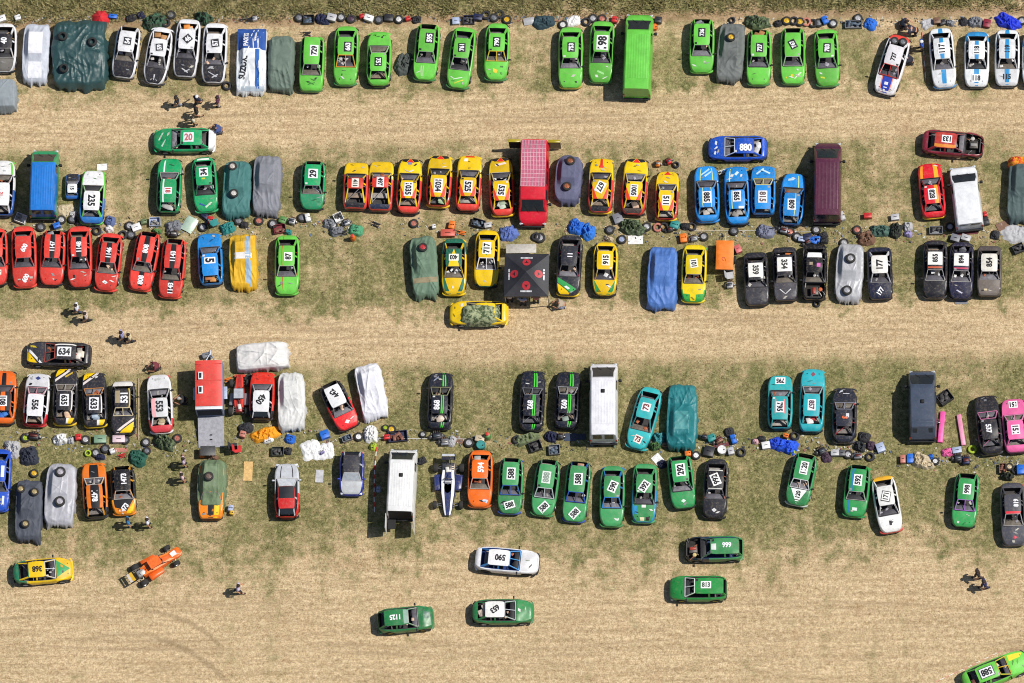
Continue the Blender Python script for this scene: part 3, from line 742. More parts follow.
    for k in (0, 1):
        T.append((hp[k], .108)); TE_.append((1, len(T) - 1)); T.append((kn[k], .078)); TE_.append((len(T) - 2, len(T) - 1)); T.append((kn[k].lerp(an[k], .92), .062)); TE_.append((len(T) - 2, len(T) - 1))
    tr = skin_mesh(T, TE_)
    shoes = MB()
    for k in (0, 1):
        c = an[k].lerp(toe[k], .45); c.z = max(.045, c.z - .03); shoes.box(c, (.10, .28, .09), bev=.03)
    f0 = hd + V((0, .088, 0)); face = {}
    q = MB(); q.bar(f0 + V((0, -.02, .0)), f0 + V((0, .025, -.022)), .012, 5, r2=.016); face['nose'] = q
    for nm, s_ in (('eye', 1), ('eye ', -1)): q = MB(); q.box(f0 + V((.03 * s_, .0, .022)), (.02, .012, .012)); face[nm] = q
    for nm, s_ in (('ear', 1), ('ear ', -1)): q = MB(); q.box(hd + V((.085 * s_, 0, 0)), (.02, .04, .06)); face[nm] = q
    q = MB(); q.box(f0 + V((0, .0, -.05)), (.045, .012, .012)); face['mouth'] = q
    hair = MB(); rows = []
    for i in range(8):
        t = i / 7 * 1.75; rows.append([hd + V((.094 * math.sin(t) * math.cos(a), .112 * math.sin(t) * math.sin(a) - .014, .035 + .105 * math.cos(t))) for a in [2 * math.pi * j / 14 for j in range(14)]])
    hair.grid(rows, close=True, flip=True)
    return body, shirt, tr, shoes, face, hair
_pm = {}
SKIN = plain('#c08a6a', .6, name='skin', var=.08)
def person(label, px, py, face, pose='stand', shirt='#2a2e3a', trousers='#23262e', hair='#2a1d14', s=1.0, bare=False, cap=None):
    if pose not in _pm:
        b, sh, tr, shoes, fc, hr = person_meshes(pose); out = [b, sh, tr]
        for m in [shoes, hr] + list(fc.values()):
            o = m.build('t', DARK); out.append(o.data); bpy.data.objects.remove(o)
        _pm[pose] = out
    p = at(px, py, 0); root = thing('person', label, 'person', (p.x, p.y, 0), R(face) - math.pi / 2, 'people walking and working among the cars'); root.scale = (s * 1.18, s * 1.18, s * .94)
    for nm, me, mt in zip(('body', 'shirt', 'trousers', 'shoes', 'hair' if not cap else 'cap', 'nose', 'eye', 'eye', 'ear', 'ear', 'mouth'), _pm[pose], (SKIN, cloth(shirt), cloth(trousers), DARK, cloth(cap or hair), SKIN, DARK, DARK, SKIN, SKIN, plain('#6e4a3a', .6))):
        if not len(me.materials): me.materials.append(None)
        o = link(nm, me, root); o.material_slots[0].link = 'OBJECT'; o.material_slots[0].material = mt
        for pl in me.polygons: pl.use_smooth = True
    return root

# ---------------------------------------------------------------- loose gear
CNAME = {}
JUNK = []       # (root, base label) -> labels are finished at the end, when it is known which ones are alike
def heap_mesh(w_, h_, ht, seed, amp=.5, rough=.5, flat=False):
    q = MB(); rows = []; N = 56; rr = list(np.linspace(.03, 1, 16))
    for r_ in rr:
        row = []
        for i in range(N):
            t = 2 * math.pi * i / N; c, s_ = math.cos(t), math.sin(t)
            sq = (abs(c) ** 3.2 + abs(s_) ** 3.2) ** (-1 / 3.2)
            k = sq * (1 + rough * .55 * mnoise.noise((c * 1.6 + seed, s_ * 1.6, seed)) + rough * .22 * mnoise.noise((c * 5, s_ * 5 + seed, 1)))
            x, y = c * k * r_ * w_ / 2, s_ * k * r_ * h_ / 2
            n1 = 1 - 2 * abs(mnoise.noise((x * 3.4 + seed, y * 3.4, seed))); n2 = 1 - 2 * abs(mnoise.noise((x * 8 + seed, y * 8, 4)))
            n3 = 1 - 2 * abs(mnoise.noise((x * 15 + seed, y * 15, 6)))
            z = ht * ((1 - r_ ** (4 if not flat else 8)) * (.50 + 1.15 * amp * n1 + .75 * amp * n2 + .35 * amp * n3) if not flat else (1 - r_ ** 6) * (.35 + .45 * n1 + .35 * n2))
            row.append((x, y, max(.012, z)))
        rows.append(row)
    ids = q.grid(rows, close=True, flip=True); q.face(ids[0]); return q
def junk(kind, px, py, col, w_=.5, h_=None, rot=0, noun=None, z=0, place='', on=None):
    rnd = random.Random((kind, px, py).__repr__()); h_ = h_ or w_
    c = CNAME.get(col, ''); hx = col
    p = on if on is not None else at(px, py, z + .08); zz = p.z if on is not None else z
    a = R(rot) if rot is not None else rnd.uniform(0, 6.28)
    seed = rnd.uniform(0, 90)
    def T(nm, cat):
        return thing(nm, '', cat, (p.x, p.y, zz), a), cat
    m = plain(hx, .55, var=.3)
    if kind in ('tyre', 'wheel'):
        r_ = w_ / 2 if w_ > .45 else .31; wd = .21
        t, d = wheel_mesh(r_, wd, True)
        if kind == 'tyre':
            o = t.build('tyre', RUB if col == 'k' or not hx.startswith('#') else plain(hx, .85)); o.location = (p.x, p.y, zz + wd / 2); o.rotation_euler = (rnd.uniform(-.08, .08), rnd.uniform(-.08, .08), a); root, nn, cat = o, 'tyre', 'tyre'
        else:
            root, cat = T('wheel', 'wheel'); x = t.build('tyre', RUB, root); y = d.build('rim', plain(hx, .4, .25), root)
            x.location.z = y.location.z = wd / 2; root.rotation_euler = (rnd.uniform(-.06, .06), rnd.uniform(-.06, .06), a); nn = 'wheel'
    elif kind == 'tarp':
        q = heap_mesh(w_, h_, rnd.uniform(.28, .42), seed); o = q.build('tarpaulin', cloth(hx), None, 70); o.location = (p.x, p.y, zz); o.rotation_euler.z = a; root, nn, cat = o, 'crumpled tarpaulin', 'tarpaulin'
    elif kind == 'net':
        q = heap_mesh(w_, h_, rnd.uniform(.3, .45), seed, .8, .8); o = q.build('camouflage_net', cloth(hx, .9, '#3c4636'), None, 70); o.location = (p.x, p.y, zz); o.rotation_euler.z = a; root, nn, cat = o, 'bundled camouflage net', 'net'
    elif kind == 'sheet':
        q = heap_mesh(w_, h_, .16, seed, .6, .5, True); o = q.build('cloth_sheet', cloth(hx), None, 70); o.location = (p.x, p.y, zz); o.rotation_euler.z = a; root, nn, cat = o, 'sheet of cloth', 'sheet'
    elif kind == 'bag':
        root, cat = T('bag', 'bag'); q = heap_mesh(w_, h_, .34, seed, .28, .28); q.build('bag_body', cloth(hx), root, 70)
        q = MB()
        for s_ in (-.07, .07): q.tube([(-w_ * .22, s_, .24), (-w_ * .12, s_ * 1.8, .34), (w_ * .12, s_ * 1.8, .34), (w_ * .22, s_, .24)], .016)
        q.build('strap', DARK, root); nn = 'bag'
    elif kind == 'box':
        root, cat = T('toolbox', 'box'); H_ = rnd.uniform(.26, .40); q = MB(); q.box((0, 0, H_ / 2), (w_, h_, H_), bev=.025); q.build('box_body', m, root)
        q = MB(); q.box((0, 0, H_ + .025), (w_ * 1.02, h_ * 1.02, .05), bev=.015); q.build('lid', plain(hx, .5, var=.15), root)
        q = MB(); q.tube([(-w_ * .2, 0, H_ + .04), (-w_ * .16, 0, H_ + .10), (w_ * .16, 0, H_ + .10), (w_ * .2, 0, H_ + .04)], .014); q.build('handle', DARK, root); nn = 'lidded box'
    elif kind == 'crate':
        root, cat = T('crate', 'crate'); H_ = .30; q = MB(); t_ = .03
        q.box((0, 0, .02), (w_, h_, .04))
        for s_ in (1, -1): q.box((s_ * (w_ - t_) / 2, 0, H_ / 2 + .04), (t_, h_, H_)); q.box((0, s_ * (h_ - t_) / 2, H_ / 2 + .04), (w_ - 2 * t_ - .004, t_, H_))
        q.build('crate_body', m, root); q = MB()
        for i in range(5): q.box((rnd.uniform(-.3, .3) * w_, rnd.uniform(-.3, .3) * h_, .14 + .04 * i), (w_ * .32, h_ * .28, .12), rnd.uniform(0, 3), bev=.02)
        q.build('contents', plain(rnd.choice(['#8c8a86', '#3c3a3a', '#7a4a3a', '#4a5a6c']), .6, var=.6), root); nn = 'open crate'
    elif kind == 'can':
        root, cat = T('fuel_can', 'fuel can'); q = MB(); q.box((0, 0, .22), (w_, h_, .42), bev=.05); q.build('can_body', m, root)
        q = MB(); q.tube([(-w_ * .25, 0, .43), (-w_ * .2, 0, .50), (w_ * .12, 0, .50), (w_ * .15, 0, .43)], .02); q.build('handle', plain(hx, .5), root)
        q = MB(); q.lathe([(.035, 0), (.035, .06), (.02, .07)], (w_ * .32, 0, .43), 10); q.build('cap', DARK, root); nn = 'fuel can'
    elif kind == 'board':
        q = MB(); q.box((0, 0, .03), (w_, h_, .04), ry=rnd.uniform(-.02, .02)); o = q.build('board', m, None); o.location = (p.x, p.y, zz); o.rotation_euler.z = a; root, nn, cat = o, 'flat board', 'board'
    elif kind == 'panel':
        q = MB(); q.grid([[(u * w_ / 2, v * h_ / 2 * (1 - .1 * u * u), .06 + .14 * (1 - v * v) * (1 - .4 * u * u)) for v in np.linspace(-1, 1, 7)] for u in np.linspace(-1, 1, 7)]); q.grid([[(u * w_ / 2, v * h_ / 2 * (1 - .1 * u * u), .05 + .14 * (1 - v * v) * (1 - .4 * u * u)) for v in np.linspace(-1, 1, 7)] for u in np.linspace(-1, 1, 7)], flip=True)
        o = q.build('body_panel', paint(hx), None); o.location = (p.x, p.y, zz); o.rotation_euler.z = a; root, nn, cat = o, 'loose car panel', 'body panel'
    elif kind == 'bottle':
        root, cat = T('gas_bottle', 'gas bottle'); q = MB(); q.lathe([(w_ * .4, 0), (w_ * .5, .05), (w_ * .5, .5), (w_ * .4, .6), (.06, .66)], n=16); q.build('bottle_body', m, root); q = MB(); q.lathe([(.06, .64), (.06, .74), (.12, .75), (.12, .82), (.05, .84)], n=12); q.build('valve_guard', plain('#c83028' , .5), root); nn = 'gas bottle'
    elif kind == 'drum':
        root, cat = T('drum', 'drum'); q = MB(); q.lathe([(w_ * .47, 0), (w_ / 2, .03), (w_ * .48, .2), (w_ / 2, .24), (w_ * .48, .4), (w_ / 2, .45), (w_ * .46, .47), (w_ * .45, .44), (.02, .44)], n=20); q.build('drum_body', m, root); q = MB(); q.lathe([(.04, .44), (.04, .49)], (w_ * .25, 0, 0), 10); q.build('bung', DARK, root); nn = 'drum'
    elif kind == 'engine':
        root, cat = T('engine', 'engine'); q = MB(); q.box((0, 0, .22), (w_ * .55, h_ * .55, .40), .1, bev=.05); q.build('engine_block', plain(hx, .5, .4, var=.6), root)
        q = MB(); q.box((0, 0, .47), (w_ * .42, h_ * .24, .1), .1, bev=.03); q.build('rocker_cover', plain(rnd.choice(['#8a8784', '#5c2a24', '#454a52']), .45, .4), root)
        q = MB()
        for i in range(4): y = (-.2 + .13 * i) * w_; q.tube([(y, h_ * .2, .38), (y, h_ * .40, .32), (y * .6 + .05, h_ * .48, .12)], .032)
        q.build('manifold', plain('#6f5a4a', .6, .4, var=.5), root)
        q = MB(); q.lathe([(.02, 0), (.15, .0), (.15, .05), (.02, .06)], (w_ * .33, 0, .22), 14, axis='Y'); q.build('flywheel', STEEL, root)
        q = MB(); q.box((-w_ * .38, 0, .18), (w_ * .32, .26, .28), bev=.05, taper=.7); q.bar((-w_ * .5, 0, .2), (-w_ * .62, .05, .12), .05); q.build('gearbox', plain('#6c6a68', .5, .5), root); nn = 'engine with gearbox'
    elif kind == 'jack':
        root, cat = T('trolley_jack', 'jack'); q = MB()
        for s_ in (.1, -.1): q.box((0, s_, .12), (w_ * .8, .04, .12))
        q.box((.05, 0, .2), (w_ * .5, .08, .06), ry=-.25); q.build('frame', m, root)
        q = MB(); q.bar((-w_ * .3, 0, .18), (-w_ * .75, 0, .55), .022); q.build('handle', DARK, root); q = MB()
        for x in (.32, -.32):
            for s_ in (.14, -.14): q.lathe([(.06, -.02), (.06, .02)], (x * w_, s_, .06), 10, axis='Y')
        q.build('caster', STEEL, root); nn = 'trolley jack'
    elif kind == 'chair':
        root, cat = T('folding_chair', 'chair'); q = MB(); q.box((0, 0, .42), (.46, .46, .03)); q.build('seat', cloth(hx), root); q = MB(); q.box((-.27, 0, .72), (.04, .48, .46), ry=-.25); q.build('backrest', cloth(hx), root)
        for sx in (-1, 1):
            for sy in (-1, 1): q = MB(); q.bar((.2 * sx, .2 * sy, 0), (-.15 * sx, .21 * sy, .42), .014); q.build('leg', STEEL, root)
        nn = 'folding chair'
    elif kind == 'table':
        root, cat = T('folding_table', 'table'); q = MB(); q.box((0, 0, .72), (w_, h_, .04), bev=.012); q.build('tabletop', m, root)
        for sx in (-1, 1):
            for sy in (-1, 1): q = MB(); q.bar((.42 * sx * w_, .42 * sy * h_, 0), (.42 * sx * w_, .42 * sy * h_, .70), .018); q.build('leg', STEEL, root)
        nn = 'folding table'
    else: raise KeyError(kind)
    own = (noun is not None and not noun.strip()) or px == 0      # the place is the whole label
    JUNK.append((root, place if own else (c + ' ' + (noun or nn) + ' ' + place).strip(), cat, px, py))
    return root
def finish_labels():
    from collections import defaultdict
    by = defaultdict(list)
    for r in JUNK: by[r[1]].append(r)
    words = {2: ('left', 'right'), 3: ('left', 'middle', 'right')}
    ords = ['first', 'second', 'third', 'fourth', 'fifth', 'sixth', 'seventh', 'eighth']
    for lab, rs in by.items():
        rs.sort(key=lambda r: r[3])
        for i, r in enumerate(rs):
            o = r[0]; o['category'] = r[2]
            if len(rs) == 1: o['label'] = lab
            else:
                o['group'] = lab
                o['label'] = ('the ' + words[len(rs)][i] + ' ' + lab) if len(rs) in words else (lab + ', ' + ords[i] + ' from the left')
            for ch in []: pass

# ---------------------------------------------------------------- ground
def pyY(py): return at(512, py, 0).y
GREEN = [(-60, .8), (11, .8), (16, .5), (24, .38), (45, .50), (86, .56), (97, .34), (110, .05), (130, .06), (146, .50), (175, .64), (222, .64), (262, .70), (296, .66), (310, .40), (322, .05), (345, .05), (358, .38), (372, .70), (420, .78), (470, .80), (520, .72), (545, .58), (566, .38), (600, .15), (640, .12), (684, .20), (760, .2)]
def build_ground():
    S_ = 1500
    q = MB(); n = 24
    q.grid([[(x, y, 0) for y in np.linspace(-S_, S_, n)] for x in np.linspace(-S_, S_, n)], flip=True)
    m, nt, b = _nodes('dry_grass_field'); N = nt.nodes; Lk = nt.links.new
    tc = N.new('ShaderNodeTexCoord'); P = tc.outputs['Object']
    sep = N.new('ShaderNodeSeparateXYZ'); Lk(P, sep.inputs[0])
    def math_(op, a, b_=None, c=None):
        x = N.new('ShaderNodeMath'); x.operation = op
        for i, v in enumerate((a, b_, c)):
            if v is None: continue
            if hasattr(v, 'links'): Lk(v, x.inputs[i])
            else: x.inputs[i].default_value = v
        return x.outputs[0]
    def scaled(sx, sy): 
        mp = N.new('ShaderNodeMapping'); mp.inputs['Scale'].default_value = (sx, sy, 1); Lk(P, mp.inputs[0]); return mp.outputs[0]
    big = _noise(nt, .16, 4, .6, P); mid = _noise(nt, 1.1, 7, .72, P); fine = _noise(nt, 3.4, 8, .82, P); grain = _noise(nt, 5.5, 5, .9, P)
    streak = _noise(nt, 1.0, 4, .6, scaled(.16, 2.6)); streak2 = _noise(nt, 1.0, 3, .7, scaled(.9, 7))
    y0, y1 = pyY(760), pyY(-40)
    yy = math_('ADD', sep.outputs[1], math_('MULTIPLY', math_('SUBTRACT', mid, .5), 2.6)); yy = math_('ADD', yy, math_('MULTIPLY', math_('SUBTRACT', big, .5), 2.5))
    t = math_('DIVIDE', math_('SUBTRACT', yy, y0), y1 - y0)
    r = N.new('ShaderNodeValToRGB'); e = r.color_ramp.elements; st = sorted([((pyY(p) - y0) / (y1 - y0), g) for p, g in GREEN])
    e[0].position, e[0].color = st[0][0], (st[0][1],) * 3 + (1,); e[1].position, e[1].color = st[-1][0], (st[-1][1],) * 3 + (1,)
    for p, g in st[1:-1]: x = e.new(p); x.color = (g,) * 3 + (1,)
    Lk(t, r.inputs[0])
    g = math_('ADD', r.outputs[0], math_('MULTIPLY', math_('SUBTRACT', mid, .5), 1.6)); g = math_('ADD', g, math_('MULTIPLY', math_('SUBTRACT', fine, .5), 1.7)); g = math_('ADD', g, math_('MULTIPLY', math_('SUBTRACT', big, .5), .8))
    g = math_('ADD', g, math_('MULTIPLY', math_('SUBTRACT', _noise(nt, 1.0, 3, .6, scaled(.62, .13)), .5), .9))
    ss = N.new('ShaderNodeMapRange'); ss.interpolation_type = 'SMOOTHSTEP'; ss.inputs[1].default_value = .25; ss.inputs[2].default_value = .80; Lk(g, ss.inputs[0]); G = ss.outputs[0]
    straw = _ramp(nt, fine, [(.32, (.27, .20, .125, 1)), (.44, (.47, .37, .24, 1)), (.54, (.60, .49, .34, 1)), (.68, (.74, .64, .48, 1))])
    stk = _ramp(nt, streak, [(.35, (.80, .77, .73, 1)), (.62, (1.09, 1.08, 1.06, 1))]); straw = _mix(nt, straw, stk, .8, 'MULTIPLY')
    s2 = _ramp(nt, streak2, [(.36, (.82, .80, .77, 1)), (.6, (1.05, 1.05, 1.04, 1))]); straw = _mix(nt, straw, s2, .8, 'MULTIPLY')
    bare = _ramp(nt, _noise(nt, .45, 5, .7, P), [(.56, (0, 0, 0, 1)), (.74, (.6, .6, .6, 1))]); straw = _mix(nt, straw, (.40, .265, .165, 1), bare)
    straw = _mix(nt, straw, (.98, .94, .87, 1), 1.0, 'MULTIPLY')
    grn = _ramp(nt, fine, [(.32, (.045, .048, .017, 1)), (.44, (.125, .122, .048, 1)), (.54, (.245, .222, .10, 1)), (.66, (.48, .405, .235, 1))])
    lush = _ramp(nt, _noise(nt, .55, 4, .6, P), [(.52, (0, 0, 0, 1)), (.70, (1, 1, 1, 1))]); grn = _mix(nt, grn, (.070, .100, .028, 1), math_('MULTIPLY', lush, .42))
    c = _mix(nt, straw, grn, G)
    dk = _ramp(nt, grain, [(.34, (.52, .49, .45, 1)), (.46, (.92, .91, .90, 1)), (.58, (1.14, 1.14, 1.13, 1))]); c = _mix(nt, c, dk, .9, 'MULTIPLY')
    g2 = _ramp(nt, _noise(nt, 12, 2, .6, P), [(.36, (.72, .70, .67, 1)), (.5, (1, 1, 1, 1)), (.64, (1.2, 1.2, 1.19, 1))]); c = _mix(nt, c, g2, .85, 'MULTIPLY')
    wv = math_('MULTIPLY', math_('SUBTRACT', _noise(nt, 1.0, 2, .5, scaled(.045, .02)), .5), 3.2); rut = None
    for py in (104, 110.5, 121, 127, 320, 326.5, 336, 342.5, 604, 611, 640, 648):
        dd = math_('ABSOLUTE', math_('SUBTRACT', math_('ADD', sep.outputs[1], math_('ADD', wv, math_('MULTIPLY', math_('SUBTRACT', fine, .5), .25))), pyY(py)))
        mr = N.new('ShaderNodeMapRange'); mr.interpolation_type = 'SMOOTHSTEP'; mr.inputs[1].default_value = .17; mr.inputs[2].default_value = .03; Lk(dd, mr.inputs[0]); rut = mr.outputs[0] if rut is None else math_('MAXIMUM', rut, mr.outputs[0])
    rm_ = _ramp(nt, _noise(nt, 1.0, 3, .6, scaled(.07, .5)), [(.45, (0, 0, 0, 1)), (.62, (1, 1, 1, 1))])
    c = _mix(nt, c, (.30, .215, .13, 1), math_('MULTIPLY', math_('MULTIPLY', rut, rm_), .42))
    # wheel ruts: two bent tracks in the lower left of the field
    tr = None
    for (pts, wdt) in ((((109, 615), (178, 618), (221, 647)), .16), (((84, 639), (152, 637), (226, 682)), .20), (((-20, 622), (60, 615), (120, 616)), .15)):
        A_, B_, C_ = [at(*p) for p in pts]
        d = 2 * (A_.x * (B_.y - C_.y) + B_.x * (C_.y - A_.y) + C_.x * (A_.y - B_.y)); sq = lambda v: v.x ** 2 + v.y ** 2
        ux = (sq(A_) * (B_.y - C_.y) + sq(B_) * (C_.y - A_.y) + sq(C_) * (A_.y - B_.y)) / d; uy = (sq(A_) * (C_.x - B_.x) + sq(B_) * (A_.x - C_.x) + sq(C_) * (B_.x - A_.x)) / d
        rad = math.hypot(A_.x - ux, A_.y - uy)
        dx = math_('SUBTRACT', sep.outputs[0], ux); dy = math_('SUBTRACT', sep.outputs[1], uy)
        dist = math_('ABSOLUTE', math_('SUBTRACT', math_('SQRT', math_('ADD', math_('MULTIPLY', dx, dx), math_('MULTIPLY', dy, dy))), rad))
        dist = math_('ADD', dist, math_('MULTIPLY', math_('SUBTRACT', fine, .5), .22))
        mr = N.new('ShaderNodeMapRange'); mr.interpolation_type = 'SMOOTHSTEP'; mr.inputs[1].default_value = wdt * 1.5; mr.inputs[2].default_value = wdt * .3; Lk(dist, mr.inputs[0])
        def win(lo_, hi, axis):
            a = N.new('ShaderNodeMapRange'); a.inputs[1].default_value = lo_; a.inputs[2].default_value = lo_ + 1.4; Lk(sep.outputs[axis], a.inputs[0])
            b2 = N.new('ShaderNodeMapRange'); b2.inputs[1].default_value = hi; b2.inputs[2].default_value = hi - 1.4; Lk(sep.outputs[axis], b2.inputs[0]); return math_('MULTIPLY', a.outputs[0], b2.outputs[0])
        k = math_('MULTIPLY', mr.outputs[0], win(min(A_.x, C_.x) - .5, max(A_.x, C_.x) + .8, 0)); k = math_('MULTIPLY', k, win(min(A_.y, C_.y) - 1.2, max(A_.y, C_.y, B_.y) + 1.0, 1))
        tr = k if tr is None else math_('MAXIMUM', tr, k)
    c = _mix(nt, c, (.21, .15, .085, 1), math_('MULTIPLY', tr, .45))
    # bare furrow at the foot of the verge
    yv = pyY(18.5); f = math_('ABSOLUTE', math_('SUBTRACT', math_('ADD', sep.outputs[1], math_('MULTIPLY', math_('SUBTRACT', mid, .5), .5)), yv))
    mr = N.new('ShaderNodeMapRange'); mr.interpolation_type = 'SMOOTHSTEP'; mr.inputs[1].default_value = .55; mr.inputs[2].default_value = .05; Lk(f, mr.inputs[0])
    c = _mix(nt, c, (.30, .185, .11, 1), math_('MULTIPLY', mr.outputs[0], .6))
    Lk(c, b.inputs['Base Color']); b.inputs['Roughness'].default_value = .95; b.inputs['Specular IOR Level'].default_value = .1
    bp = N.new('ShaderNodeBump'); bp.inputs['Strength'].default_value = .8; bp.inputs['Distance'].default_value = .07
    h = math_('ADD', math_('MULTIPLY', fine, .6), math_('MULTIPLY', grain, .5)); Lk(h, bp.inputs['Height']); Lk(bp.outputs[0], b.inputs['Normal'])
    structure(q.build('field', m))
def grass_mesh(name, X, Y, Hh, Wd, colr, lean, seed=1, blades=4, spread=.06):
    rs = np.random.RandomState(seed); n = len(X); k = n * blades
    x = np.repeat(X, blades) + rs.normal(0, spread, k); y = np.repeat(Y, blades) + rs.normal(0, spread, k)
    h = np.repeat(Hh, blades) * rs.uniform(.6, 1.25, k); a = rs.uniform(0, 2 * np.pi, k); wd = Wd * rs.uniform(.6, 1.4, k); ln = h * lean * rs.uniform(.2, 1.3, k); b = a + rs.uniform(-1, 1, k)
    V = np.zeros((k, 3, 3)); dx, dy = np.cos(a) * wd, np.sin(a) * wd
    V[:, 0] = np.stack([x - dx, y - dy, np.zeros(k)], 1); V[:, 1] = np.stack([x + dx, y + dy, np.zeros(k)], 1)
    V[:, 2] = np.stack([x + np.cos(b + 1.57) * ln, y + np.sin(b + 1.57) * ln, h], 1)
    me = bpy.data.meshes.new(name); me.vertices.add(k * 3); me.vertices.foreach_set('co', V.reshape(-1)); me.loops.add(k * 3); me.loops.foreach_set('vertex_index', np.arange(k * 3)); me.polygons.add(k)
    me.polygons.foreach_set('loop_start', np.arange(k) * 3); me.update(calc_edges=True)
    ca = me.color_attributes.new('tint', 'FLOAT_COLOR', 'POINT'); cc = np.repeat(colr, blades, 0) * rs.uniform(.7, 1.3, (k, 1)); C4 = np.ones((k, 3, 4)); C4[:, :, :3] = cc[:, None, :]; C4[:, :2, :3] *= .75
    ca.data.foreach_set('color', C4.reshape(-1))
    m, nt, bs = _nodes('grass_blades'); at_ = nt.nodes.new('ShaderNodeAttribute'); at_.attribute_name = 'tint'; nt.links.new(at_.outputs['Color'], bs.inputs['Base Color']); bs.inputs['Roughness'].default_value = .8; bs.inputs['Specular IOR Level'].default_value = .15
    me.materials.append(m); return structure(link(name, me), 'stuff')
def build_grass():
    rs = np.random.RandomState(3)
    gp = np.array([g[0] for g in GREEN]); gg = np.array([g[1] for g in GREEN])
    n = 60000; X = rs.uniform(-37, 37, n); PY = rs.uniform(14, 720, n)
    ya, yb = pyY(14), pyY(720); Y = ya + (PY - 14) / 706 * (yb - ya)
    G = np.interp(PY, gp, gg)
    cl = np.array([mnoise.noise((float(a) * .7, float(b) * .7, 5)) + .5 * mnoise.noise((float(a) * 2.1, float(b) * 2.1, 9)) for a, b in zip(X, Y)])
    keep = rs.uniform(0, 1, n) < np.clip(.16 + G * .9 + cl * .55, .05, 1); X, Y, G, cl = X[keep], Y[keep], G[keep], cl[keep]
    t = np.clip(G * 1.1 + cl * .5 + rs.normal(0, .2, len(X)), 0, 1)[:, None]
    col = (1 - t) * np.array([.47, .355, .205]) + t * np.array([.14, .138, .05])
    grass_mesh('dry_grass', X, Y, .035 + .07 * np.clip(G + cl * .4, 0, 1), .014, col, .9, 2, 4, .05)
    # rough verge along the upper edge
    n = 21000; X = rs.uniform(-40, 40, n); yv = pyY(16.5); Y = yv + rs.uniform(-.1, 8.5, n) ** 1.0
    cl = np.array([mnoise.noise((float(a) * .8, float(b) * 1.3, 5)) + .6 * mnoise.noise((float(a) * 2.6, float(b) * 2.6, 9)) for a, b in zip(X, Y)])
    t = np.clip(.45 + cl * .6 + rs.normal(0, .22, n), 0, 1)[:, None]
    col = (1 - t) * np.array([.48, .39, .20]) + t * np.array([.24, .235, .085])
    Hh = (.34 + .30 * np.clip(cl, -.6, 1)) * np.clip((Y - yv + .35) / .8, .3, 1)
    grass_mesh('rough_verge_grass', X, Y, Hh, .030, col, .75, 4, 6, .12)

def build_litter(strips):
    """small parts, rags, bottles and bolts strewn along the rows, far too many and too small to count"""
    rs = random.Random(11); V = []; F = []; Cc = []
    pal = [(.50, .49, .47), (.05, .05, .06), (.25, .245, .24), (.05, .05, .06), (.26, .10, .08), (.10, .14, .24), (.5, .47, .39), (.2, .15, .1), (.12, .17, .12), (.33, .32, .31)]
    for (x0, y0, x1, y1, n, sp) in strips:
        for _ in range(n):
            t = rs.random(); x = x0 + (x1 - x0) * t; y = y0 + (y1 - y0) * t + rs.gauss(0, sp)
            p = at(x + rs.gauss(0, 3), y, 0); a = rs.uniform(0, 6.3); w_, h_, z_ = rs.uniform(.02, .11), rs.uniform(.02, .08), rs.uniform(.02, .10); ca, sa = math.cos(a), math.sin(a); b = len(V); c = rs.choice(pal)
            for z, k in ((0.002, 1), (z_, .75)):
                for u, v in ((1, 1), (-1, 1), (-1, -1), (1, -1)):
                    u2, v2 = u * w_ * k, v * h_ * k * rs.uniform(.6, 1); V.append((p.x + u2 * ca - v2 * sa, p.y + u2 * sa + v2 * ca, z)); Cc.append(c)
            F += [(b + 4, b + 5, b + 6, b + 7)] + [(b + i, b + (i + 1) % 4, b + 4 + (i + 1) % 4, b + 4 + i) for i in range(4)]
    me = bpy.data.meshes.new('litter'); me.from_pydata(V, [], F); ca = me.color_attributes.new('tint', 'FLOAT_COLOR', 'POINT'); ca.data.foreach_set('color', [x for c in Cc for x in (c[0], c[1], c[2], 1)])
    m, nt, bs = _nodes('litter'); at_ = nt.nodes.new('ShaderNodeAttribute'); at_.attribute_name = 'tint'; nt.links.new(at_.outputs['Color'], bs.inputs['Base Color']); bs.inputs['Roughness'].default_value = .6
    me.materials.append(m); structure(link('scattered_small_parts', me), 'stuff')
# ================================================================ the scene
LIME, GRN, MID, DGR = '#6aca48', '#16a564', '#459f60', '#3c8a4c'
SKY, ROY, NAVY, TURQ = '#1b8fe2', '#1456cc', '#1b2038', '#2fb3b6'
RED, CRIM, MAR, ORG = '#ea4338', '#d4162f', '#8a2238', '#fb7016'
YEL, BLK, INK_, WHT, PNK = '#f7cb00', '#26262e', '#15161b', '#ececf0', '#f06aa8'
GRY, PUR = '#77787e', '#58263f'
build_ground(); build_grass()

# ---------------------------------------------------------------- first row (below the verge)
car('white race car with black roof numbered 40, cut by the left edge', (5, 23), (4, 73), 'cou', WHT, roof=BLK, bon='#73706c', num=('40', WHT, None, .42), cage='#c9a878')
cover('car under a pale silver-white cover, left of the big dark green tarpaulin', (37, 23), (35, 83), 1.80, '#c3c8d4', dec=[(-.62, .12, -.52, .52, '#ececf2'), (.36, .9, -.5, .5, '#e6e7ee')], amp=.022)  # paler patches paint light on the flat roof and bonnet into the cloth
bigt = cover('two cars hidden under one huge dark green tarpaulin weighted with tyres', (79, 20), (79, 88), 3.55, '#2c4d4f', amp=.07, wob=.07, tent=.4, rough=.45, sq=9, cabw=.75, z1=1.3, prof=[(-1, .7), (-.8, 1.1), (-.3, 1.34), (.2, 1.2), (.5, 1.0), (.9, .9), (1, .5)])
for lb, x, y in (('black tyre at the upper left of the huge green tarpaulin', 62.8, 37), ('black tyre at the right of the huge green tarpaulin', 92.5, 42.5), ('black tyre at the lower left of the huge green tarpaulin', 64, 69)):
    junk('tyre', 0, 0, '#222222', .62, on=bigt.on(x, y), place=lb)
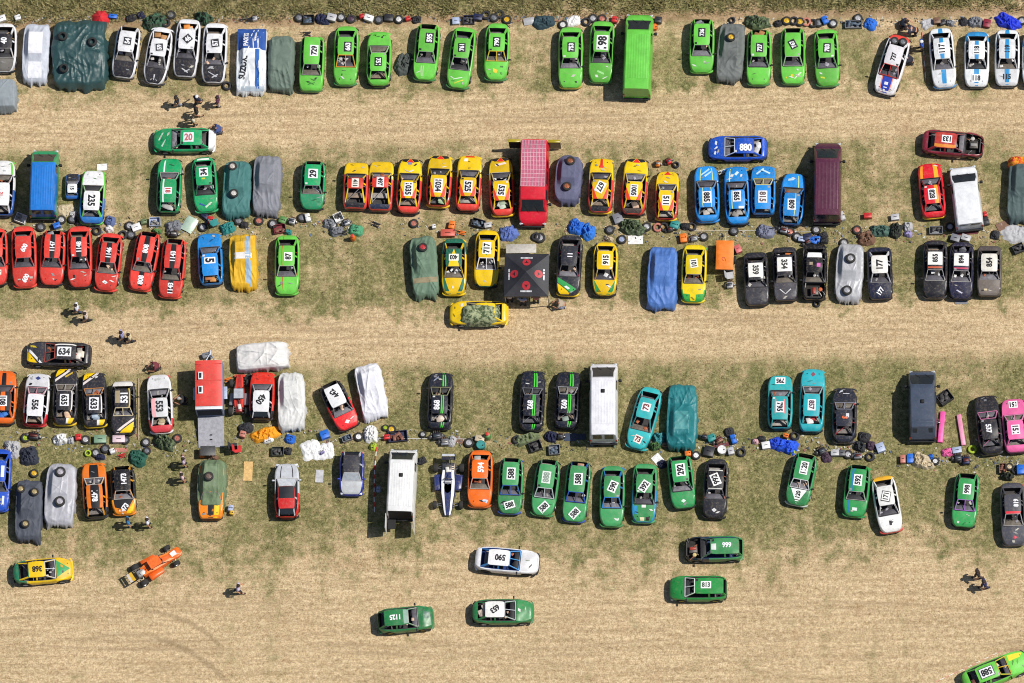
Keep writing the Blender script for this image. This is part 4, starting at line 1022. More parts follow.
ROWB = dict(roof=WHT, bon=BLK, bump=BLK)
car('white race car with plain black bonnet, rightmost neighbour of the huge tarpaulin', (130, 27), (122.8, 79), 'hat', WHT, num=('54', WHT, BLK, .36, 0, .0, .1, '#d8d8da'), bnum=None, **ROWB)
car('white race car numbered 59 with white emblem on black bonnet, brown rear trim', (163, 27), (153.5, 85), 'cou', WHT, num=('59', WHT, BLK, .34, 12, 0, .1, '#d8d8da'), dec=[('bonnet', -.1, .6, -.06, .06, '#d8d8dc'), ('bonnet', [(.3, 0), (.4, .1), (.75, .55), (.7, .40)], '#d8d8dc'), ('bonnet', [(.3, 0), (.4, -.1), (.75, -.55), (.7, -.40)], '#d8d8dc')], rload=['#a8794a', '#c09060'], **ROWB)
car('white race car numbered 46 on a tilted black square, orange bags in its rear', (189.5, 19), (184.6, 78), 'sal', WHT, num=('46', WHT, BLK, .36, -45, 0, .1, '#d8d8da'), dec=[('bonnet', [(.1, -.3), (.25, -.3), (.7, .35), (.55, .35)], '#c8c8cc'), ('bonnet', [(.2, .5), (.3, .5), (.6, .0), (.5, .0)], '#c8c8cc')], rload=['#e08a3a', '#e8a860', '#d0d0d0'], **ROWB)
car('white race car numbered 57 with scuffed black bonnet beside the blue and white cover', (216, 23), (213.5, 84), 'sal', WHT, num=('57', WHT, BLK, .38, 10, 0, .1, '#d8d8da'), dec=[('bonnet', [(-.2, -.5), (-.1, -.5), (.5, .3), (.4, .4)], '#b8b8bd'), ('bonnet', [(.1, .4), (.2, .5), (.6, -.1), (.5, -.2)], '#b8b8bd')], cage='#8d8d95', **ROWB)
c = cover('car under a blue and white lettered advertising banner', (252, 28), (251, 93), 1.95, '#e4e8ec', dec=[(-.98, -.28, -.96, .98, '#1f4f9e'), (-.25, .92, .30, .58, '#2a64b4'), (.86, .98, -.9, .9, '#b6c4d0')], amp=.05, sq=10)
cover_text(c, 'PARTS', -.58, -.35, .34, 180, WHT); cover_text(c, 'SUZUKI', .3, -.52, .42, 172, '#22242a'); cover_text(c, 'www.', -.62, .3, .14, 180, WHT)
cover('car under a grey-green tarpaulin next to the lettered banner', (282, 36), (281, 91), 1.72, '#66776b', amp=.05, prof=[(-1, .85), (-.8, 1.05), (-.4, 1.2), (.3, 1.2), (.7, 1.05), (1, .7)], cabw=.75)
LB = dict(body=LIME, bump=DGR)
N_ = lambda t, s=.34, ro=0, du=0, dv=0: (t, WHT, INK_, s, ro, du, dv)
car('lime green race car numbered 729, its rear just beside the grey-green tarpaulin', (313, 37), (311, 92), 'est', num=('729', INK_, WHT, .40, 0, .0, .30), dec=[('bonnet', [(.0, -.35), (.1, -.4), (.35, .3), (.25, .35)], '#2c7a20'), ('bonnet', [(.3, -.3), (.4, -.3), (.1, .4), (.0, .4)], '#2c7a20')], **LB)
car('lime green race car numbered 663 with orange windscreen frame', (347, 26), (345.5, 86), 'sal', num=N_('663', .36, 0, .1, .25), wsf='#e88a18', dec=[('bonnet', -.62, -.55, -.35, .05, '#1c3a14'), ('bonnet', [(-.2, -.4), (-.2, -.26), (.15, -.33), (.1, -.36)], '#1c3a14')], **LB)
car('lime green race car numbered 751, the only one of its row facing the verge', (378.5, 87), (380, 32), 'sal', num=N_('751', .34), body=LIME, dec=[('bonnet', .35, .5, -.5, -.38, '#1c3a14'), ('bonnet', .35, .5, .38, .5, '#1c3a14')])
car('lime green race car numbered 595 with two pale stripes on its bonnet', (429, 24), (424.5, 81), 'hat', num=N_('595', .38, 0, -.2, .3), dec=[('bonnet', -.6, .9, -.42, -.34, '#c8e4b0'), ('bonnet', -.6, .9, -.22, -.14, '#c8e4b0')], **LB)
car('lime green race car numbered 761 with diagonal white and yellow bonnet marks', (465.4, 27), (457.5, 89), 'sal', num=N_('761', .34, 6), dec=[('bonnet', [(.15, -.55), (.25, -.55), (-.05, .4), (-.15, .4)], '#d8ecd0'), ('bonnet', [(.6, -.4), (.72, -.4), (.25, .55), (.12, .55)], '#d8d040')], **LB)
car('lime green race car numbered 790 with a yellow patch on its bonnet', (498, 23), (496, 81), 'sal', num=N_('790', .34), wsf='#d8b428', dec=[('bonnet', [(-.2, -.3), (.0, .18), (.4, .05), (.25, -.3)], '#f0d040')], **LB)
car('lime green race car numbered 753 with yellow front bumper edge', (571, 27), (570.5, 89), 'sal', num=N_('753', .34, 0, 0, .1), body=LIME, bump='#b4a428')
car('lime green race car with a big white roof panel numbered 198', (603, 21), (600.5, 83.5), 'sal', num=('198', INK_, '#f2f2f2', .62, 0, .1, .1), dec=[('bonnet', [(-.2, -.3), (.0, -.35), (.3, .3), (.1, .35)], '#9ad88a')], **LB)
van('lime green panel van, the only van in the first row', (637, 99), (640, 15), 1.88, 2.35, LIME, nose=.09, ws=.285, slope=.09, ribs=9, rwin=False)
car('lime green race car numbered 736, shortest of its row, right of the green van', (702.5, 19), (701.5, 73.5), 'hat', num=N_('736', .32, 0, -.15), body=LIME, bump=LIME, rbump=BLK, rload=['#888a90', '#6c6e74'])
c = cover('car under a dull grey tarpaulin with one yellow wheel on top', (733, 23), (728.5, 82), 1.78, '#6d7270', amp=.05)
junk('wheel', 0, 0, '#e2b832', .58, on=c.on(731, 38), place='yellow wheel lying on the grey covered car', noun=' ')
car('lime green race car numbered 727 beside the dull grey tarpaulin', (759.5, 30), (758.5, 86), 'hat', num=N_('727', .32, 0, .2, .1), rload=['#b07a4a', '#98683c'], **LB)
car('lime green race car numbered 767 with yellow spots on its bonnet', (793, 28), (793, 85), 'hat', num=N_('767', .32, 28), dec=[('bonnet', [(.0, -.2), (.0, .05), (.3, .05), (.3, -.2)], '#e8d030'), ('bonnet', [(.5, .15), (.6, .2), (-.2, .85), (-.25, .7)], '#d8ecc0'), ('bonnet', .3, .5, -.75, -.6, '#e8d030')], **LB)
car('lime green race car numbered 783, rightmost lime car of the first row', (825.5, 29), (828, 87), 'sal', num=N_('783', .34, -4, 0, .1), dec=[('bonnet', [(.0, -.7), (.2, -.7), (.3, -.3), (.1, -.3)], '#d0d838')], seat='#d07a2a', **LB)
c = car('white race car 737 with red rear and blue stripe, parked askew', (901, 35.5), (883.5, 95), 'sal', '#f0eef2', num=('737', INK_, None, .34, 0, .15), body2=(RED, .07, 'rear'), wsf='#c83028', dec=[('bonnet', -.95, .98, -.56, .56, '#f08a6a'), ('bonnet', -.95, .98, -.46, .46, '#1838a8'), ('bonnet', -.3, .05, -.18, .18, '#e8e8f0'), ('bonnet', .3, .42, -.18, .18, '#e8e8f0')])
for k, (x, y) in enumerate(((894.5, 41.5), (903, 42.5))):
    p = at(x, y, 1.0); junk('wheel', 0, 0, '#7d8088', .56, on=p, noun=' ', place=('left' if k == 0 else 'right') + ' spare wheel on the red tail of white car 737')
BS = '#2a90cc'
BSD = [('bonnet', -1, 1, -.23, .23, BS), ('roof', -1, 1, -.26, .26, BS), ('boot', -1, 1, -.23, .23, BS)]
car('white race car 117 with blue centre stripe, leftmost of the blue-striped trio', (940, 28), (945, 88.5), 'sal', '#eef1f4', num=('117', INK_, '#eef1f4', .42), dec=BSD, bump='#3a86c0')
car('white race car 118 with blue centre stripe and black number on its bonnet', (977, 31.5), (976.5, 88), 'sal', '#eef1f4', num=('118', INK_, '#eef1f4', .36), bnum=('118', INK_, '#eef1f4', .36, -90, .1), dec=BSD, body2=('#2a8ccc', .2, 'rear'))
car('white race car 119 with unbroken blue centre stripe, beside bright blue sheeting', (1007.5, 29.5), (1007, 87), 'sal', '#eef1f4', num=('119', INK_, None, .36), bnum=('115', INK_, None, .36, -90, .0), dec=BSD)
car('blue and white race car cut off by the right edge', (1035, 31), (1034, 88), 'sal', '#eef1f4', dec=BSD, body2=('#2a8ccc', .3, 'rear'))
cover('pale grey covered trailer corner at the left edge below car 40', (4, 80), (4, 112), 1.7, '#8f989e', amp=.02, z1=1.3, prof=[(-1, 1.1), (-.6, 1.3), (.3, 1.3), (.8, 1.1), (1, .4)], cabw=.8, cat='covered trailer', name='covered_trailer')

# ---------------------------------------------------------------- second row
car('white race car with lime nose and blue tail at the left edge', (2, 217), (4, 161), 'hat', WHT, body2=('#2c66c0', .45, 'rear'), bump=LIME, bon='#f0f0f0', roof='#f0f0f0', dec=[('bonnet', -1, 1, .78, 1, LIME)], num=('21', '#c83a3a', None, .26))
van('long van with bright blue roof and green cab', (44, 219.5), (46, 151), 1.82, 2.3, '#1e9a62', nose=.08, ws=.28, upper='#1a78d2', roof='#1a78d2', ribs=9, slope=.05)
car('tiny black and blue midget race car with a white number plate roof', (72.5, 199), (72.5, 173), 'box', '#1e62b4', bon=BLK, roof='#f0f0f0', num=('15', INK_, None, .5), s=.52, W=1.9, group=None, cat='midget car', name='midget_car', bump=BLK)
car('white-roofed race car 235 with lime wings and blue rear', (91.5, 225), (94.5, 171), 'sal', LIME, bon='#f0f0f2', roof='#f0f0f2', boot='#2a7ac8', body2=('#2a7ac8', .42, 'rear'), num=('235', INK_, '#f2f2f2', .50), cage='#b8b8c0')
EG = dict(body=GRN)
car('emerald green race car numbered 20 parked sideways on the lane edge', (215.5, 141), (154, 141), 'sal', num=('20', '#c06a6a', WHT, .50, 0, .25), dec=[('bonnet', [(-.1, .7), (.1, .7), (.55, -.1), (.35, -.1)], '#c8dcc8'), ('bonnet', [(-.4, .0), (-.25, -.1), (.2, -.75), (.0, -.8)], '#b8d0c0')], boot=WHT, rbump=WHT, body2=(WHT, .10, 'rear'), **EG)
car('emerald green race car numbered 18 with white lengthwise stripe', (168.5, 214), (170.5, 159), 'hat', num=('18', '#b84040', WHT, .36), dec=[('bonnet', -1, 1, -.58, -.44, '#e0ece4'), ('roof', -1, 1, -.72, -.52, '#e0ece4')], rload=['#b8b8b4', '#9a9a98'], **EG)
car('emerald green race car numbered 34 with diagonal white bonnet marks', (203, 157), (207, 213), 'sal', num=('34', INK_, WHT, .44, 0, -.35, .0), dec=[('bonnet', [(.55, -.15), (.65, .05), (.05, .65), (-.05, .5)], '#c8dcc0'), ('bonnet', [(.0, -.6), (.15, -.7), (.45, -.2), (.3, -.1)], '#2a4a9a'), ('roof', .25, .42, -.3, .15, '#c8c838'), ('boot', -.3, .5, -.7, .7, '#e8eee8')], **EG)
c = cover('car under a teal-green tarpaulin with two wheels on top', (238, 161), (236, 217), 1.86, '#3f7674', amp=.05)
junk('wheel', 0, 0, '#c8c0b8', .60, on=c.on(232.6, 167), noun=' ', place='upper wheel on the teal covered car'); junk('wheel', 0, 0, '#d0ccc8', .60, on=c.on(234, 194), noun=' ', place='lower wheel on the teal covered car')
cover('car under a mid grey cloth, emerald green corner showing', (268, 155), (266, 215), 1.84, '#83858e', amp=.045)
car('small emerald green race car with white panel numbered 29', (314, 161), (312, 210.5), 'hat', num=('29', INK_, WHT, .48, 0, -.1, .05), bon='#2f9468', cage='#c83a3a', **EG)
YR = dict(body=YEL, body2=(RED, .55, 'rear'))
TRI = [('bonnet', [(.45, -.42), (.45, .42), (1, .06), (1, -.06)], '#e02c20'), ('bonnet', [(.62, -1), (.50, -.46), (1, -.12), (1, -1)], '#1c1c22'), ('bonnet', [(.62, 1), (.50, .46), (1, .12), (1, 1)], '#1c1c22')]
car('yellow, red and black race car 411 with open rear cage, leftmost of the yellow row', (355, 210), (357, 163), 'pick', YEL, body2=(RED, .72, 'rear'), roof='#d83a20', boot=BLK, num=('411', INK_, '#e8e4d8', .32), cage='#9a9a9a', rbump=BLK, seat='#101014')
car('yellow and red race car 497 with dark blue tail section', (380, 211.5), (382, 162), 'pick', YEL, body2=(RED, .6, 'rear'), roof='#e03424', boot='#26304a', num=('497', INK_, WHT, .34), cage='#b8b8b8', rbump=BLK)
YT = [('roof', [(-1, -.9), (-1, -.35), (.3, -.95), (.3, -1)], '#e23a24'), ('roof', [(-1, .9), (-1, .35), (.3, .95), (.3, 1)], '#e23a24')]
car('yellow and red race car numbered 1035 in big white letters', (408, 214.5), (411, 159), 'sal', num=('1035', INK_, WHT, .42), dec=TRI + YT + [('bonnet', .2, .5, -.25, .2, '#7a8ab8')], boot=RED, **YR)
car('yellow and red race car numbered 1034, red triangle on black nose', (438, 208), (441, 156), 'hat', num=('1034', INK_, WHT, .42), dec=TRI + YT, rload=['#9ab890', '#b8c8a8'], **YR)
car('yellow and red race car numbered 525 with red nose edge', (467.5, 212), (470.5, 156), 'sal', num=('525', INK_, WHT, .44), dec=YT + [('bonnet', .75, 1, -.55, .55, '#e03a20'), ('bonnet', .2, .6, -.6, -.2, '#f0e8e0')], boot=RED, **YR)
car('yellow and red race car numbered 535 right beside the red van', (503, 217), (500.5, 158), 'sal', num=('535', INK_, WHT, .42, -10), dec=TRI + YT + [('bonnet', [(-.2, -.5), (.1, -.6), (.35, .5), (.1, .6)], '#f0dcd0')], boot=RED, rload=['#b8c8b0', '#c8c8c0', '#98a890'], **YR)
rm = van('red minibus with a gridded pink roof panel, facing the car row below', (535, 144), (533, 227), 1.92, 2.15, CRIM, ribs=0, nose=.14, ws=.25, slope=.05, roofglass=('#c06a82', '#e8c0c8'), rwin=True)
for sg in (1, -1):     # rear doors folded right out, yellow along the top
    q = MB(); q.box((-2.72, sg * 1.32, 1.0), (.10, .78, 1.5), bev=.02); d = q.build('rear_door', paint('#2a2226'), rm); q = MB(); q.box((-2.70, sg * 1.32, 1.80), (.20, .80, .08), bev=.02); q.build('door_trim', paint('#b0a01c'), d)
c = cover('car under a purple-grey cover with two rusty wheels on top', (570, 155), (567, 204), 1.75, '#5d5f7c', amp=.02, sq=3.6)
junk('wheel', 0, 0, '#9a5a3c', .60, on=c.on(570.5, 161.5), noun=' ', place='upper rusty wheel on the purple-grey covered car'); junk('wheel', 0, 0, '#a4603e', .60, on=c.on(567, 187), noun=' ', place='lower rusty wheel on the purple-grey covered car')
car('yellow and red race car numbered 677 with red arrow on its bonnet', (600, 214), (602, 159), 'sal', num=('677', INK_, WHT, .40, -25, .2), dec=[('bonnet', -.2, .98, -.14, .14, '#e02c20'), ('bonnet', [(-.3, -.2), (-.3, .2), (0, .26), (0, -.26)], '#e02c20')] + YT, cage='#e0d8c8', boot=BLK, **YR)
car('yellow and red race car numbered 1005, in front of the bundled net', (633, 216), (637, 159), 'sal', num=('1005', INK_, WHT, .36), dec=TRI + YT, boot='#4a3c38', rload=['#c8a890', '#6a5a50'], **YR)
car('yellow and red race car numbered 511 with bare front wheels', (666, 221), (668, 172), 'hat', num=('511', INK_, WHT, .40), dec=TRI[:1] + YT, W=1.56, boot=RED, **YR)
car('royal blue race car with big white 880 parked across the blue row', (767, 149), (708.5, 149), 'sal', ROY, num=('880', WHT, None, .50, 0, -.15, -.25), dec=[('bonnet', [(-.1, .55), (.15, .7), (.25, .35), (.0, .2)], '#e8ecf4'), ('bonnet', [(-.2, .0), (-.05, .1), (.3, -.15), (.2, -.25)], '#e8ecf4'), ('bonnet', [(.0, -.45), (.2, -.35), (.35, -.7), (.15, -.8)], '#e8ecf4')], rload=['#d8d8d8', '#c0c0c4'], wsf='#c8d0d8', mirror=False)
SB = dict(body=SKY)
SS = lambda a, b, c='#d8e070': [('bonnet', -1, 1, a, b, c), ('roof', -1, 1, a * .95, b * .95, c)]
car('sky blue race car 885 with two thin yellow stripes', (708, 223), (706, 166.5), 'sal', num=('885', INK_, WHT, .42), dec=SS(-.62, -.54) + SS(.56, .64) + [('bonnet', [(-.3, -.5), (-.1, -.5), (.7, .3), (.5, .4)], '#b8dcf0'), ('bonnet', [(-.5, -.1), (-.3, -.2), (.3, .5), (.1, .5)], '#b8dcf0')], rload=['#c0b8b0', '#a8a098', '#c8c4c0'], **SB)
car('sky blue race car 865 with one yellow stripe on the left', (738, 225.5), (736, 167), 'sal', num=('865', INK_, WHT, .40, 0, .3), dec=SS(-.7, -.6) + [('bonnet', [(-.2, .0), (.0, -.2), (.4, .1), (.2, .3)], '#d0e6f4'), ('roof', -1, -.75, .2, .9, '#e8f0f4')], rload=['#8c8880', '#a8a4a0'], **SB)
car('sky blue race car 815 with crossed white bonnet marks, shorter than its neighbours', (763, 216), (763.5, 166.5), 'est', num=('815', '#6a5a5a', WHT, .44), dec=[('bonnet', [(-.4, -.6), (-.2, -.7), (.7, .0), (.5, .1)], '#c8e4f4'), ('bonnet', [(.3, -.2), (.5, -.1), (-.1, .7), (-.3, .6)], '#c8e4f4')], wsf='#e0d890', **SB)
car('sky blue race car 809 parked slightly crooked beside the purple van', (790.5, 226), (795, 174), 'hat', num=('809', INK_, WHT, .40, 4), dec=SS(.42, .5) + [('bonnet', [(-.1, -.6), (.2, -.6), (.35, .0), (.05, .0)], '#b8dcf0')], **SB)
van('dark purple van with rust-coloured side strips', (827, 224), (828, 143.5), 1.84, 2.2, PUR, nose=.09, ws=.285, ribs=6, slope=.05, bon='#4a1f38')
car('maroon wrecked race car with exposed engine and white panel 133', (922.5, 142), (983, 147), 'sal', MAR, roof='#c23a34', num=('133', INK_, WHT, .38, 0, .1, .15), dec=[('roof', -1, 1, -.95, -.55, '#e08a30')], engine=True, dent=.05, frame='#a02a38')
car('red race car with yellow stripes numbered 828', (934.5, 219), (929, 164), 'sal', '#e0182c', num=('828', INK_, WHT, .38, 0, 0, .0), dec=[('bonnet', -1, 1, -.95, -.7, '#f09a20'), ('bonnet', -1, 1, .35, .75, '#f4b020'), ('roof', -1, 1, .3, .75, '#f0a020')], rbump=YEL)
van('white people carrier with shaped bonnet and dark rear window', (970, 230.5), (962.5, 167.5), 1.85, 1.75, '#e6e8ec', ribs=0, nose=.13, ws=.33, hood=.95, slope=.05, cat='minivan', name='people_carrier')
c = cover('car under a dark slate-green cover at the right edge, red nose showing', (1025, 157), (1021, 221), 1.95, '#4b5d5e', amp=.04)
p = at(1017, 163, 1.0); 

# ---------------------------------------------------------------- third row
RB = dict(body=RED)
NB = lambda t, s, col=INK_: dict(num=(t, WHT, col, s))
car('bright red race car cut by the left edge', (-5, 228), (-4, 286), 'sal', dec=[('bonnet', -.6, .0, .2, .6, '#e8e0e0')], **RB)
car('bright red race car 600 with diagonal white number on roof and bonnet', (23, 226), (25.5, 288), 'sal', num=('600', WHT, None, .36, -28, .1, .1), bnum=('600', WHT, None, .36, -32, .2, .1), **RB)
car('bright red race car 1147 with black band along the roof', (54, 230.5), (51.5, 286), 'hat', dec=[('roof', -1, 1, -.28, .34, INK_)], num=('1147', WHT, None, .34), rload=['#8a8c90'], **RB)
car('bright red race car 1148 with black band and bonnet slot', (79, 226), (80.5, 288), 'sal', dec=[('roof', -1, 1, -.34, .34, INK_), ('bonnet', -.3, .1, -.65, -.45, '#2a1414')], num=('1148', WHT, None, .36), **RB)
car('bright red race car 1146 with small white square on its bonnet', (112, 233), (105.5, 291.5), 'sal', dec=[('roof', -1, 1, -.34, .34, INK_), ('bonnet', [(-.1, -.15), (.15, -.4), (.4, .0), (.15, .2)], '#e8ecec'), ('bonnet', [(.12, -.12), (.15, -.2), (.25, -.05), (.15, .0)], '#3a8a7a')], num=('1146', WHT, None, .36), **RB)
car('bright red race car with white 808 on black bands, angled most', (150, 232), (139.5, 291), 'hat', dec=[('roof', -1, 1, -.30, .36, INK_), ('bonnet', -1, 1, -.22, .26, INK_)], num=('808', WHT, None, .38), bnum=('808', WHT, None, .38), **RB)
car('bright red race car with white 1143 on black bands', (175.5, 239), (170, 298.5), 'hat', dec=[('roof', -1, 1, -.30, .34, INK_), ('bonnet', -1, 1, -.22, .26, INK_)], num=('1143', WHT, None, .36), bnum=('1143', WHT, None, .36), **RB)
car('sky blue race car numbered 5 among the red cars and the yellow cover', (212, 286), (209, 234), 'hat', num=('5', INK_, WHT, .60, 0, .35, .0), rload=['#c88a4a', '#a8683a'], dec=[('bonnet', .2, .34, -.62, -.5, '#15507a'), ('bonnet', .2, .34, .5, .62, '#15507a')], **SB)
cover('car under a bright yellow sheet with pale blue band', (242, 234), (244, 289), 1.78, '#e2b01c', amp=.055, dec=[(-.98, .98, .22, .62, '#9ab4cc'), (-.22, .02, -.66, .70, '#ece8e4')], sq=9)
car('lime green race car 87 with a thin red stripe along its left', (287.5, 235), (287, 295.5), 'sal', num=('87', INK_, '#eef4e8', .40, 0, .1, .2), dec=[('bonnet', -1, 1, -.42, -.36, '#c83a24'), ('roof', -1, 1, -.62, -.54, '#c83a24'), ('boot', -1, 1, -.45, -.38, '#c83a24')], cage='#c83a34', body=LIME, bump=LIME)
c = cover('car under an olive-green tarpaulin with a red wheel on its roof', (422, 236), (427, 297), 1.74, '#66806a', amp=.05, dec=[(.42, .60, -.92, .92, '#94886a')])
junk('wheel', 0, 0, '#c23a40', .60, on=c.on(423, 248), noun=' ', place='red wheel on the olive covered car')
GY = '#176a52'
car('yellow and dark green race car 403 with a yellow triangle on its roof', (454.5, 238), (454, 296), 'sal', YEL, roof=GY, body2=(GY, .30, 'rear'), num=('403', INK_, '#f4f0e0', .32, 90, .0, .0), dec=[('roof', [(-.95, -.02), (-.95, .02), (.99, .72), (.99, -.72)], YEL), ('bonnet', [(-1, -1), (-1, -.86), (1, -.45), (1, -1)], GY), ('bonnet', [(-1, 1), (-1, .86), (1, .45), (1, 1)], GY)], cage='#d8b0a0', seat='#c83030')
car('yellow race car with white 717 on a green diamond', (488, 230), (486, 288), 'sal', YEL, num=('717', INK_, '#f0f4e8', .42, 0, -.1), dec=[('roof', [(-.7, 0), (0, .75), (.7, 0), (0, -.75)], '#1c8a50')], bon=YEL, body2=(GY, .93, 'front'), wsf='#e8e8ec', cbar='#c83a50')
car('yellow race car buried under a camouflage net, parked crosswise', (508, 314), (450, 314), 'sal', YEL, dec=[('bonnet', [(-1, -.4), (-.7, -.9), (-.2, -.9), (-.6, -.4)], '#1aa080')], bump=YEL, rbump=YEL)
car('black race car 11 with green and yellow nose beside the black canopy', (571, 235), (567.5, 296.5), 'sal', '#2a2c36', rbump=YEL, num=('11', WHT, None, .34, 0, 0, .1), dec=[('bonnet', [(-.9, -1), (-.3, -1), (.9, .35), (.4, .9)], '#2fa050'), ('bonnet', [(-.2, -1), (1, -1), (1, .2), (.9, .25)], YEL), ('bonnet', [(.05, -.15), (.2, -.35), (.5, .05), (.35, .25)], '#eceff0')], cage='#c02c58', bump=YEL)
car('yellow race car 915 with green nose corners', (606, 242), (604.5, 296.5), 'sal', YEL, num=('915', INK_, '#f4f0e0', .40, 0, .0, .1), dec=[('bonnet', [(-.8, -1), (-.9, -.98), (1, -.35), (1, -1)], '#2a9048'), ('bonnet', [(-.8, 1), (-.9, .98), (1, .35), (1, 1)], '#2a9048')], cage='#c8706a')
cover('car under a plain blue fitted cover', (663.5, 246.5), (661, 309), 1.92, '#4d78c0', amp=.045, rough=.6)
car('yellow race car 101 with bright green corners, right of the blue cover', (695, 244.5), (693, 303), 'sal', '#f0d400', body2=('#3aa83c', .82, 'front'), bon='#f0d400', num=('101', INK_, '#f0f0e8', .36, 10, -.1, .0), dec=[('bonnet', [(.2, -1), (.3, -.3), (1, -.35), (1, -1)], '#2fa040'), ('bonnet', [(.2, 1), (.3, .3), (1, .35), (1, 1)], '#2fa040')], rbump='#4ab848')
BK = dict(body=BLK)
WB = lambda u0, u1: [('roof', u0, u1, -.9, .9, '#ecebe6')]
car('black race car with white roof square numbered 359', (755, 252), (757.5, 306.5), 'box', num=('359', '#3a3836', None, .42, 180, .0), dec=WB(-.75, .75), cage='#d8d8d8', bon='#3c3c44', **BK)
car('black race car with white roof square 354 and white V on its bonnet', (784, 247), (786, 302), 'box', num=('354', '#3a3836', None, .42, 180, -.05), dec=WB(-.75, .65) + [('bonnet', [(-.3, -.5), (-.2, -.55), (.4, .0), (.3, .0)], '#d8d8d8'), ('bonnet', [(-.3, .5), (-.2, .55), (.4, .0), (.3, .0)], '#d8d8d8')], bon='#4a4850', rload=['#d87a3a', '#c8c8c8'], **BK)
car('black stripped race car with bare engine and brown hoses', (815, 243.5), (814, 301), 'box', INK_, engine=True, dec=[('roof', -1, -.5, -.9, .9, '#e8e8e8'), ('roof', .0, .3, -.6, -.2, '#a89880'), ('roof', .1, .5, .3, .75, '#d060b0')], dent=.04, cage='#a8aab0')
c = cover('car under a shiny silver cover with two wheels and a cord', (851, 243), (848, 301.5), 1.80, '#b2b3b8', amp=.03, rough=.4)
junk('wheel', 0, 0, '#b0b0b4', .66, on=c.on(850.6, 259), noun=' ', place='upper wheel on the silver covered car'); junk('wheel', 0, 0, '#a4a4aa', .66, on=c.on(847, 291), noun=' ', place='lower wheel on the silver covered car')
car('black race car 177 with white roof and slanted bonnet number', (879, 247), (881, 300.5), 'box', NAVY, roof='#eeece6', num=('177', INK_, None, .44), bnum=('177', WHT, None, .34, -35, .1, .0), cage='#c8c8d0', frame='#d0d0d4')
car('black race car 855 with white roof square and orange strip', (935.5, 240), (935, 299), 'sal', num=('855', INK_, None, .36, 0, -.18), dec=WB(-.85, .5) + [('roof', .68, .85, -.9, .9, '#c85a3a')], cage='#b8b8c4', **BK)
car('navy race car 894 with white roof square and pink strip', (962, 242), (960.5, 300), 'sal', '#24243e', num=('894', INK_, None, .36, 0, -.18), dec=WB(-.85, .5) + [('roof', .68, .85, -.9, .9, '#c03a5a'), ('bonnet', [(.0, -.35), (.1, -.45), (.5, .1), (.4, .25)], '#c8c8d8')], rload=['#6a6a72', '#484850'])
car('grey-brown race car 854 with big white roof square, rightmost of the dark cars', (989.5, 245.5), (989, 297.5), 'box', '#57504e', roof='#e8e4da', num=('854', INK_, None, .40, 0, .0), cage='#c8b8b8', bon='#736a64', dec=[('bonnet', .2, .45, -.5, -.2, '#d8c8a0')])

# ---------------------------------------------------------------- fourth row
DY = [('bonnet', [(-.3, -1), (-.1, -1), (1, .1), (1, .4)], '#e8e4e0')]
car('black, yellow and white race car numbered 634 parked crosswise', (91, 356), (27, 354), 'sal', num=('634', '#3a3a3a', WHT, .50, 0, .1), dec=[('bonnet', [(-.8, -1), (-.5, -1), (1, .25), (1, .65)], '#ece8e8'), ('bonnet', [(-.2, -1), (1, -1), (1, .1), (.9, .1)], YEL), ('roof', -1, 1, .85, 1, '#e4e0dc'), ('bonnet', [(-.1, .5), (.1, .7), (.7, .85), (.6, .6)], '#d8c020')], cage='#a83a34', rload=['#e8dcc8', '#d8d0c0', '#e0d8d0'], bon='#34353f', wsf='#a84a40', **BK)
car('orange race car 108 with black centre stripe at the left edge', (3.5, 425), (5, 371), 'sal', ORG, dec=[('bonnet', -1, 1, -.22, .22, INK_), ('roof', -1, 1, -.98, -.3, INK_), ('roof', -1, 1, .3, .98, INK_)], num=('108', INK_, WHT, .40), rload=['#2a62b8', '#3a78c8'])
car('white race car 556 with red tail and blue badge on its bonnet', (35, 427), (39, 374), 'hat', WHT, num=('556', INK_, None, .46), body2=(CRIM, .20, 'rear'), dec=[('bonnet', [(.0, .0), (.3, .3), (.6, .0), (.3, -.3)], '#2a3a7a')], wsf='#c8909a', rbump=CRIM)
car('black race car 635 with yellow corner and diagonal white stripe', (65, 426), (66.5, 369), 'sal', num=('635', INK_, WHT, .44), dec=[('bonnet', [(-.1, -1), (1, -1), (1, .15), (.95, .2)], YEL), ('bonnet', [(-.75, -1), (-.4, -1), (1, .40), (1, .8)], '#e4d8d4'), ('boot', -1, 1, .45, 1, YEL), ('boot', -1, 1, .2, .45, '#e8e4e0'), ('roof', -1, 1, .86, 1, '#e0dcd8'), ('bonnet', [(-.2, .0), (.0, -.1), (.6, .75), (.4, .75)], '#c8a838')], rload=['#e0b890', '#d8b498', '#e8c8a8'], wsf='#b0a8a4', rbump=YEL, **BK)
car('black race car 633 with white band and yellow nose corner', (96, 428), (93.5, 373), 'sal', num=('633', INK_, WHT, .48, -4), dec=[('bonnet', [(.0, -1), (1, -1), (1, .25), (.95, .2)], YEL), ('bonnet', [(-.6, -1), (-.25, -1), (1, .45), (1, .85)], '#e4d8d4'), ('boot', -1, 1, .45, 1, YEL), ('boot', -1, 1, .2, .45, '#e8e4e0'), ('roof', -1, 1, .86, 1, '#e0dcd8'), ('bonnet', [(.2, .2), (.3, .4), (.5, .5), (.5, .2)], '#c8c8c8')], rload=['#8a98a8', '#a8b8c8'], rbump=YEL, wsf='#c88a50', **BK)
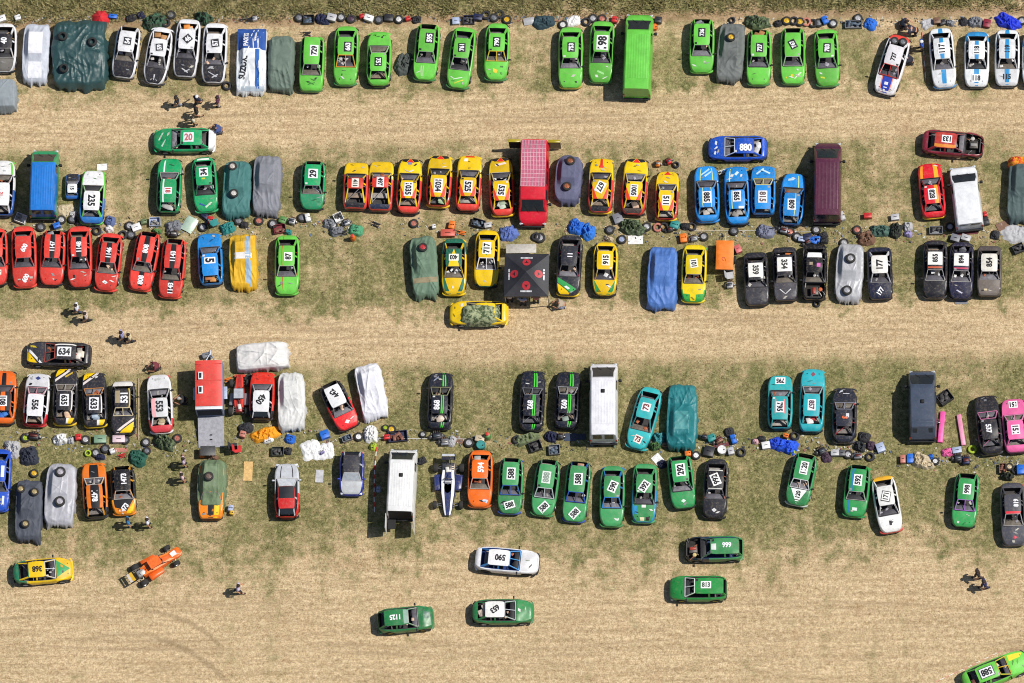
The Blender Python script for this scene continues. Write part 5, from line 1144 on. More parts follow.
car('black and yellow race car 531 facing the opposite way to its neighbours', (123, 381), (124, 435), 'box', num=('531', WHT, None, .50, 0, .0, .2), dec=[('roof', -.8, .5, -.9, -.3, '#a89878'), ('bonnet', [(-.8, 1), (-.5, 1), (1, -.6), (1, -1)], '#e4d8d4'), ('bonnet', [(-.3, 1), (1, 1), (1, -.45), (.95, -.4)], YEL), ('roof', -1, 1, .8, .95, '#d8b820')], wsf='#d8c8a0', boot='#e0dcd8', **BK)
car('white race car 553 with pink-red tail and roof edge', (162, 434), (158.5, 375), 'sal', '#ececee', num=('553', '#2a2a30', None, .50, 0, .1), body2=('#d8404a', .22, 'rear'), dec=[('roof', -1, 1, -.95, -.5, '#f0b0b4'), ('bonnet', [(.2, .0), (.4, .3), (.6, .0), (.4, -.3)], '#b8bcb8')], bump='#d84a50', cage='#b8a890', rload=['#c8b49a', '#a89878'])
car('red race car 450 with white roof and black tail', (261.5, 421), (263, 372.5), 'hat', '#e8301c', roof='#f0f0f2', num=('450', INK_, None, .46, -35, .15), body2=(BLK, .16, 'rear'), frame='#d8d8dc', rglass=True, rbump=BLK)
cover('car under a white tarpaulin standing lengthwise', (291, 372), (292, 430), 1.80, '#d8d8d6', amp=.05)
cover('car under a white tarpaulin lying crosswise above the row', (237, 359), (288, 355), 1.78, '#dad8d6', amp=.07, sq=10, prof=[(-1, .9), (-.5, 1.1), (.1, 1.15), (.6, 1.1), (1, .8)], cabw=.8)
cover('car under a white tarpaulin parked at a slant', (366, 364.5), (377, 418), 1.72, '#e2e2ea', amp=.05, sq=9)
car('red race car 442 with white roof and black tail at a slant', (328.5, 383), (350.5, 429), 'hat', '#e8262c', roof='#f0f0f4', num=('442', INK_, None, .40, 25, -.2), body2=(BLK, .42, 'rear'), frame='#4a484c', boot=BLK, dec=[('bonnet', [(-.1, .0), (.2, .3), (.5, .0), (.2, -.3)], '#f0e0e0')], rbump=BLK)
GS = lambda a, b: [(s, -1, 1, x, y, '#4ad03a') for s in ('bonnet', 'roof', 'boot') for x, y in ((a, a + .12), (b, b + .12))]
ND = dict(body='#191e2e')
car('dark navy race car 868 with twin green stripes, leftmost of its kind', (439.5, 430), (441.5, 373), 'sal', num=('868', WHT, None, .42, 180, -.1, -.35), dec=GS(.18, .40) + [('bonnet', [(-.3, -.7), (-.1, -.7), (.5, -.3), (.3, -.2)], '#8a90a4')], rload=['#c8b8a8', '#e0d0c0'], wsf='#8a8a6a', **ND)
car('dark navy race car 892 with twin green stripes, middle of the three', (531, 432), (533.5, 371), 'sal', num=('892', WHT, None, .40, 0, .0, -.15), dec=GS(.12, .36), wsf='#7a7c86', **ND)
car('dark navy race car 092 with twin green stripes next to the white van', (566, 429.5), (569, 372), 'sal', num=('092', WHT, None, .40, 0, -.1, -.3), dec=GS(.18, .42), wsf='#9a9ca0', rload=['#8a9890'], **ND)
van('long white van with ribbed roof, blue-grey sides, parked facing up', (604, 444), (604, 364), 1.86, 2.35, '#e8e8ee', nose=.065, ws=.27, ribs=8, vent=.44, slope=.10, blinds=None)
car('turquoise race car 73 parked at a slant with white number squares', (652.5, 387.5), (636, 449.5), 'sal', TURQ, num=('73', '#7a3a3a', WHT, .42, 0, -.1, .0), bnum=('73', '#7a2a2a', '#f0e4dc', .36, -100, .05), cage='#c89aa0')
cover('car under a deep teal tarpaulin with ragged skirt', (681, 449), (683, 385), 1.95, '#1f7a80', amp=.055, rough=.5, dec=[(-.5, .08, -.42, .46, '#4c9698')])  # paler rectangle is the lit roof flat, put into the cloth colour
car('turquoise race car 795 with white plate on its nose', (780, 430), (780.5, 376), 'hat', TURQ, num=('795', INK_, WHT, .40, 0, .05), bnum=('795', INK_, WHT, .34, -90, .3), dec=[('roof', -.5, .75, -.62, -.45, '#e07a7a'), ('roof', -.5, .75, .45, .62, '#e07a7a')], cage='#c89a90')
car('turquoise race car 857, longest of the turquoise cars', (811, 433), (813.5, 369.5), 'sal', '#28b0bc', num=('857', '#5a3a4a', WHT, .38), dec=[('bonnet', [(.1, .0), (.4, .25), (.7, .0), (.4, -.25)], '#8a4a5a')], rload=['#e8e4e4', '#d8d8d8', '#b03030'])
car('dark blue-black convertible-like race car with orange roof mark', (844, 443.5), (845, 388), 'cou', '#272b3a', num=('3', '#e06a3a', None, .40, 0, .0, .1), dec=[('roof', .0, .5, .2, .6, '#d0d0d8'), ('bonnet', .15, .22, -.2, .5, '#d8dce4'), ('bonnet', [(.3, -.6), (.5, -.7), (.7, -.3), (.5, -.2)], '#c8ccd4')], cage='#c84048', seat='#c03040', wsf='#8a8c98')
van('dark slate-blue van standing alone in the fourth row', (923, 441.5), (922, 371.5), 1.82, 1.95, '#424e62', ribs=0, slope=.12, nose=.07, ws=.28, vent=.52, hood=1.0)
car('black race car 537 with pink windscreen surround', (992.5, 455), (985, 396), 'sal', '#27262e', num=('537', WHT, None, .38, 0, .0, -.1), wsf='#c87aa0', cage='#e090b8', dent=.03, dec=[('bonnet', .3, .55, -.2, .1, '#6a6a72')])
car('hot pink race car 151 with white number plates on roof and bonnet', (1017.5, 453.5), (1012.5, 400), 'box', PNK, num=('151', INK_, '#f4e8ee', .40), bnum=('151', INK_, '#f0f0ee', .34, -90, .3), wsf='#d890b0', dent=.035)

# ---------------------------------------------------------------- fifth row
car('blue race car with white side lettering at the left edge', (0, 449), (-3, 512), 'sal', '#1c52c4', dec=[('roof', -.5, .6, .4, .8, '#e0e8f0'), ('bonnet', -.5, .5, .5, .7, '#e0e8f0')], cage='#b8c0d0')
c = cover('car under a slate-grey cloth with three sandy wheels on top', (29.5, 480), (28, 541), 1.74, '#4b505c', amp=.04)
for lb, x, y in (('upper left sandy wheel on the slate-grey covered car', 21, 489.5), ('upper right sandy wheel on the slate-grey covered car', 34.8, 492.5), ('lowest sandy wheel on the slate-grey covered car', 25.5, 524.5)):
    junk('wheel', 0, 0, '#b5a377', .56, on=c.on(x, y), noun=' ', place=lb)
c = cover('car under a bright silver cover with two big tyres', (62, 463.5), (58.5, 526), 1.98, '#b4b4bc', amp=.03, rough=.45)
for lb, x, y in (('upper tyre on the bright silver covered car', 60.6, 472.5), ('lower tyre on the bright silver covered car', 60, 502)):
    junk('wheel', 0, 0, '#b4b0b8', .70, on=c.on(x, y), noun=' ', place=lb)
car('orange race car 1478 with black bonnet band and black tail', (97, 519), (93.5, 463), 'hat', '#f27c14', num=('1478', WHT, None, .40), dec=[('bonnet', -1, 1, -.44, .44, INK_), ('roof', -1, 1, -.5, .6, INK_)], body2=(BLK, .15, 'rear'), rbump=BLK, frame='#e8a020', wsf='#c8c0b8')
car('black race car 1473 with orange and yellow nose, number on roof and bonnet', (122, 466), (125, 515.5), 'hat', INK_, roof=INK_, bon='#f08c14', frame='#e8a018', bump='#f08c14', body2=('#ee9a14', .70, 'front'), num=('1473', WHT, None, .38, 0, -.1, .2), bnum=('1473', WHT, None, .36, -40, .3, .0), dec=[('bonnet', [(-1, -.95), (-1, .95), (.7, .3), (.1, -.9)], INK_), ('bonnet', [(-.6, .98), (.98, .98), (.98, .3), (.75, .35)], YEL)])
car('orange and black race car half hidden under a green tarpaulin', (212, 462), (211, 520), 'box', '#f28a14', dec=[('bonnet', -1, 1, -.25, .3, INK_), ('bonnet', -1, 1, .35, .8, YEL)], W=1.7)
car('silver hatchback with red tail and black roof', (287.5, 519), (287, 464), 'hat', '#c4c8ce', bon='#c4c8ce', roof='#d02224', body2=('#d81c1c', .40, 'rear'), dec=[('bonnet', -.9, .95, -.62, -.54, '#2a2a30'), ('bonnet', -.9, .95, .54, .62, '#2a2a30'), ('roof', -.1, .98, -.95, .95, '#23232a')], glass=True, wscol='#c8ccd2', lights=True, cat='hatchback', name='parked_car', group=None)
car('small blue and silver city car', (352.5, 451.5), (351.5, 496), 'hat', '#2238a8', bon='#c4c8cc', roof='#3c3c44', frame='#c0c4c8', glass=True, wscol='#aab0b8', lights=True, W=1.62, cat='city car', name='parked_car', group=None, bump='#2238a8', boot='#c8ccd4', rbump='#2a2a30')
van('long white van with both rear doors swung open', (401, 520), (404, 450), 1.88, 2.3, '#ececec', nose=.065, ws=.25, ribs=9, vent=.47, slope=.05, rear_open=True)
car('plain orange race car 594 with white number', (481, 450), (479.5, 508), 'sal', '#fa7014', num=('594', WHT, None, .44, 0, -.15, .1), dec=[('bonnet', [(.2, .4), (.4, .3), (.7, .85), (.3, .9)], '#c8d4e4')], rload=['#a8a4a0'], bump='#c85a10')
G5 = dict(body=MID)
NW = ('#f0f2f0')
car('green race car 588 with blue lower edge, leftmost of the three 588 cars', (512, 458), (509.5, 514.5), 'hat', num=('588', INK_, NW, .42, 0, .0, .05), bnum=('588', INK_, NW, .34, -72, .15), wsf='#2c5aa8', bump='#2c4ea0', rbump='#2c4ea0', **G5)
car('green race car 588 whose roof panel is greyer, middle of the three 588 cars', (549.5, 459.5), (542, 516.5), 'hat', num=('888', '#8a9a8e', '#e0e8e0', .42, 0, .1, .0), bnum=('588', INK_, NW, .36, -40, .1, .1), wsf='#b8c0c0', bump=DGR, **G5)
car('green race car 588 with blue windscreen, rightmost of the three 588 cars', (580, 461.5), (573.5, 522.5), 'hat', num=('588', INK_, NW, .42, 4, .0, .1), bnum=('588', INK_, NW, .36, -38, .2, .05), wsf='#2450b0', frame='#2b62b8', bump='#2450b0', rload=['#b88a70', '#8a8a8a'], **G5)
car('green race car 590 with bright blue window frames', (613, 465.5), (611.5, 527.5), 'sal', frame='#1f7cc4', wsf='#1f7cc4', num=('590', INK_, NW, .40, -22, .0, .1), dec=[('bonnet', [(.3, .5), (.5, .6), (.4, .8), (.1, .8)], '#d0e8d0')], rbump='#1f7cc4', bump=DGR, **G5)
car('green and light blue race car 392 with open front end', (645.5, 463.5), (643.5, 523.5), 'sal', body2=('#2c92c8', .42, 'front'), bon='#3c9458', num=('392', INK_, NW, .40, -32, .3, .0), dec=[('bonnet', -1, -.6, -.2, .2, '#e8e8e0'), ('bonnet', .55, .95, -.4, .1, '#e0d8b0'), ('bonnet', .5, .9, .3, .7, '#2a1c16'), ('bonnet', -.8, .2, -.9, -.6, '#2c92c8')], cage='#c8a08a', **G5)
car('green race car 292 with white diamond on its bonnet, slightly crooked', (678.5, 456), (684.5, 509), 'hat', '#36a25c', num=('292', INK_, NW, .46, 0, -.1, .05), dec=[('bonnet', [(.0, .0), (.25, .26), (.5, .0), (.25, -.26)], '#d8ecdc')], cage='#d8c0b8')
car('black race car 992 with white tilted panel and bonnet diamond', (717, 458.5), (714, 519), 'sal', '#24252c', rbump='#b8b030', num=('992', INK_, NW, .42, 25, .0, .0), dec=[('bonnet', [(.0, .0), (.25, .26), (.5, .0), (.25, -.26)], '#d8d8d8'), ('roof', -.98, -.86, -.9, .9, '#c8c8c0'), ('roof', .86, .95, -.9, .9, '#c8c8c0')], cage='#c87a60')
car('green race car 1120 with a white triangle on its bonnet', (807, 454), (796, 506), 'hat', '#3a9a5c', num=('1120', INK_, NW, .38, 0, -.1, .1), bnum=('1120', INK_, None, .32, 0, -.1, .0), dec=[('bonnet', [(-.95, -.75), (-.95, .75), (.9, .1), (.9, -.1)], '#eef4ee')], wsf='#d0d0d4', frame='#3a9a58', bump='#c8d0cc', dent=.03)
car('green race car 592 with a blue stripe down its left side', (859.5, 465), (854, 517.5), 'hat', '#2a9a50', num=('592', INK_, NW, .40, 0, .0, .05), dec=[('roof', -1, 1, -.75, -.5, '#2a7ab0'), ('bonnet', -1, 1, -.72, -.55, '#2a7ab0'), ('bonnet', .0, .4, -.25, .25, '#d8e4e0')])
car('white race car 171 with yellow tail and red front edge', (882, 476), (892, 533), 'sal', '#f2f2f0', bump='#c83a30', rbump='#e8b020', boot='#f0b428', num=('171', '#4a4a48', '#f2f2f0', .36, -20, .1, .0, '#3a3a38'), dec=[('bonnet', -.3, .3, -.12, .14, '#2a2a30')], body2=('#e8c040', .04, 'rear'), cage='#c0b8b0')
car('green race car 998 with purple windscreen frame', (968, 473.5), (963, 528), 'hat', '#36a056', num=('998', INK_, NW, .36, 0, .0, .1), wsf='#a06ac0', rbump=BLK, cage='#b08ac8')
car('charcoal race car 819 with red tail and red roof strip', (1012, 482.5), (1014, 546), 'sal', '#4a4b54', rbump='#d83438', num=('819', WHT, None, .34, 0, -.1, .4), dec=[('roof', .75, .98, -.95, .95, '#e03040'), ('bonnet', [(.1, .1), (.3, .4), (.5, .1), (.3, -.1)], '#c83a50')])

# ---------------------------------------------------------------- loose cars on the lower field
car('yellow race car 368 with green tail and green bonnet arrow', (13.5, 574), (73, 569), 'cou', YEL, body2=('#1f7f5a', .22, 'rear'), num=('368', INK_, None, .42, 0, .1), bnum=None, dec=[('roof', -1, -.9, -1, 1, '#1f7f5a'), ('bonnet', [(-.9, -.85), (-.9, .85), (.7, .05), (.7, -.05)], '#1f9a54')], roof=YEL, wsf='#c8ccd0')
car('white race car 590 with blue window frames on the lower field', (475.5, 558.5), (539, 564), 'sal', '#f0f0f4', frame='#3a86c8', wsf='#4a9ad8', num=('590', INK_, None, .44, 0, .1), cage='#3a6ab0', inter='#1c3a7a', dec=[('bonnet', -.4, .1, .05, .1, '#4a6a3a')], rbump='#f0f0f4')
car('dark green race car 1125 with bare boot, lower field', (378, 622.5), (433.5, 617.5), 'hat', '#237a44', num=('1125', WHT, None, .36, 0, -.1), dec=[('roof', .6, 1, -.9, .9, '#8aa898'), ('bonnet', [(-.3, -.1), (.4, -.2), (.6, .5), (-.2, .6)], '#5a7a6a')], boot='#c8b8b8', dent=.04, cage='#c0b8c0')
car('dark green race car with white roof numbered 653', (472.5, 612.5), (533.5, 612), 'sal', '#237a44', roof='#f0f0ec', num=('653', INK_, None, .40, 35, .0), rload=['#d8c8b8', '#b8a898', '#e0d0c0'], wsf='#b8bcc0', dent=.03, bon='#2b8a4a')
car('green race car 999 with missing bonnet and blackened front', (743, 549), (685, 550), 'est', '#3f9258', body2=('#1c2a34', .62, 'front'), engine=True, num=('999', WHT, None, .38, 0, -.15, .1), dec=[('roof', .6, .95, -.5, .3, '#d8dcd8')], dent=.05, frame='#34804c', inter='#1c3460')
car('green race car 813 with white windscreen surround, lowest of the pair', (726.5, 589), (670, 589), 'est', '#1d8f40', wsf='#e0e4e0', num=('813', '#4a5a4a', NW, .34, 0, .2, .1), cage='#b0a8c0', bump='#8a9088')
car('lime green race car 588 with yellow bonnet patch, cut by the lower right corner', (964, 685), (1027, 659), 'sal', LIME, num=('588', INK_, WHT, .46, 0, -.1, .0, '#4a4a58'), dec=[('bonnet', [(-.8, .3), (-.8, .9), (.8, .9), (.4, .4)], '#e8d830')], wsf='#d8b020', rload=['#6a3a30'])

# single seaters, kart, trailer, canopy
buggy('navy and white open-wheel single seater with rear wing', (448.5, 456.5), (447.5, 516), 1.98, '#2a3768', '#f0f0f2', pods='#2c3872', wing=('#2a2c3a', '#c8ccd4'), fat=1.35, podw=.50, fwing=False, deck='#4a4c58')
buggy('orange open-wheel buggy parked at a slant on the lower field', (131.5, 580), (181, 548.5), 1.5, '#ec6414', '#f08030', pods='#ec6414', wing=('#e2b428', '#e8e0d8'), podw=.40, nosew=.5, engc='#b8b4b0', fat=1.1, fwing=False, hood='#f07018', canopy='#ec6816')
buggy('red and grey cross kart beside the red box trailer', (239, 418), (239.5, 373), 1.35, '#b02a28', '#d84030', pods='#8a8a90', podw=.34, canopy='#a8acb4', nosew=.4, engc='#8a3030', name='cross_kart')

def box_trailer():
    p = at(211, 394, 0); t = thing('box_trailer', 'red box trailer with white rear strip and lowered ramp', 'trailer', (p.x, p.y, 0), R(1))
    L, W, H = 3.35, 1.78, 2.15
    q = MB(); q.box((0, 0, 1.2), (W + .02, L, 1.55), bev=.03); q.build('body', paint('#8090b0', .4), t)
    q = MB(); q.grid([[(x, y, H - .10 + .10 * (1 - (2 * x / W) ** 4)) for y in np.linspace(-L / 2 + .22, L / 2, 8)] for x in np.linspace(-W / 2, W / 2, 9)], flip=True); q.box((0, .3, H + .01), (W, .03, .02)); q.box((0, L / 2 - .25, H + .01), (W, .03, .02)); q.build('roof', paint('#e04238', .5), t)
    q = MB(); q.box((0, -L / 2 + .11, H - .08), (W, .20, .08), bev=.01); q.build('rear_strip', paint('#e8e8ec'), t)
    q = MB(); q.box((0, -L / 2 - .011, 1.35), (W * .9, .02, 1.2)); q.build('rear_opening_shade', plain('#182034', .9), t)  # dark panel on the solid rear stands in for the shaded interior
    for y in (.62, -.35):
        q = MB(); q.box((-W / 2 + .36, y, H + .05), (.30, .52, .08), bev=.02); v = q.build('roof_vent', plain('#e0e4e4', .4), t); q = MB(); q.box((-W / 2 + .36, y, H + .095), (.16, .34, .02)); q.build('vent_pane', GLASS, v)
    q = MB(); a = R(14); q.grid([[(x, -L / 2 - .02 - s_ * 1.98, .50 - s_ * .45) for x in (-W / 2 + .04, W / 2 - .04)] for s_ in (0, .5, 1)]); q.grid([[(x, -L / 2 - .02 - s_ * 1.98, .45 - s_ * .42) for x in (-W / 2 + .04, W / 2 - .04)] for s_ in (0, .5, 1)], flip=True); rp = q.build('ramp', plain('#a8a8b0', .5, .3), t)
    q = MB()
    for y in (.6, .75): q.box((0, -L / 2 - .02 - y * 1.98, .50 - y * .45 + .03), (.16, .07, .03))
    q.build('latch', DARK, rp)
    for sx in (-1, 1):
        add_wheel(t, (sx * (W / 2 + .10), -.15, .30), sx, .30, .19, rz=math.pi / 2)
        q = MB(); q.box((sx * (W / 2 + .11), -.15, .66), (.24, .85, .06), bev=.02); q.build('mudguard', plain('#a8b4cc', .5), t)
    q = MB()
    for sx in (-1, 1): q.bar((sx * .55, L / 2, .45), (0, L / 2 + 1.0, .45), .04)
    q.bar((0, L / 2 + .85, .45), (0, L / 2 + 1.2, .5), .05); q.lathe([(.09, 0), (.09, .06)], (0, L / 2 + .75, .1), 10); q.bar((.0, L / 2 + .75, .1), (0, L / 2 + .75, .6), .03); q.build('drawbar', plain('#8890a0', .5, .5), t)
box_trailer()
def canopy():
    z = 2.25; p = at(526.5, 274.5, 2.4); t = thing('canopy', 'black square pop-up canopy with four red round emblems', 'canopy', (p.x, p.y, 0), R(-1))
    S_ = 1.46; top = 3.05
    q = MB(); n = 8
    for k in range(4):
        a = k * math.pi / 2; ca, sa = math.cos(a), math.sin(a); P = []
        for i in range(n + 1):
            f = i / n; zz = top + (z - top) * f - .10 * math.sin(math.pi * f); hw = S_ * f
            P.append([(x * ca - y * sa, x * sa + y * ca, zz) for x, y in [(hw * v, -S_ * f) for v in np.linspace(-1, 1, 7)]])
        q.grid(P)
    rf = q.build('canvas_roof', cloth('#23232b', .6), t, 25)
    q = MB()
    for k in range(4):
        a = k * math.pi / 2; ca, sa = math.cos(a), math.sin(a)
        q.grid([[(x * ca + (S_ + .006) * sa, x * sa - (S_ + .006) * ca, zz) for x in np.linspace(-S_, S_, 12)] for zz in (z, z - .22)], flip=False)
    q.build('valance', cloth('#202028', .6), t)
    for sx in (-1, 1):
        for sy in (-1, 1): q = MB(); q.box((sx * (S_ - .05), sy * (S_ - .05), z / 2), (.05, .05, z)); q.build('leg', STEEL, t)
    for k in range(4):
        a = k * math.pi / 2; ca, sa = math.cos(a), math.sin(a); f0 = .55
        def pt(x, y):
            f = -y / S_; zz = top + (z - top) * f - .10 * math.sin(math.pi * f) + .02; return (x * ca - y * sa, x * sa + y * ca, zz)
        q = MB(); R_ = .27; c_ = q.vert(pt(0, -S_ * f0)); ring = [q.vert(pt(R_ * math.cos(u), -S_ * f0 + R_ * math.sin(u))) for u in np.linspace(0, 2 * math.pi, 25)[:-1]]
        for i in range(24): q.face((c_, ring[i], ring[(i + 1) % 24]))
        e = q.build('emblem', ink('#b82c36'), t)
        q = MB()
        def pt2(x, y): v = pt(x, y); return (v[0], v[1], v[2] + .012)
        yb = -S_ * f0
        for tri in (((-.17, .05), (0, -.03), (0, .05)), ((.17, .05), (0, .05), (0, -.03)), ((-.05, -.02), (.05, -.02), (0, -.15))): q.face([q.vert(pt2(x, yb + y)) for x, y in tri])
        q.build('emblem_bird', ink('#1c1418'), e)
        q = MB(); x = -.38; rr = random.Random(k)
        while x < .36:
            w_ = rr.uniform(.04, .08); q.face([q.vert(pt(*v)) for v in ((x, -S_ * .82), (x + w_, -S_ * .82), (x + w_, -S_ * .75), (x, -S_ * .75))]); x += w_ + .018 + (.04 if rr.random() < .15 else 0)
        q.build('lettering', ink('#dcdce0'), t)
canopy()
def awning_table():
    p = at(521, 248, .9); t = thing('folding_table', 'long pale folding table at the upper side of the black canopy', 'table', (p.x, p.y, 0), 0)
    q = MB(); q.box((0, 0, .76), (2.0, .62, .05), bev=.015); q.build('tabletop', plain('#b8b4ac', .6), t)
    for sx in (-1, 1):
        for sy in (-1, 1): q = MB(); q.bar((sx * .9, sy * .24, 0), (sx * .9, sy * .24, .74), .02); q.build('leg', STEEL, t)
awning_table()
def umbrella():
    p = at(100.5, 17.5, .4); t = thing('parasol', 'red parasol lying open at the foot of the verge', 'parasol', (p.x, p.y, .18), .4)
    q = MB(); P = []
    for i in range(6):
        f = i / 5; P.append([(.62 * f * math.cos(a) * (1 - .10 * (j % 2) * f), .62 * f * math.sin(a) * (1 - .10 * (j % 2) * f), .42 * (1 - f ** 1.4) - .05 * (j % 2) * f) for j, a in enumerate(np.linspace(0, 2 * math.pi, 17)[:-1])])
    q.grid(P[1:], close=True, flip=True); c_ = q.vert((0, 0, .43)); 
    for j in range(16): q.face((c_, j, (j + 1) % 16))
    q.build('canvas', cloth('#d01c28'), t, 4); q = MB(); q.bar((0, 0, -.15), (0, 0, .5), .02); q.build('pole', STEEL, t)
umbrella()
# camouflage net over the crosswise yellow car, tarpaulins half over two others
def drape(name, label, cat, px, py, zc, w_, h_, col, rot=0, camo=None, base=.98, hump=.42, sd=3, edge=.5):
    p = at(px, py, zc); q = MB(); rows = []; N = 64
    for r_ in list(np.linspace(.02, 1, 18)):
        row = []
        for i in range(N):
            t = 2 * math.pi * i / N; c, s_ = math.cos(t), math.sin(t); sq = (abs(c) ** 5 + abs(s_) ** 5) ** (-1 / 5)
            k = sq * r_ * (1 + .10 * mnoise.noise((c * 2.4 + sd, s_ * 2.4, sd)) * r_)
            x, y = c * k * w_ / 2, s_ * k * h_ / 2
            n1 = 1 - 2 * abs(mnoise.noise((x * 2.6 + sd, y * 2.6, sd))); n2 = 1 - 2 * abs(mnoise.noise((x * 6 + sd, y * 6, 2)))
            z = base + hump * (1 - min(1, r_ * 1.15) ** 4) + .06 * n1 + .035 * n2 - edge * max(0, r_ - .86) / .14
            row.append((x, y, z))
        rows.append(row)
    ids = q.grid(rows, close=True, flip=True); q.face(ids[0]); o = q.build(name, cloth(col, .9, camo), None, 60); o.location = (p.x, p.y, 0); o.rotation_euler.z = R(rot); tag(o, label, cat)
drape('camouflage_net', 'green camouflage net heaped over the crosswise yellow car', 'net', 480, 313, 1.2, 2.75, 1.5, '#a8b088', 0, '#465638', .99, .44, 3)
mt = cover('moss green tarpaulin over the rear of the orange and black car', (212.5, 460), (211, 508), 1.86, '#6b7f5e', name='tarpaulin', cat='tarpaulin', group=None, amp=.055, z1=1.46, cabw=.52, prof=[(-1.01, .9), (-.92, 1.02), (-.72, 1.46), (.30, 1.47), (.72, 1.10), (1.01, 1.02)], dec=[(-.62, .25, -.42, .42, '#76896a')])  # lighter roof rectangle paints the sunlit top into the colour
junk('wheel', 0, 0, '#7d6a62', .62, on=mt.on(209, 477), noun=' ', place='wheel lying on the moss green tarpaulin')
drape('tarpaulin', 'red and yellow cloth over the nose of the slate-green covered car', 'tarpaulin', 1019, 160, 1.2, 1.5, .8, '#d83020', 0, '#e8a020', .80, .40, 5, .35)
# barrier tapes and row cords
def tape(name, label, cat, pts, r, c1, c2=None, step=.35, z=.05):
    P = [at(x, y, z) for x, y in pts]; q = MB(); k = 0
    for a, b in zip(P, P[1:]):
        n = max(1, int((b - a).length / step))
        for i in range(n): q.bar(a.lerp(b, i / n), a.lerp(b, (i + 1) / n), r, 5, k % 2 if c2 else 0); k += 1
    o = q.build(name, [plain(c1, .6), plain(c2 or c1, .6)]); tag(o, label, cat)
tape('barrier_tape', 'red and white barrier tape lying left of the white van with open doors', 'tape', [(376.5, 447), (374.5, 470), (374, 492), (374.5, 512)], .035, '#c83a34', '#e8e8e8', .3)
tape('barrier_tape', 'red and white barrier tape between white cars 737 and 117', 'tape', [(922, 32), (924, 55), (926, 84)], .03, '#c88078', '#e8e4e0', .35)
tape('barrier_tape', 'pale barrier tape running towards the lime car in the lower corner', 'tape', [(935, 682), (968, 667), (1001, 651)], .03, '#d89a8a', '#e8e0d4', .3)
tape('cord', 'pale cord stretched behind the fourth row from bags to wheels', 'cord', [(352, 438), (400, 438.5), (440, 438.8), (472, 439)], .022, '#dcdcd8')
tape('cord', 'pale cord on the grass right of black and yellow car 531', 'cord', [(138.5, 378), (138, 408), (138.5, 440)], .035, '#b8a488')
tape('cord', 'pale cord stretched behind the sky blue cars', 'cord', [(692, 231), (760, 230.5), (812, 231.5)], .016, '#d8d4cc')
# ---------------------------------------------------------------- people
P = person
P('person in black top walking on the first lane, furthest left of the group', 178.5, 105, 200, 'walk', '#22242a', '#8a94a4')
P('person with white cap and navy jacket on the first lane', 198, 104.5, 60, 'walk', '#1c2340', '#232a44', cap='#f0f0f0')
P('person in dark top and pale shorts below the white-capped one', 197, 116, 20, 'walk', '#1a1a1e', '#d8c8a8')
P('person in cream top just above the green car 20', 193.5, 124.5, 30, 'stand', '#d8ccb0', '#4a4438')
P('person in maroon top below the blue and white covered car', 219, 105, 180, 'stand', '#5a2a44', '#c8c4d0')
P('person in blue-grey clothes at the tail of green car 20', 222, 131.5, 180, 'crouch', '#3a4a80', '#4a5064')
P('person in navy overalls crouching among boxes at the verge', 900, 25.5, 0, 'crouch', '#1c2438', '#1c2438')
P('person in dark overalls bending between cars 737 and 117', 915, 34, 180, 'bend', '#20243a', '#20243a')
P('person in bright blue top and pale cap beside car 117', 922, 49, 190, 'stand', '#2a5ac0', '#2c3040', cap='#e8e8e8')
P('person in black and white crouching at the door of car 737', 913, 62.5, 170, 'crouch', '#1c2030', '#22262e', cap='#e0e0e0')
P('person in white shirt on the second lane', 78.5, 312, 190, 'walk', '#d8dce8', '#3a4460')
P('person in pale top walking behind the white-shirted one', 87.5, 320, 200, 'walk', '#d8c4b8', '#2a2a34')
P('person in lilac top in the pair on the second lane', 123.5, 339, 200, 'walk', '#9a9ac8', '#2a2e3c')
P('person in cream top in the pair on the second lane', 131, 341, 200, 'walk', '#d8c8a0', '#2a2e3c')
P('person in maroon top sitting low in the grass above car 553', 159.5, 367, 200, 'crouch', '#6a2430', '#2a1c20')
P('person in pink and white standing left of the moss green tarpaulin', 184.5, 465.5, 10, 'stand', '#c8b0c0', '#1c3a5a')
P('person in pale dress standing left of the half covered orange car', 183, 481, 20, 'stand', '#d8b8b8', '#a8686a')
P('person in blue overalls below black and orange car 1473', 129, 525.5, 10, 'stand', '#2a7ab0', '#2a78a8')
P('person in white and black below black and orange car 1473', 148.5, 526, 10, 'stand', '#e0e0e8', '#1c1c22')
P('person in lilac top alone on the lower field', 239, 592, 0, 'walk', '#c8c0d8', '#2a2a34')
P('person in black top in the pair on the lower right field', 978.5, 577.5, 200, 'walk', '#26222c', '#38303a')
P('person in navy top in the pair on the lower right field', 985, 587.5, 200, 'walk', '#262c58', '#262c58')
P('person in beige top crouching below black car 11', 564.5, 306, 180, 'crouch', '#a89884', '#9aa0b8')
P('person in white top under the lower left edge of the canopy', 510, 301.5, 90, 'stand', '#c8c8d8', '#1c1c24')
P('person in pale blue top under the lower edge of the canopy', 523, 304.5, 80, 'stand', '#9aa4c4', '#1c2030')
P('person in reddish top under the lower right edge of the canopy', 536.5, 302.5, 90, 'stand', '#a0585a', '#23232a')
P('person in dark clothes lying on the shade beside the red trailer', 187, 402, 180, 'crouch', '#17181c', '#1c1c20', cap='#b8b8b8')

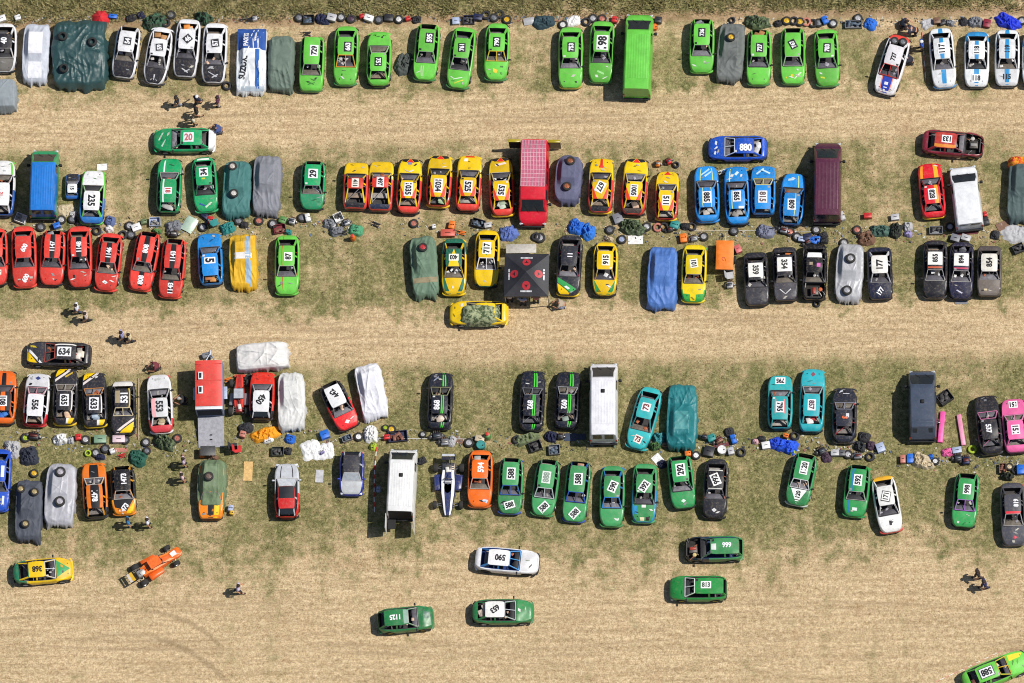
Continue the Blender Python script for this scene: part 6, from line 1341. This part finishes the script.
# ---------------------------------------------------------------- loose gear
CNAME.update({'#e8e8e8': 'white', '#2a2a30': 'black', '#20264a': 'navy', '#3f6a50': 'dark green', '#7d8088': 'grey', '#1f6ad0': 'blue', '#c82a2a': 'red', '#e2b832': 'yellow', '#e8761e': 'orange', '#c8b89a': 'beige', '#7a5a46': 'brown', '#2a8a88': 'teal', '#a8b4d0': 'pale blue', '#6b7d58': 'moss green', '#b8b8bc': 'light grey', '#4a3448': 'dark purple', '#f06aa8': 'pink', '#5a8a4a': 'green', '#c07a6a': 'rusty', '#9a90c0': 'lilac', '#a8c030': 'yellow-green'})
W_, K_, NV, DG_, GR_, BL, RD, YL, OR, BE, BR, TL, PB, MG, LG, DP, PK, GN, RU, LI, YG = list(CNAME)
def pile(place, items):
    for it in items:
        k, x, y, c = it[:4]; w_ = it[4] / PXM if len(it) > 4 else .62; h_ = (it[5] / PXM if len(it) > 5 else None); rot = it[6] if len(it) > 6 else None; noun = it[7] if len(it) > 7 else None
        if rot is None: rot = random.Random(x * 7 + y).uniform(-25, 25)
        junk(k, x, y, c, w_, h_, rot, noun, place=place)
T_, WH = 'tyre', 'wheel'
pile('at the verge above car 40', [('box', 2, 19.5, W_, 8, 6), ('can', 18, 18.5, W_, 6, 5)])
pile('beside the red parasol', [('box', 113, 17, BL, 8, 4)])
pile('at the verge behind the white and black cars', [('bag', 131, 18, K_, 12, 8), ('bag', 140.5, 15, NV, 9, 8), ('net', 153, 21.5, DG_, 24, 17), (WH, 171, 15, GR_), ('net', 203, 18.5, DG_, 17, 13), (T_, 166, 23, K_)])
pile('between the blue banner car and the verge', [('jack', 249, 20, K_, 12), ('engine', 255, 19.5, LG, 9, 8)])
pile('at the verge behind orange-framed lime car 663', [(WH, 299, 18, GR_), ('crate', 309, 20, K_, 11, 9), ('tarp', 322, 19.5, NV, 15, 11), ('box', 332, 18.5, LG, 9, 7), (WH, 341, 17.5, LG), (WH, 351, 19, DP), ('jack', 307, 34, K_, 10)])
pile('at the verge behind the lime car facing the verge', [('can', 362, 17, RD, 5, 4), ('box', 369, 19, W_, 9, 6), (WH, 379, 20, GR_), ('box', 389, 18.5, K_, 9, 7), (WH, 399, 19.5, W_), ('can', 408, 19.5, RD, 5, 4)])
pile('right of lime car 751', [('tarp', 403, 64, '#4c5250', 17, 24)])
CNAME['#4c5250'] = 'charcoal'
pile('beside the nose of car 57', [(T_, 227, 86, K_, 6)])
pile('at the verge behind the middle lime trio', [('bag', 416, 19.5, K_, 10, 8), ('box', 456, 21.5, PB, 7, 7), ('crate', 469, 20.5, NV, 11, 9), ('box', 478, 18, NV, 9, 6), (T_, 486, 15.5, K_), (WH, 494, 18, GR_), (T_, 500, 14.5, K_), (WH, 507, 20, YL)])
pile('at the verge in the gap between lime cars', [('panel', 529, 21, LG, 11, 8), ('tarp', 543.5, 22, '#2c4650', 22, 14)])
CNAME['#2c4650'] = 'dark slate'
pile('at the verge left of the lime green van', [(WH, 563, 25, W_), ('sheet', 573, 21, W_, 15, 10), (T_, 586.5, 22, K_), (WH, 593, 18.5, LG), (WH, 602, 19, RU), ('can', 615, 20.5, RD, 6, 6)])
pile('right of the lime green van', [('box', 658.5, 21, K_, 7, 6), ('drum', 655, 28, OR, 6)])
pile('at the verge around the dull grey covered car', [(T_, 732, 20.5, K_, 7), ('net', 757, 22.5, MG, 25, 15)])
pile('at the verge behind the rightmost lime cars', [('bag', 778, 23.5, K_, 9, 7), (WH, 786.6, 21, YL), (T_, 794, 21, K_), (WH, 800, 22, YL), (T_, 806.5, 22, RU), (T_, 813, 23.5, K_), (WH, 818.6, 23, GR_), ('can', 825, 21, BL, 6, 8), (WH, 833, 23.6, LG)])
pile('at the verge above white car 737', [('crate', 853.6, 25, GR_, 17, 8, 0), (WH, 858, 18.5, LG), ('bag', 870.5, 24, BL, 13, 13)])
pile('at the verge behind the blue-striped cars', [('sheet', 927, 23.6, LG, 14, 10), ('box', 937, 21.5, BR, 7, 6), ('box', 942.5, 23, K_, 6, 5), ('bag', 950, 23, GR_, 9, 7), ('bag', 963.5, 21.5, K_, 9, 9), ('tarp', 976, 22, GR_, 16, 11), ('box', 987, 24, MAR, 7, 8), ('tarp', 1008, 22, '#1c3ad8', 27, 14), (WH, 1022, 21, LG)])
CNAME[MAR] = 'maroon'; CNAME['#1c3ad8'] = 'bright blue'
pile('behind the blue-roofed van', [('crate', 21, 219, W_, 11, 9), (WH, 40.7, 227.4, GR_), (WH, 61.4, 220, LG), ('sheet', 67, 209.6, BE, 17, 13), ('bag', 73, 214.5, W_, 8, 9), (WH, 72.5, 219.6, GR_), ('box', 57, 226.5, BL, 7, 5)])
pile('beside white-roofed car 235', [('board', 102, 167, W_, 10, 7, 3), ('bag', 110, 221, '#5a6a98', 11, 11), ('bag', 109, 229, W_, 8, 8), (T_, 97, 231, K_)])
CNAME['#5a6a98'] = 'slate blue'
pile('behind red car 808', [(WH, 129.5, 226, LG), ('box', 136.5, 228, W_, 9, 7), (WH, 131, 235, GR_), ('can', 144, 222.5, MG, 6, 5), ('crate', 155, 222.5, PB, 11, 9, 3), (T_, 123, 235, K_), ('tarp', 157, 231, GN, 9, 5)])
pile('behind emerald cars 18 and 34', [('tarp', 173, 227, GR_, 17, 13), ('engine', 174, 235, K_, 13, 10), ('panel', 189.5, 224.5, '#b8d0c0', 16, 13, 60), (WH, 203, 227.5, LG), ('can', 211, 221, RD, 6, 7), ('box', 205.5, 216.5, NV, 8, 5, -40), ('chair', 215, 224, TL)])
CNAME['#b8d0c0'] = 'pale green'
pile('below the teal covered car', [('tarp', 227.5, 228, TL, 15, 13), (T_, 227.5, 227, K_), (WH, 238.7, 221, GR_), ('bag', 244, 225, K_, 9, 8)])
pile('between the grey covered car and green car 29', [(WH, 259, 221, RU), (WH, 273, 224, LG), ('can', 283, 221, GN, 7, 7), ('engine', 292.5, 222, LG, 11, 10), (WH, 302, 218, GR_), ('can', 308, 218.5, W_, 5, 8), ('crate', 280, 229.5, '#7a2030', 12, 9), ('bag', 288, 232, TL, 8, 6)])
CNAME['#7a2030'] = 'dark red'
pile('right of green car 29', [('bag', 329, 223.5, GR_, 13, 11), (WH, 333, 225, LG), ('crate', 338.5, 218, W_, 9, 9)])
pile('below yellow car 411', [('engine', 347, 223.5, LG, 10, 9), ('bag', 356, 230, '#4a9a70', 15, 12), (WH, 356, 230, GR_), ('bottle', 353, 239, OR, 5), ('jack', 376, 224.5, K_, 10)])
CNAME['#4a9a70'] = 'sea green'
pile('between yellow cars 1035 and 403', [(WH, 414, 223.7, RU), ('can', 434, 227.4, W_, 4, 4), ('can', 452, 226, OR, 6, 8), ('box', 448, 234, '#c85a4a', 14, 7, 0), ('jack', 462, 233, OR, 10)])
CNAME['#c85a4a'] = 'faded red'
pile('above the yellow car 717', [('crate', 478.5, 223.7, K_, 13, 8), ('box', 488, 226, LG, 7, 5), ('tarp', 508.5, 233, '#5a72b8', 18, 17)])
CNAME['#5a72b8'] = 'mottled blue'
pile('below the red minibus', [(WH, 540, 238, LG, 11), (T_, 536, 237, K_)])
pile('between the purple-grey cover and yellow car 915', [('tarp', 575.5, 227, BL, 15, 16), ('tarp', 588, 231.5, '#2a78d8', 15, 17)])
CNAME['#2a78d8'] = 'azure'
pile('behind yellow cars 677 and 1005', [('box', 618, 219, GR_, 9, 10), ('net', 631, 227, MG, 30, 15), (WH, 610, 230, GR_), (WH, 646.6, 227, LG), (WH, 622, 239.7, PB), ('board', 635.5, 239.7, W_, 15, 9, 0), ('bag', 608.5, 238.5, BE, 10, 6)])
pile('behind the narrow yellow car 511', [(T_, 657.7, 227.6, RU), (T_, 664, 227, K_), ('can', 675, 225.5, TL, 9, 8), ('engine', 670, 230.5, K_, 10, 8), ('bag', 685, 226.5, K_, 10, 8), ('can', 683.5, 239, OR, 7, 9), (WH, 704, 237, LG), ('engine', 694, 239.5, GR_, 12, 9)])
pile('on the front of yellow car 511', [('engine', 658, 165, OR, 8, 9), ('engine', 669, 162.5, RD, 9, 9), (T_, 676, 165, K_, 7)])
pile('behind the sky blue cars', [(T_, 692, 226.7, K_), (WH, 734, 231.3, GR_), ('tarp', 765, 231.3, '#7a7e94', 18, 14), ('engine', 784, 231, GR_, 13, 11), (WH, 797, 237, LG), ('jack', 777, 228.5, K_, 10), (WH, 790, 232, RU)])
CNAME['#7a7e94'] = 'grey-blue'
pile('behind the dark purple van', [(WH, 816.4, 230, LG), ('bag', 823, 235.4, K_, 10, 8), ('can', 813.6, 241.5, BL, 8, 6), ('box', 807.5, 238, NV, 9, 7), (T_, 828, 222, K_)])
pile('right of the dark purple van', [('can', 842, 217, LG, 5, 9)])
pile('beside the blue car 865', [('jack', 722.5, 172, W_, 10)])
pile('between the silver covered car and the small red box', [(WH, 857, 230, RU), ('tarp', 866, 238, BR, 19, 15), (WH, 844, 243, LG), ('box', 868, 216.6, RD, 8, 5, 0), ('tarp', 880, 231, '#4a6a60', 22, 12), ('net', 896, 230.5, K_, 12, 17), ('box', 895, 218, LG, 8, 6), ('bag', 908, 226.5, LG, 10, 10), ('bag', 908, 234, LI, 9, 7)])
CNAME['#4a6a60'] = 'faded green'
pile('below the white people carrier', [('crate', 936, 231, GR_, 13, 8, 0), (WH, 950, 227, LG), ('can', 986, 222, K_, 6, 8), ('can', 985, 215, RD, 4, 5), ('board', 966, 233, '#6a2a30', 24, 3, 3)])
CNAME['#6a2a30'] = 'dull red'
pile('near the right edge below the slate-green covered car', [('board', 1003.4, 225, BR, 14, 8, 25), ('sheet', 1017, 234, LG, 30, 20), ('bag', 995, 235, K_, 9, 10), ('crate', 1018.5, 249, K_, 11, 9)])
pile('beside the dark cars', [(T_, 817, 304, K_, 7), ('chair', 730, 277, LG), ('engine', 730, 286, LG, 11, 11), ('box', 738, 250, '#d06a6a', 6, 8)])
CNAME['#d06a6a'] = 'pale red'
def orange_trailer():
    p = at(725, 257, .5); t = thing('box_trailer', 'small orange-covered box trailer between yellow car 101 and black car 359', 'trailer', (p.x, p.y, 0), R(-2))
    q = MB(); q.box((0, 0, .6), (1.10, 1.95, .62), bev=.03); q.build('body', plain('#3a2a24', .7), t)
    q = MB(); q.grid([[(x, y, .95 + .10 * (1 - (x / .58) ** 4) * (1 - (y / 1.0) ** 6) + .03 * mnoise.noise((x * 4, y * 4, 1))) for y in np.linspace(-1.0, 1.0, 14)] for x in np.linspace(-.58, .58, 10)], flip=True); q.build('cover', cloth('#f0801e', .6), t)
    q = MB(); q.tube([(.12 * math.cos(a) - .05, -.45 + .18 * math.sin(a) + .05 * a, 1.05) for a in np.linspace(0, 5, 12)], .02); q.build('painted_squiggle', plain('#b8381c', .6), t)
    for s_ in (-1, 1): add_wheel(t, (s_ * .66, -.1, .26), s_, .26, .16, rz=math.pi / 2)
    q = MB(); q.bar((0, .95, .4), (0, 1.7, .4), .03); q.build('drawbar', STEEL, t)
orange_trailer()
pile('behind the black and yellow cars', [('engine', 34, 437, K_, 18, 12), (WH, 25.5, 438, YG), ('tarp', 60.6, 439.5, W_, 15, 11), ('bag', 70.5, 440, LG, 8, 8), (WH, 85.5, 440, LG), ('can', 78.5, 438, RD, 6, 6), ('box', 100.4, 440, '#7a9a80', 12, 8, 0), ('box', 119, 440, '#e0c8d0', 12, 7, 0), (WH, 125, 440, GR_)])
CNAME['#7a9a80'] = 'dull green'; CNAME['#e0c8d0'] = 'pinkish white'
pile('at the tail of navy car 894', [('box', 955.5, 239, GR_, 9, 7), ('box', 966, 239, LG, 9, 6), ('board', 961, 302, GR_, 12, 4, 0)])
pile('at the tail of the black stripped car', [('engine', 808, 243, K_, 12, 9), ('can', 817, 240, BL, 6, 6), ('bag', 824, 241, K_, 9, 7), ('box', 802, 240, PB, 7, 5)])
pile('beside the turquoise covered car', [('net', 655, 446, GN, 12, 9)])
pile('left of yellow car 411', [('tarp', 336, 231, GR_, 14, 10), ('jack', 344, 233, K_, 9)])
pile('between rows left of orange car 1478', [('tarp', 12, 449, LG, 18, 18), ('tarp', 29, 456, '#2a3040', 18, 20), (WH, 34, 473.6, YL, 9)])
CNAME['#2a3040'] = 'dark blue'
pile('above the cars 1478 and 1473', [(WH, 96, 453, LG), (WH, 105.5, 449, GR_), (T_, 88, 453.5, YG, 7), ('bag', 100, 457, NV, 10, 7), ('can', 112.5, 452, W_, 5, 5), ('board', 121, 449.7, RU, 13, 4, 0), ('jack', 122, 456, RD, 9), ('tarp', 138, 458, '#1f5a4a', 19, 16)])
CNAME['#1f5a4a'] = 'bottle green'
pile('below white car 553', [(WH, 146, 442.6, LG), ('net', 164, 442, MG, 20, 15), (WH, 177.5, 438.5, RU), (WH, 147, 451, GR_, 8)])
pile('below red car 450', [('bag', 245.4, 428, K_, 16, 12), ('tarp', 265, 434.5, '#f0a010', 27, 15), ('bag', 268, 440, W_, 12, 6), ('can', 243, 435, RU, 6, 6), ('bag', 290, 439, BL, 11, 10)])
CNAME['#f0a010'] = 'amber'
pile('in front of the kart and the red trailer', [('box', 207, 356, GR_, 9, 5), (WH, 249, 379, K_, 10), ('jack', 228, 380, OR, 9)])
pile('above the moss green tarpaulin', [('table', 208.5, 453.5, '#4a4a4a', 15, 10, 0), ('can', 202, 454, OR, 5, 8), ('bag', 213, 458, BR, 11, 6)])
CNAME['#4a4a4a'] = 'dark grey'
pile('right of the moss green tarpaulin', [('board', 248, 471, '#d8b070', 9, 20, -2), ('chair', 238, 450.5, RD), ('chair', 234, 448, K_), ('can', 231, 509, PB, 5, 6), ('can', 232, 513.5, YL, 4, 4)])
CNAME['#d8b070'] = 'light wooden'
pile('around the silver hatchback and blue city car', [('crate', 278, 452, '#4a504c', 12, 9, 0), ('bag', 287.5, 451, K_, 8, 8), ('sheet', 312, 450, W_, 20, 22), ('sheet', 326, 451, W_, 18, 18), ('board', 319.4, 476, LG, 8, 13, -3), ('box', 325, 435.5, BL, 9, 8), ('bag', 322, 453, LI, 8, 4, 30)])
CNAME['#4a504c'] = 'dark olive'
pile('below red car 442 and the slanted white tarpaulin', [('crate', 347, 438.8, GR_, 10, 6), (WH, 358.6, 437, W_), ('tarp', 371, 434, W_, 15, 17), (WH, 385.5, 428, YG, 7), (WH, 391.5, 429.5, YL, 6), ('crate', 398, 437, NV, 19, 11, 5), ('can', 387, 438, RD, 6, 5), ('bag', 373, 446.5, YG, 7, 9)])
pile('below navy car 868', [(WH, 423, 434.6, LG, 7), ('engine', 437, 437, K_, 16, 13), ('engine', 445, 443, GR_, 14, 12), (WH, 441, 438, GR_), ('bag', 452, 441, LG, 8, 12), (WH, 469, 443, LG, 10), ('box', 480, 439.6, BE, 9, 6), ('drum', 481, 446, TL, 9), ('bottle', 487.7, 437, GN, 7), ('board', 459, 440, BR, 9, 6)])
pile('below navy cars 892 and 092', [('tarp', 527, 438.8, '#74805c', 26, 11), (T_, 517, 440, K_), ('crate', 535.5, 446.7, K_, 12, 10), ('crate', 554.5, 450.5, GR_, 11, 10), ('tarp', 551, 437, NV, 13, 11), ('engine', 560.5, 437.5, K_, 10, 9), ('board', 570, 437, '#34405a', 11, 8, 0), ('board', 581, 436.5, '#2a344c', 10, 6, 0)])
CNAME['#74805c'] = 'sage green'; CNAME['#34405a'] = 'steel blue'; CNAME['#2a344c'] = 'deep blue'
pile('right of the white van with open doors', [('bag', 422, 460.5, K_, 9, 8), ('bag', 378.5, 489, PB, 5, 7)])
pile('around the deep teal covered car', [('tarp', 659.6, 438.5, '#3a8a90', 13, 14), ('bag', 666, 445, '#8a6a5a', 12, 5), (WH, 696, 455.5, W_, 9), ('can', 688, 454.5, OR, 6, 5), ('board', 657.5, 459, W_, 9, 10, 40), ('bag', 662, 464, NV, 9, 9)])
CNAME['#3a8a90'] = 'blue-green'; CNAME['#8a6a5a'] = 'tan'
pile('between the teal cover and black car 992', [('engine', 704.5, 438, K_, 10, 8), ('can', 711.5, 438.8, TL, 8, 7), ('engine', 719, 441, BR, 14, 10), ('bag', 729, 432, K_, 10, 10), ('can', 733.5, 440, BL, 5, 9), ('box', 709, 452, K_, 10, 10), ('drum', 722, 451, W_, 9), ('box', 731, 452, LG, 6, 7), (T_, 741.4, 452.5, K_), ('board', 722, 445, '#6a2a30', 16, 4)])
pile('below turquoise cars 795 and 857', [('bag', 755.4, 441.4, '#e0b0b8', 7, 6), ('bag', 761.5, 439, K_, 9, 7), ('box', 766, 446, W_, 8, 7), ('tarp', 775.5, 443, '#1c4ad0', 13, 12), ('tarp', 787, 446.5, '#1f5ae0', 21, 15), ('bag', 792, 452, YG, 7, 6), (T_, 795, 436, K_), ('can', 786, 436.5, OR, 5, 4)])
CNAME['#e0b0b8'] = 'pale pink'; CNAME['#1c4ad0'] = 'bright blue'; CNAME['#1f5ae0'] = 'vivid blue'
pile('below the dark convertible-like car', [('engine', 822, 452, K_, 13, 12), ('bag', 826, 457, DP, 10, 12), ('box', 835, 453.5, LG, 8, 6, 0), ('box', 842, 453.7, '#5a5a60', 6, 6, 0), (WH, 848, 454.6, LG), ('bag', 864, 437, K_, 13, 11), ('tarp', 860, 446.7, '#34383c', 12, 10), ('bag', 870.5, 445.5, DP, 9, 10), ('engine', 858, 457, GR_, 14, 10), (T_, 870, 457, K_), ('box', 880.5, 448.4, PB, 8, 9)])
CNAME['#5a5a60'] = 'mid grey'; CNAME['#34383c'] = 'charcoal'
pile('below the dark slate-blue van', [('box', 903, 460, RU, 5, 8, 0), ('box', 910, 459, BL, 6, 9, 0), ('tarp', 921, 460.5, BE, 20, 15), ('bag', 931, 457, BL, 6, 6), (WH, 935.4, 461.6, W_, 8), ('bag', 930, 465.5, BE, 9, 7)])
pile('between the slate-blue van and the black car 537', [('crate', 945, 398, K_, 14, 12, 35), ('engine', 936.5, 423, K_, 6, 8), ('bag', 947.7, 452, PK, 13, 9), ('box', 957, 451, PB, 9, 6), ('engine', 958, 459, K_, 13, 13), ('engine', 966, 461.5, NV, 13, 14), (T_, 972.3, 449.5, YG, 9)])
pile('near the right edge above car 819', [('crate', 1002.7, 469, BR, 7, 10, 0), (WH, 1009.5, 467, BE, 8), ('net', 1007, 476.5, K_, 14, 9), (T_, 1016, 470, K_), ('box', 1021, 470.5, BL, 8, 9)])
def pink_board(label, px, py, rot, col, w_=5):
    p = at(px, py, .15); q = MB(); q.box((0, 0, .12), (w_ / PXM, 32 / PXM, .24), bev=.03); o = q.build('sill_panel', plain(col, .5, var=.15)); o.location = (p.x, p.y, 0); o.rotation_euler.z = R(rot); tag(o, label, 'car sill')
pink_board('bright pink sill panel lying beside the dark slate-blue van', 941.5, 427, -6, '#ee5aa8')
pink_board('faded pink sill panel lying left of black car 537', 961.3, 430, 8, '#e694b4', 4.4)
build_litter([(0, 20, 410, 19, 225, 2.5), (410, 19, 660, 20, 135, 2.5), (720, 21, 1024, 23, 165, 2.5), (10, 224, 190, 228, 135, 5), (180, 226, 360, 226, 135, 5), (400, 226, 500, 230, 45, 5), (560, 230, 720, 234, 120, 5), (720, 232, 860, 236, 105, 5), (860, 232, 1024, 234, 120, 5), (0, 440, 200, 445, 180, 6), (230, 434, 340, 440, 75, 6), (340, 436, 500, 440, 120, 4), (500, 442, 620, 440, 75, 5), (655, 445, 745, 445, 75, 6), (750, 443, 890, 450, 135, 5), (900, 460, 1024, 462, 105, 6)])
finish_labels()
for o in list(bpy.data.objects):
    if o.parent is None and o.type == 'MESH' and not o.get('label') and not o.get('kind'): print('NOLABEL', o.name)
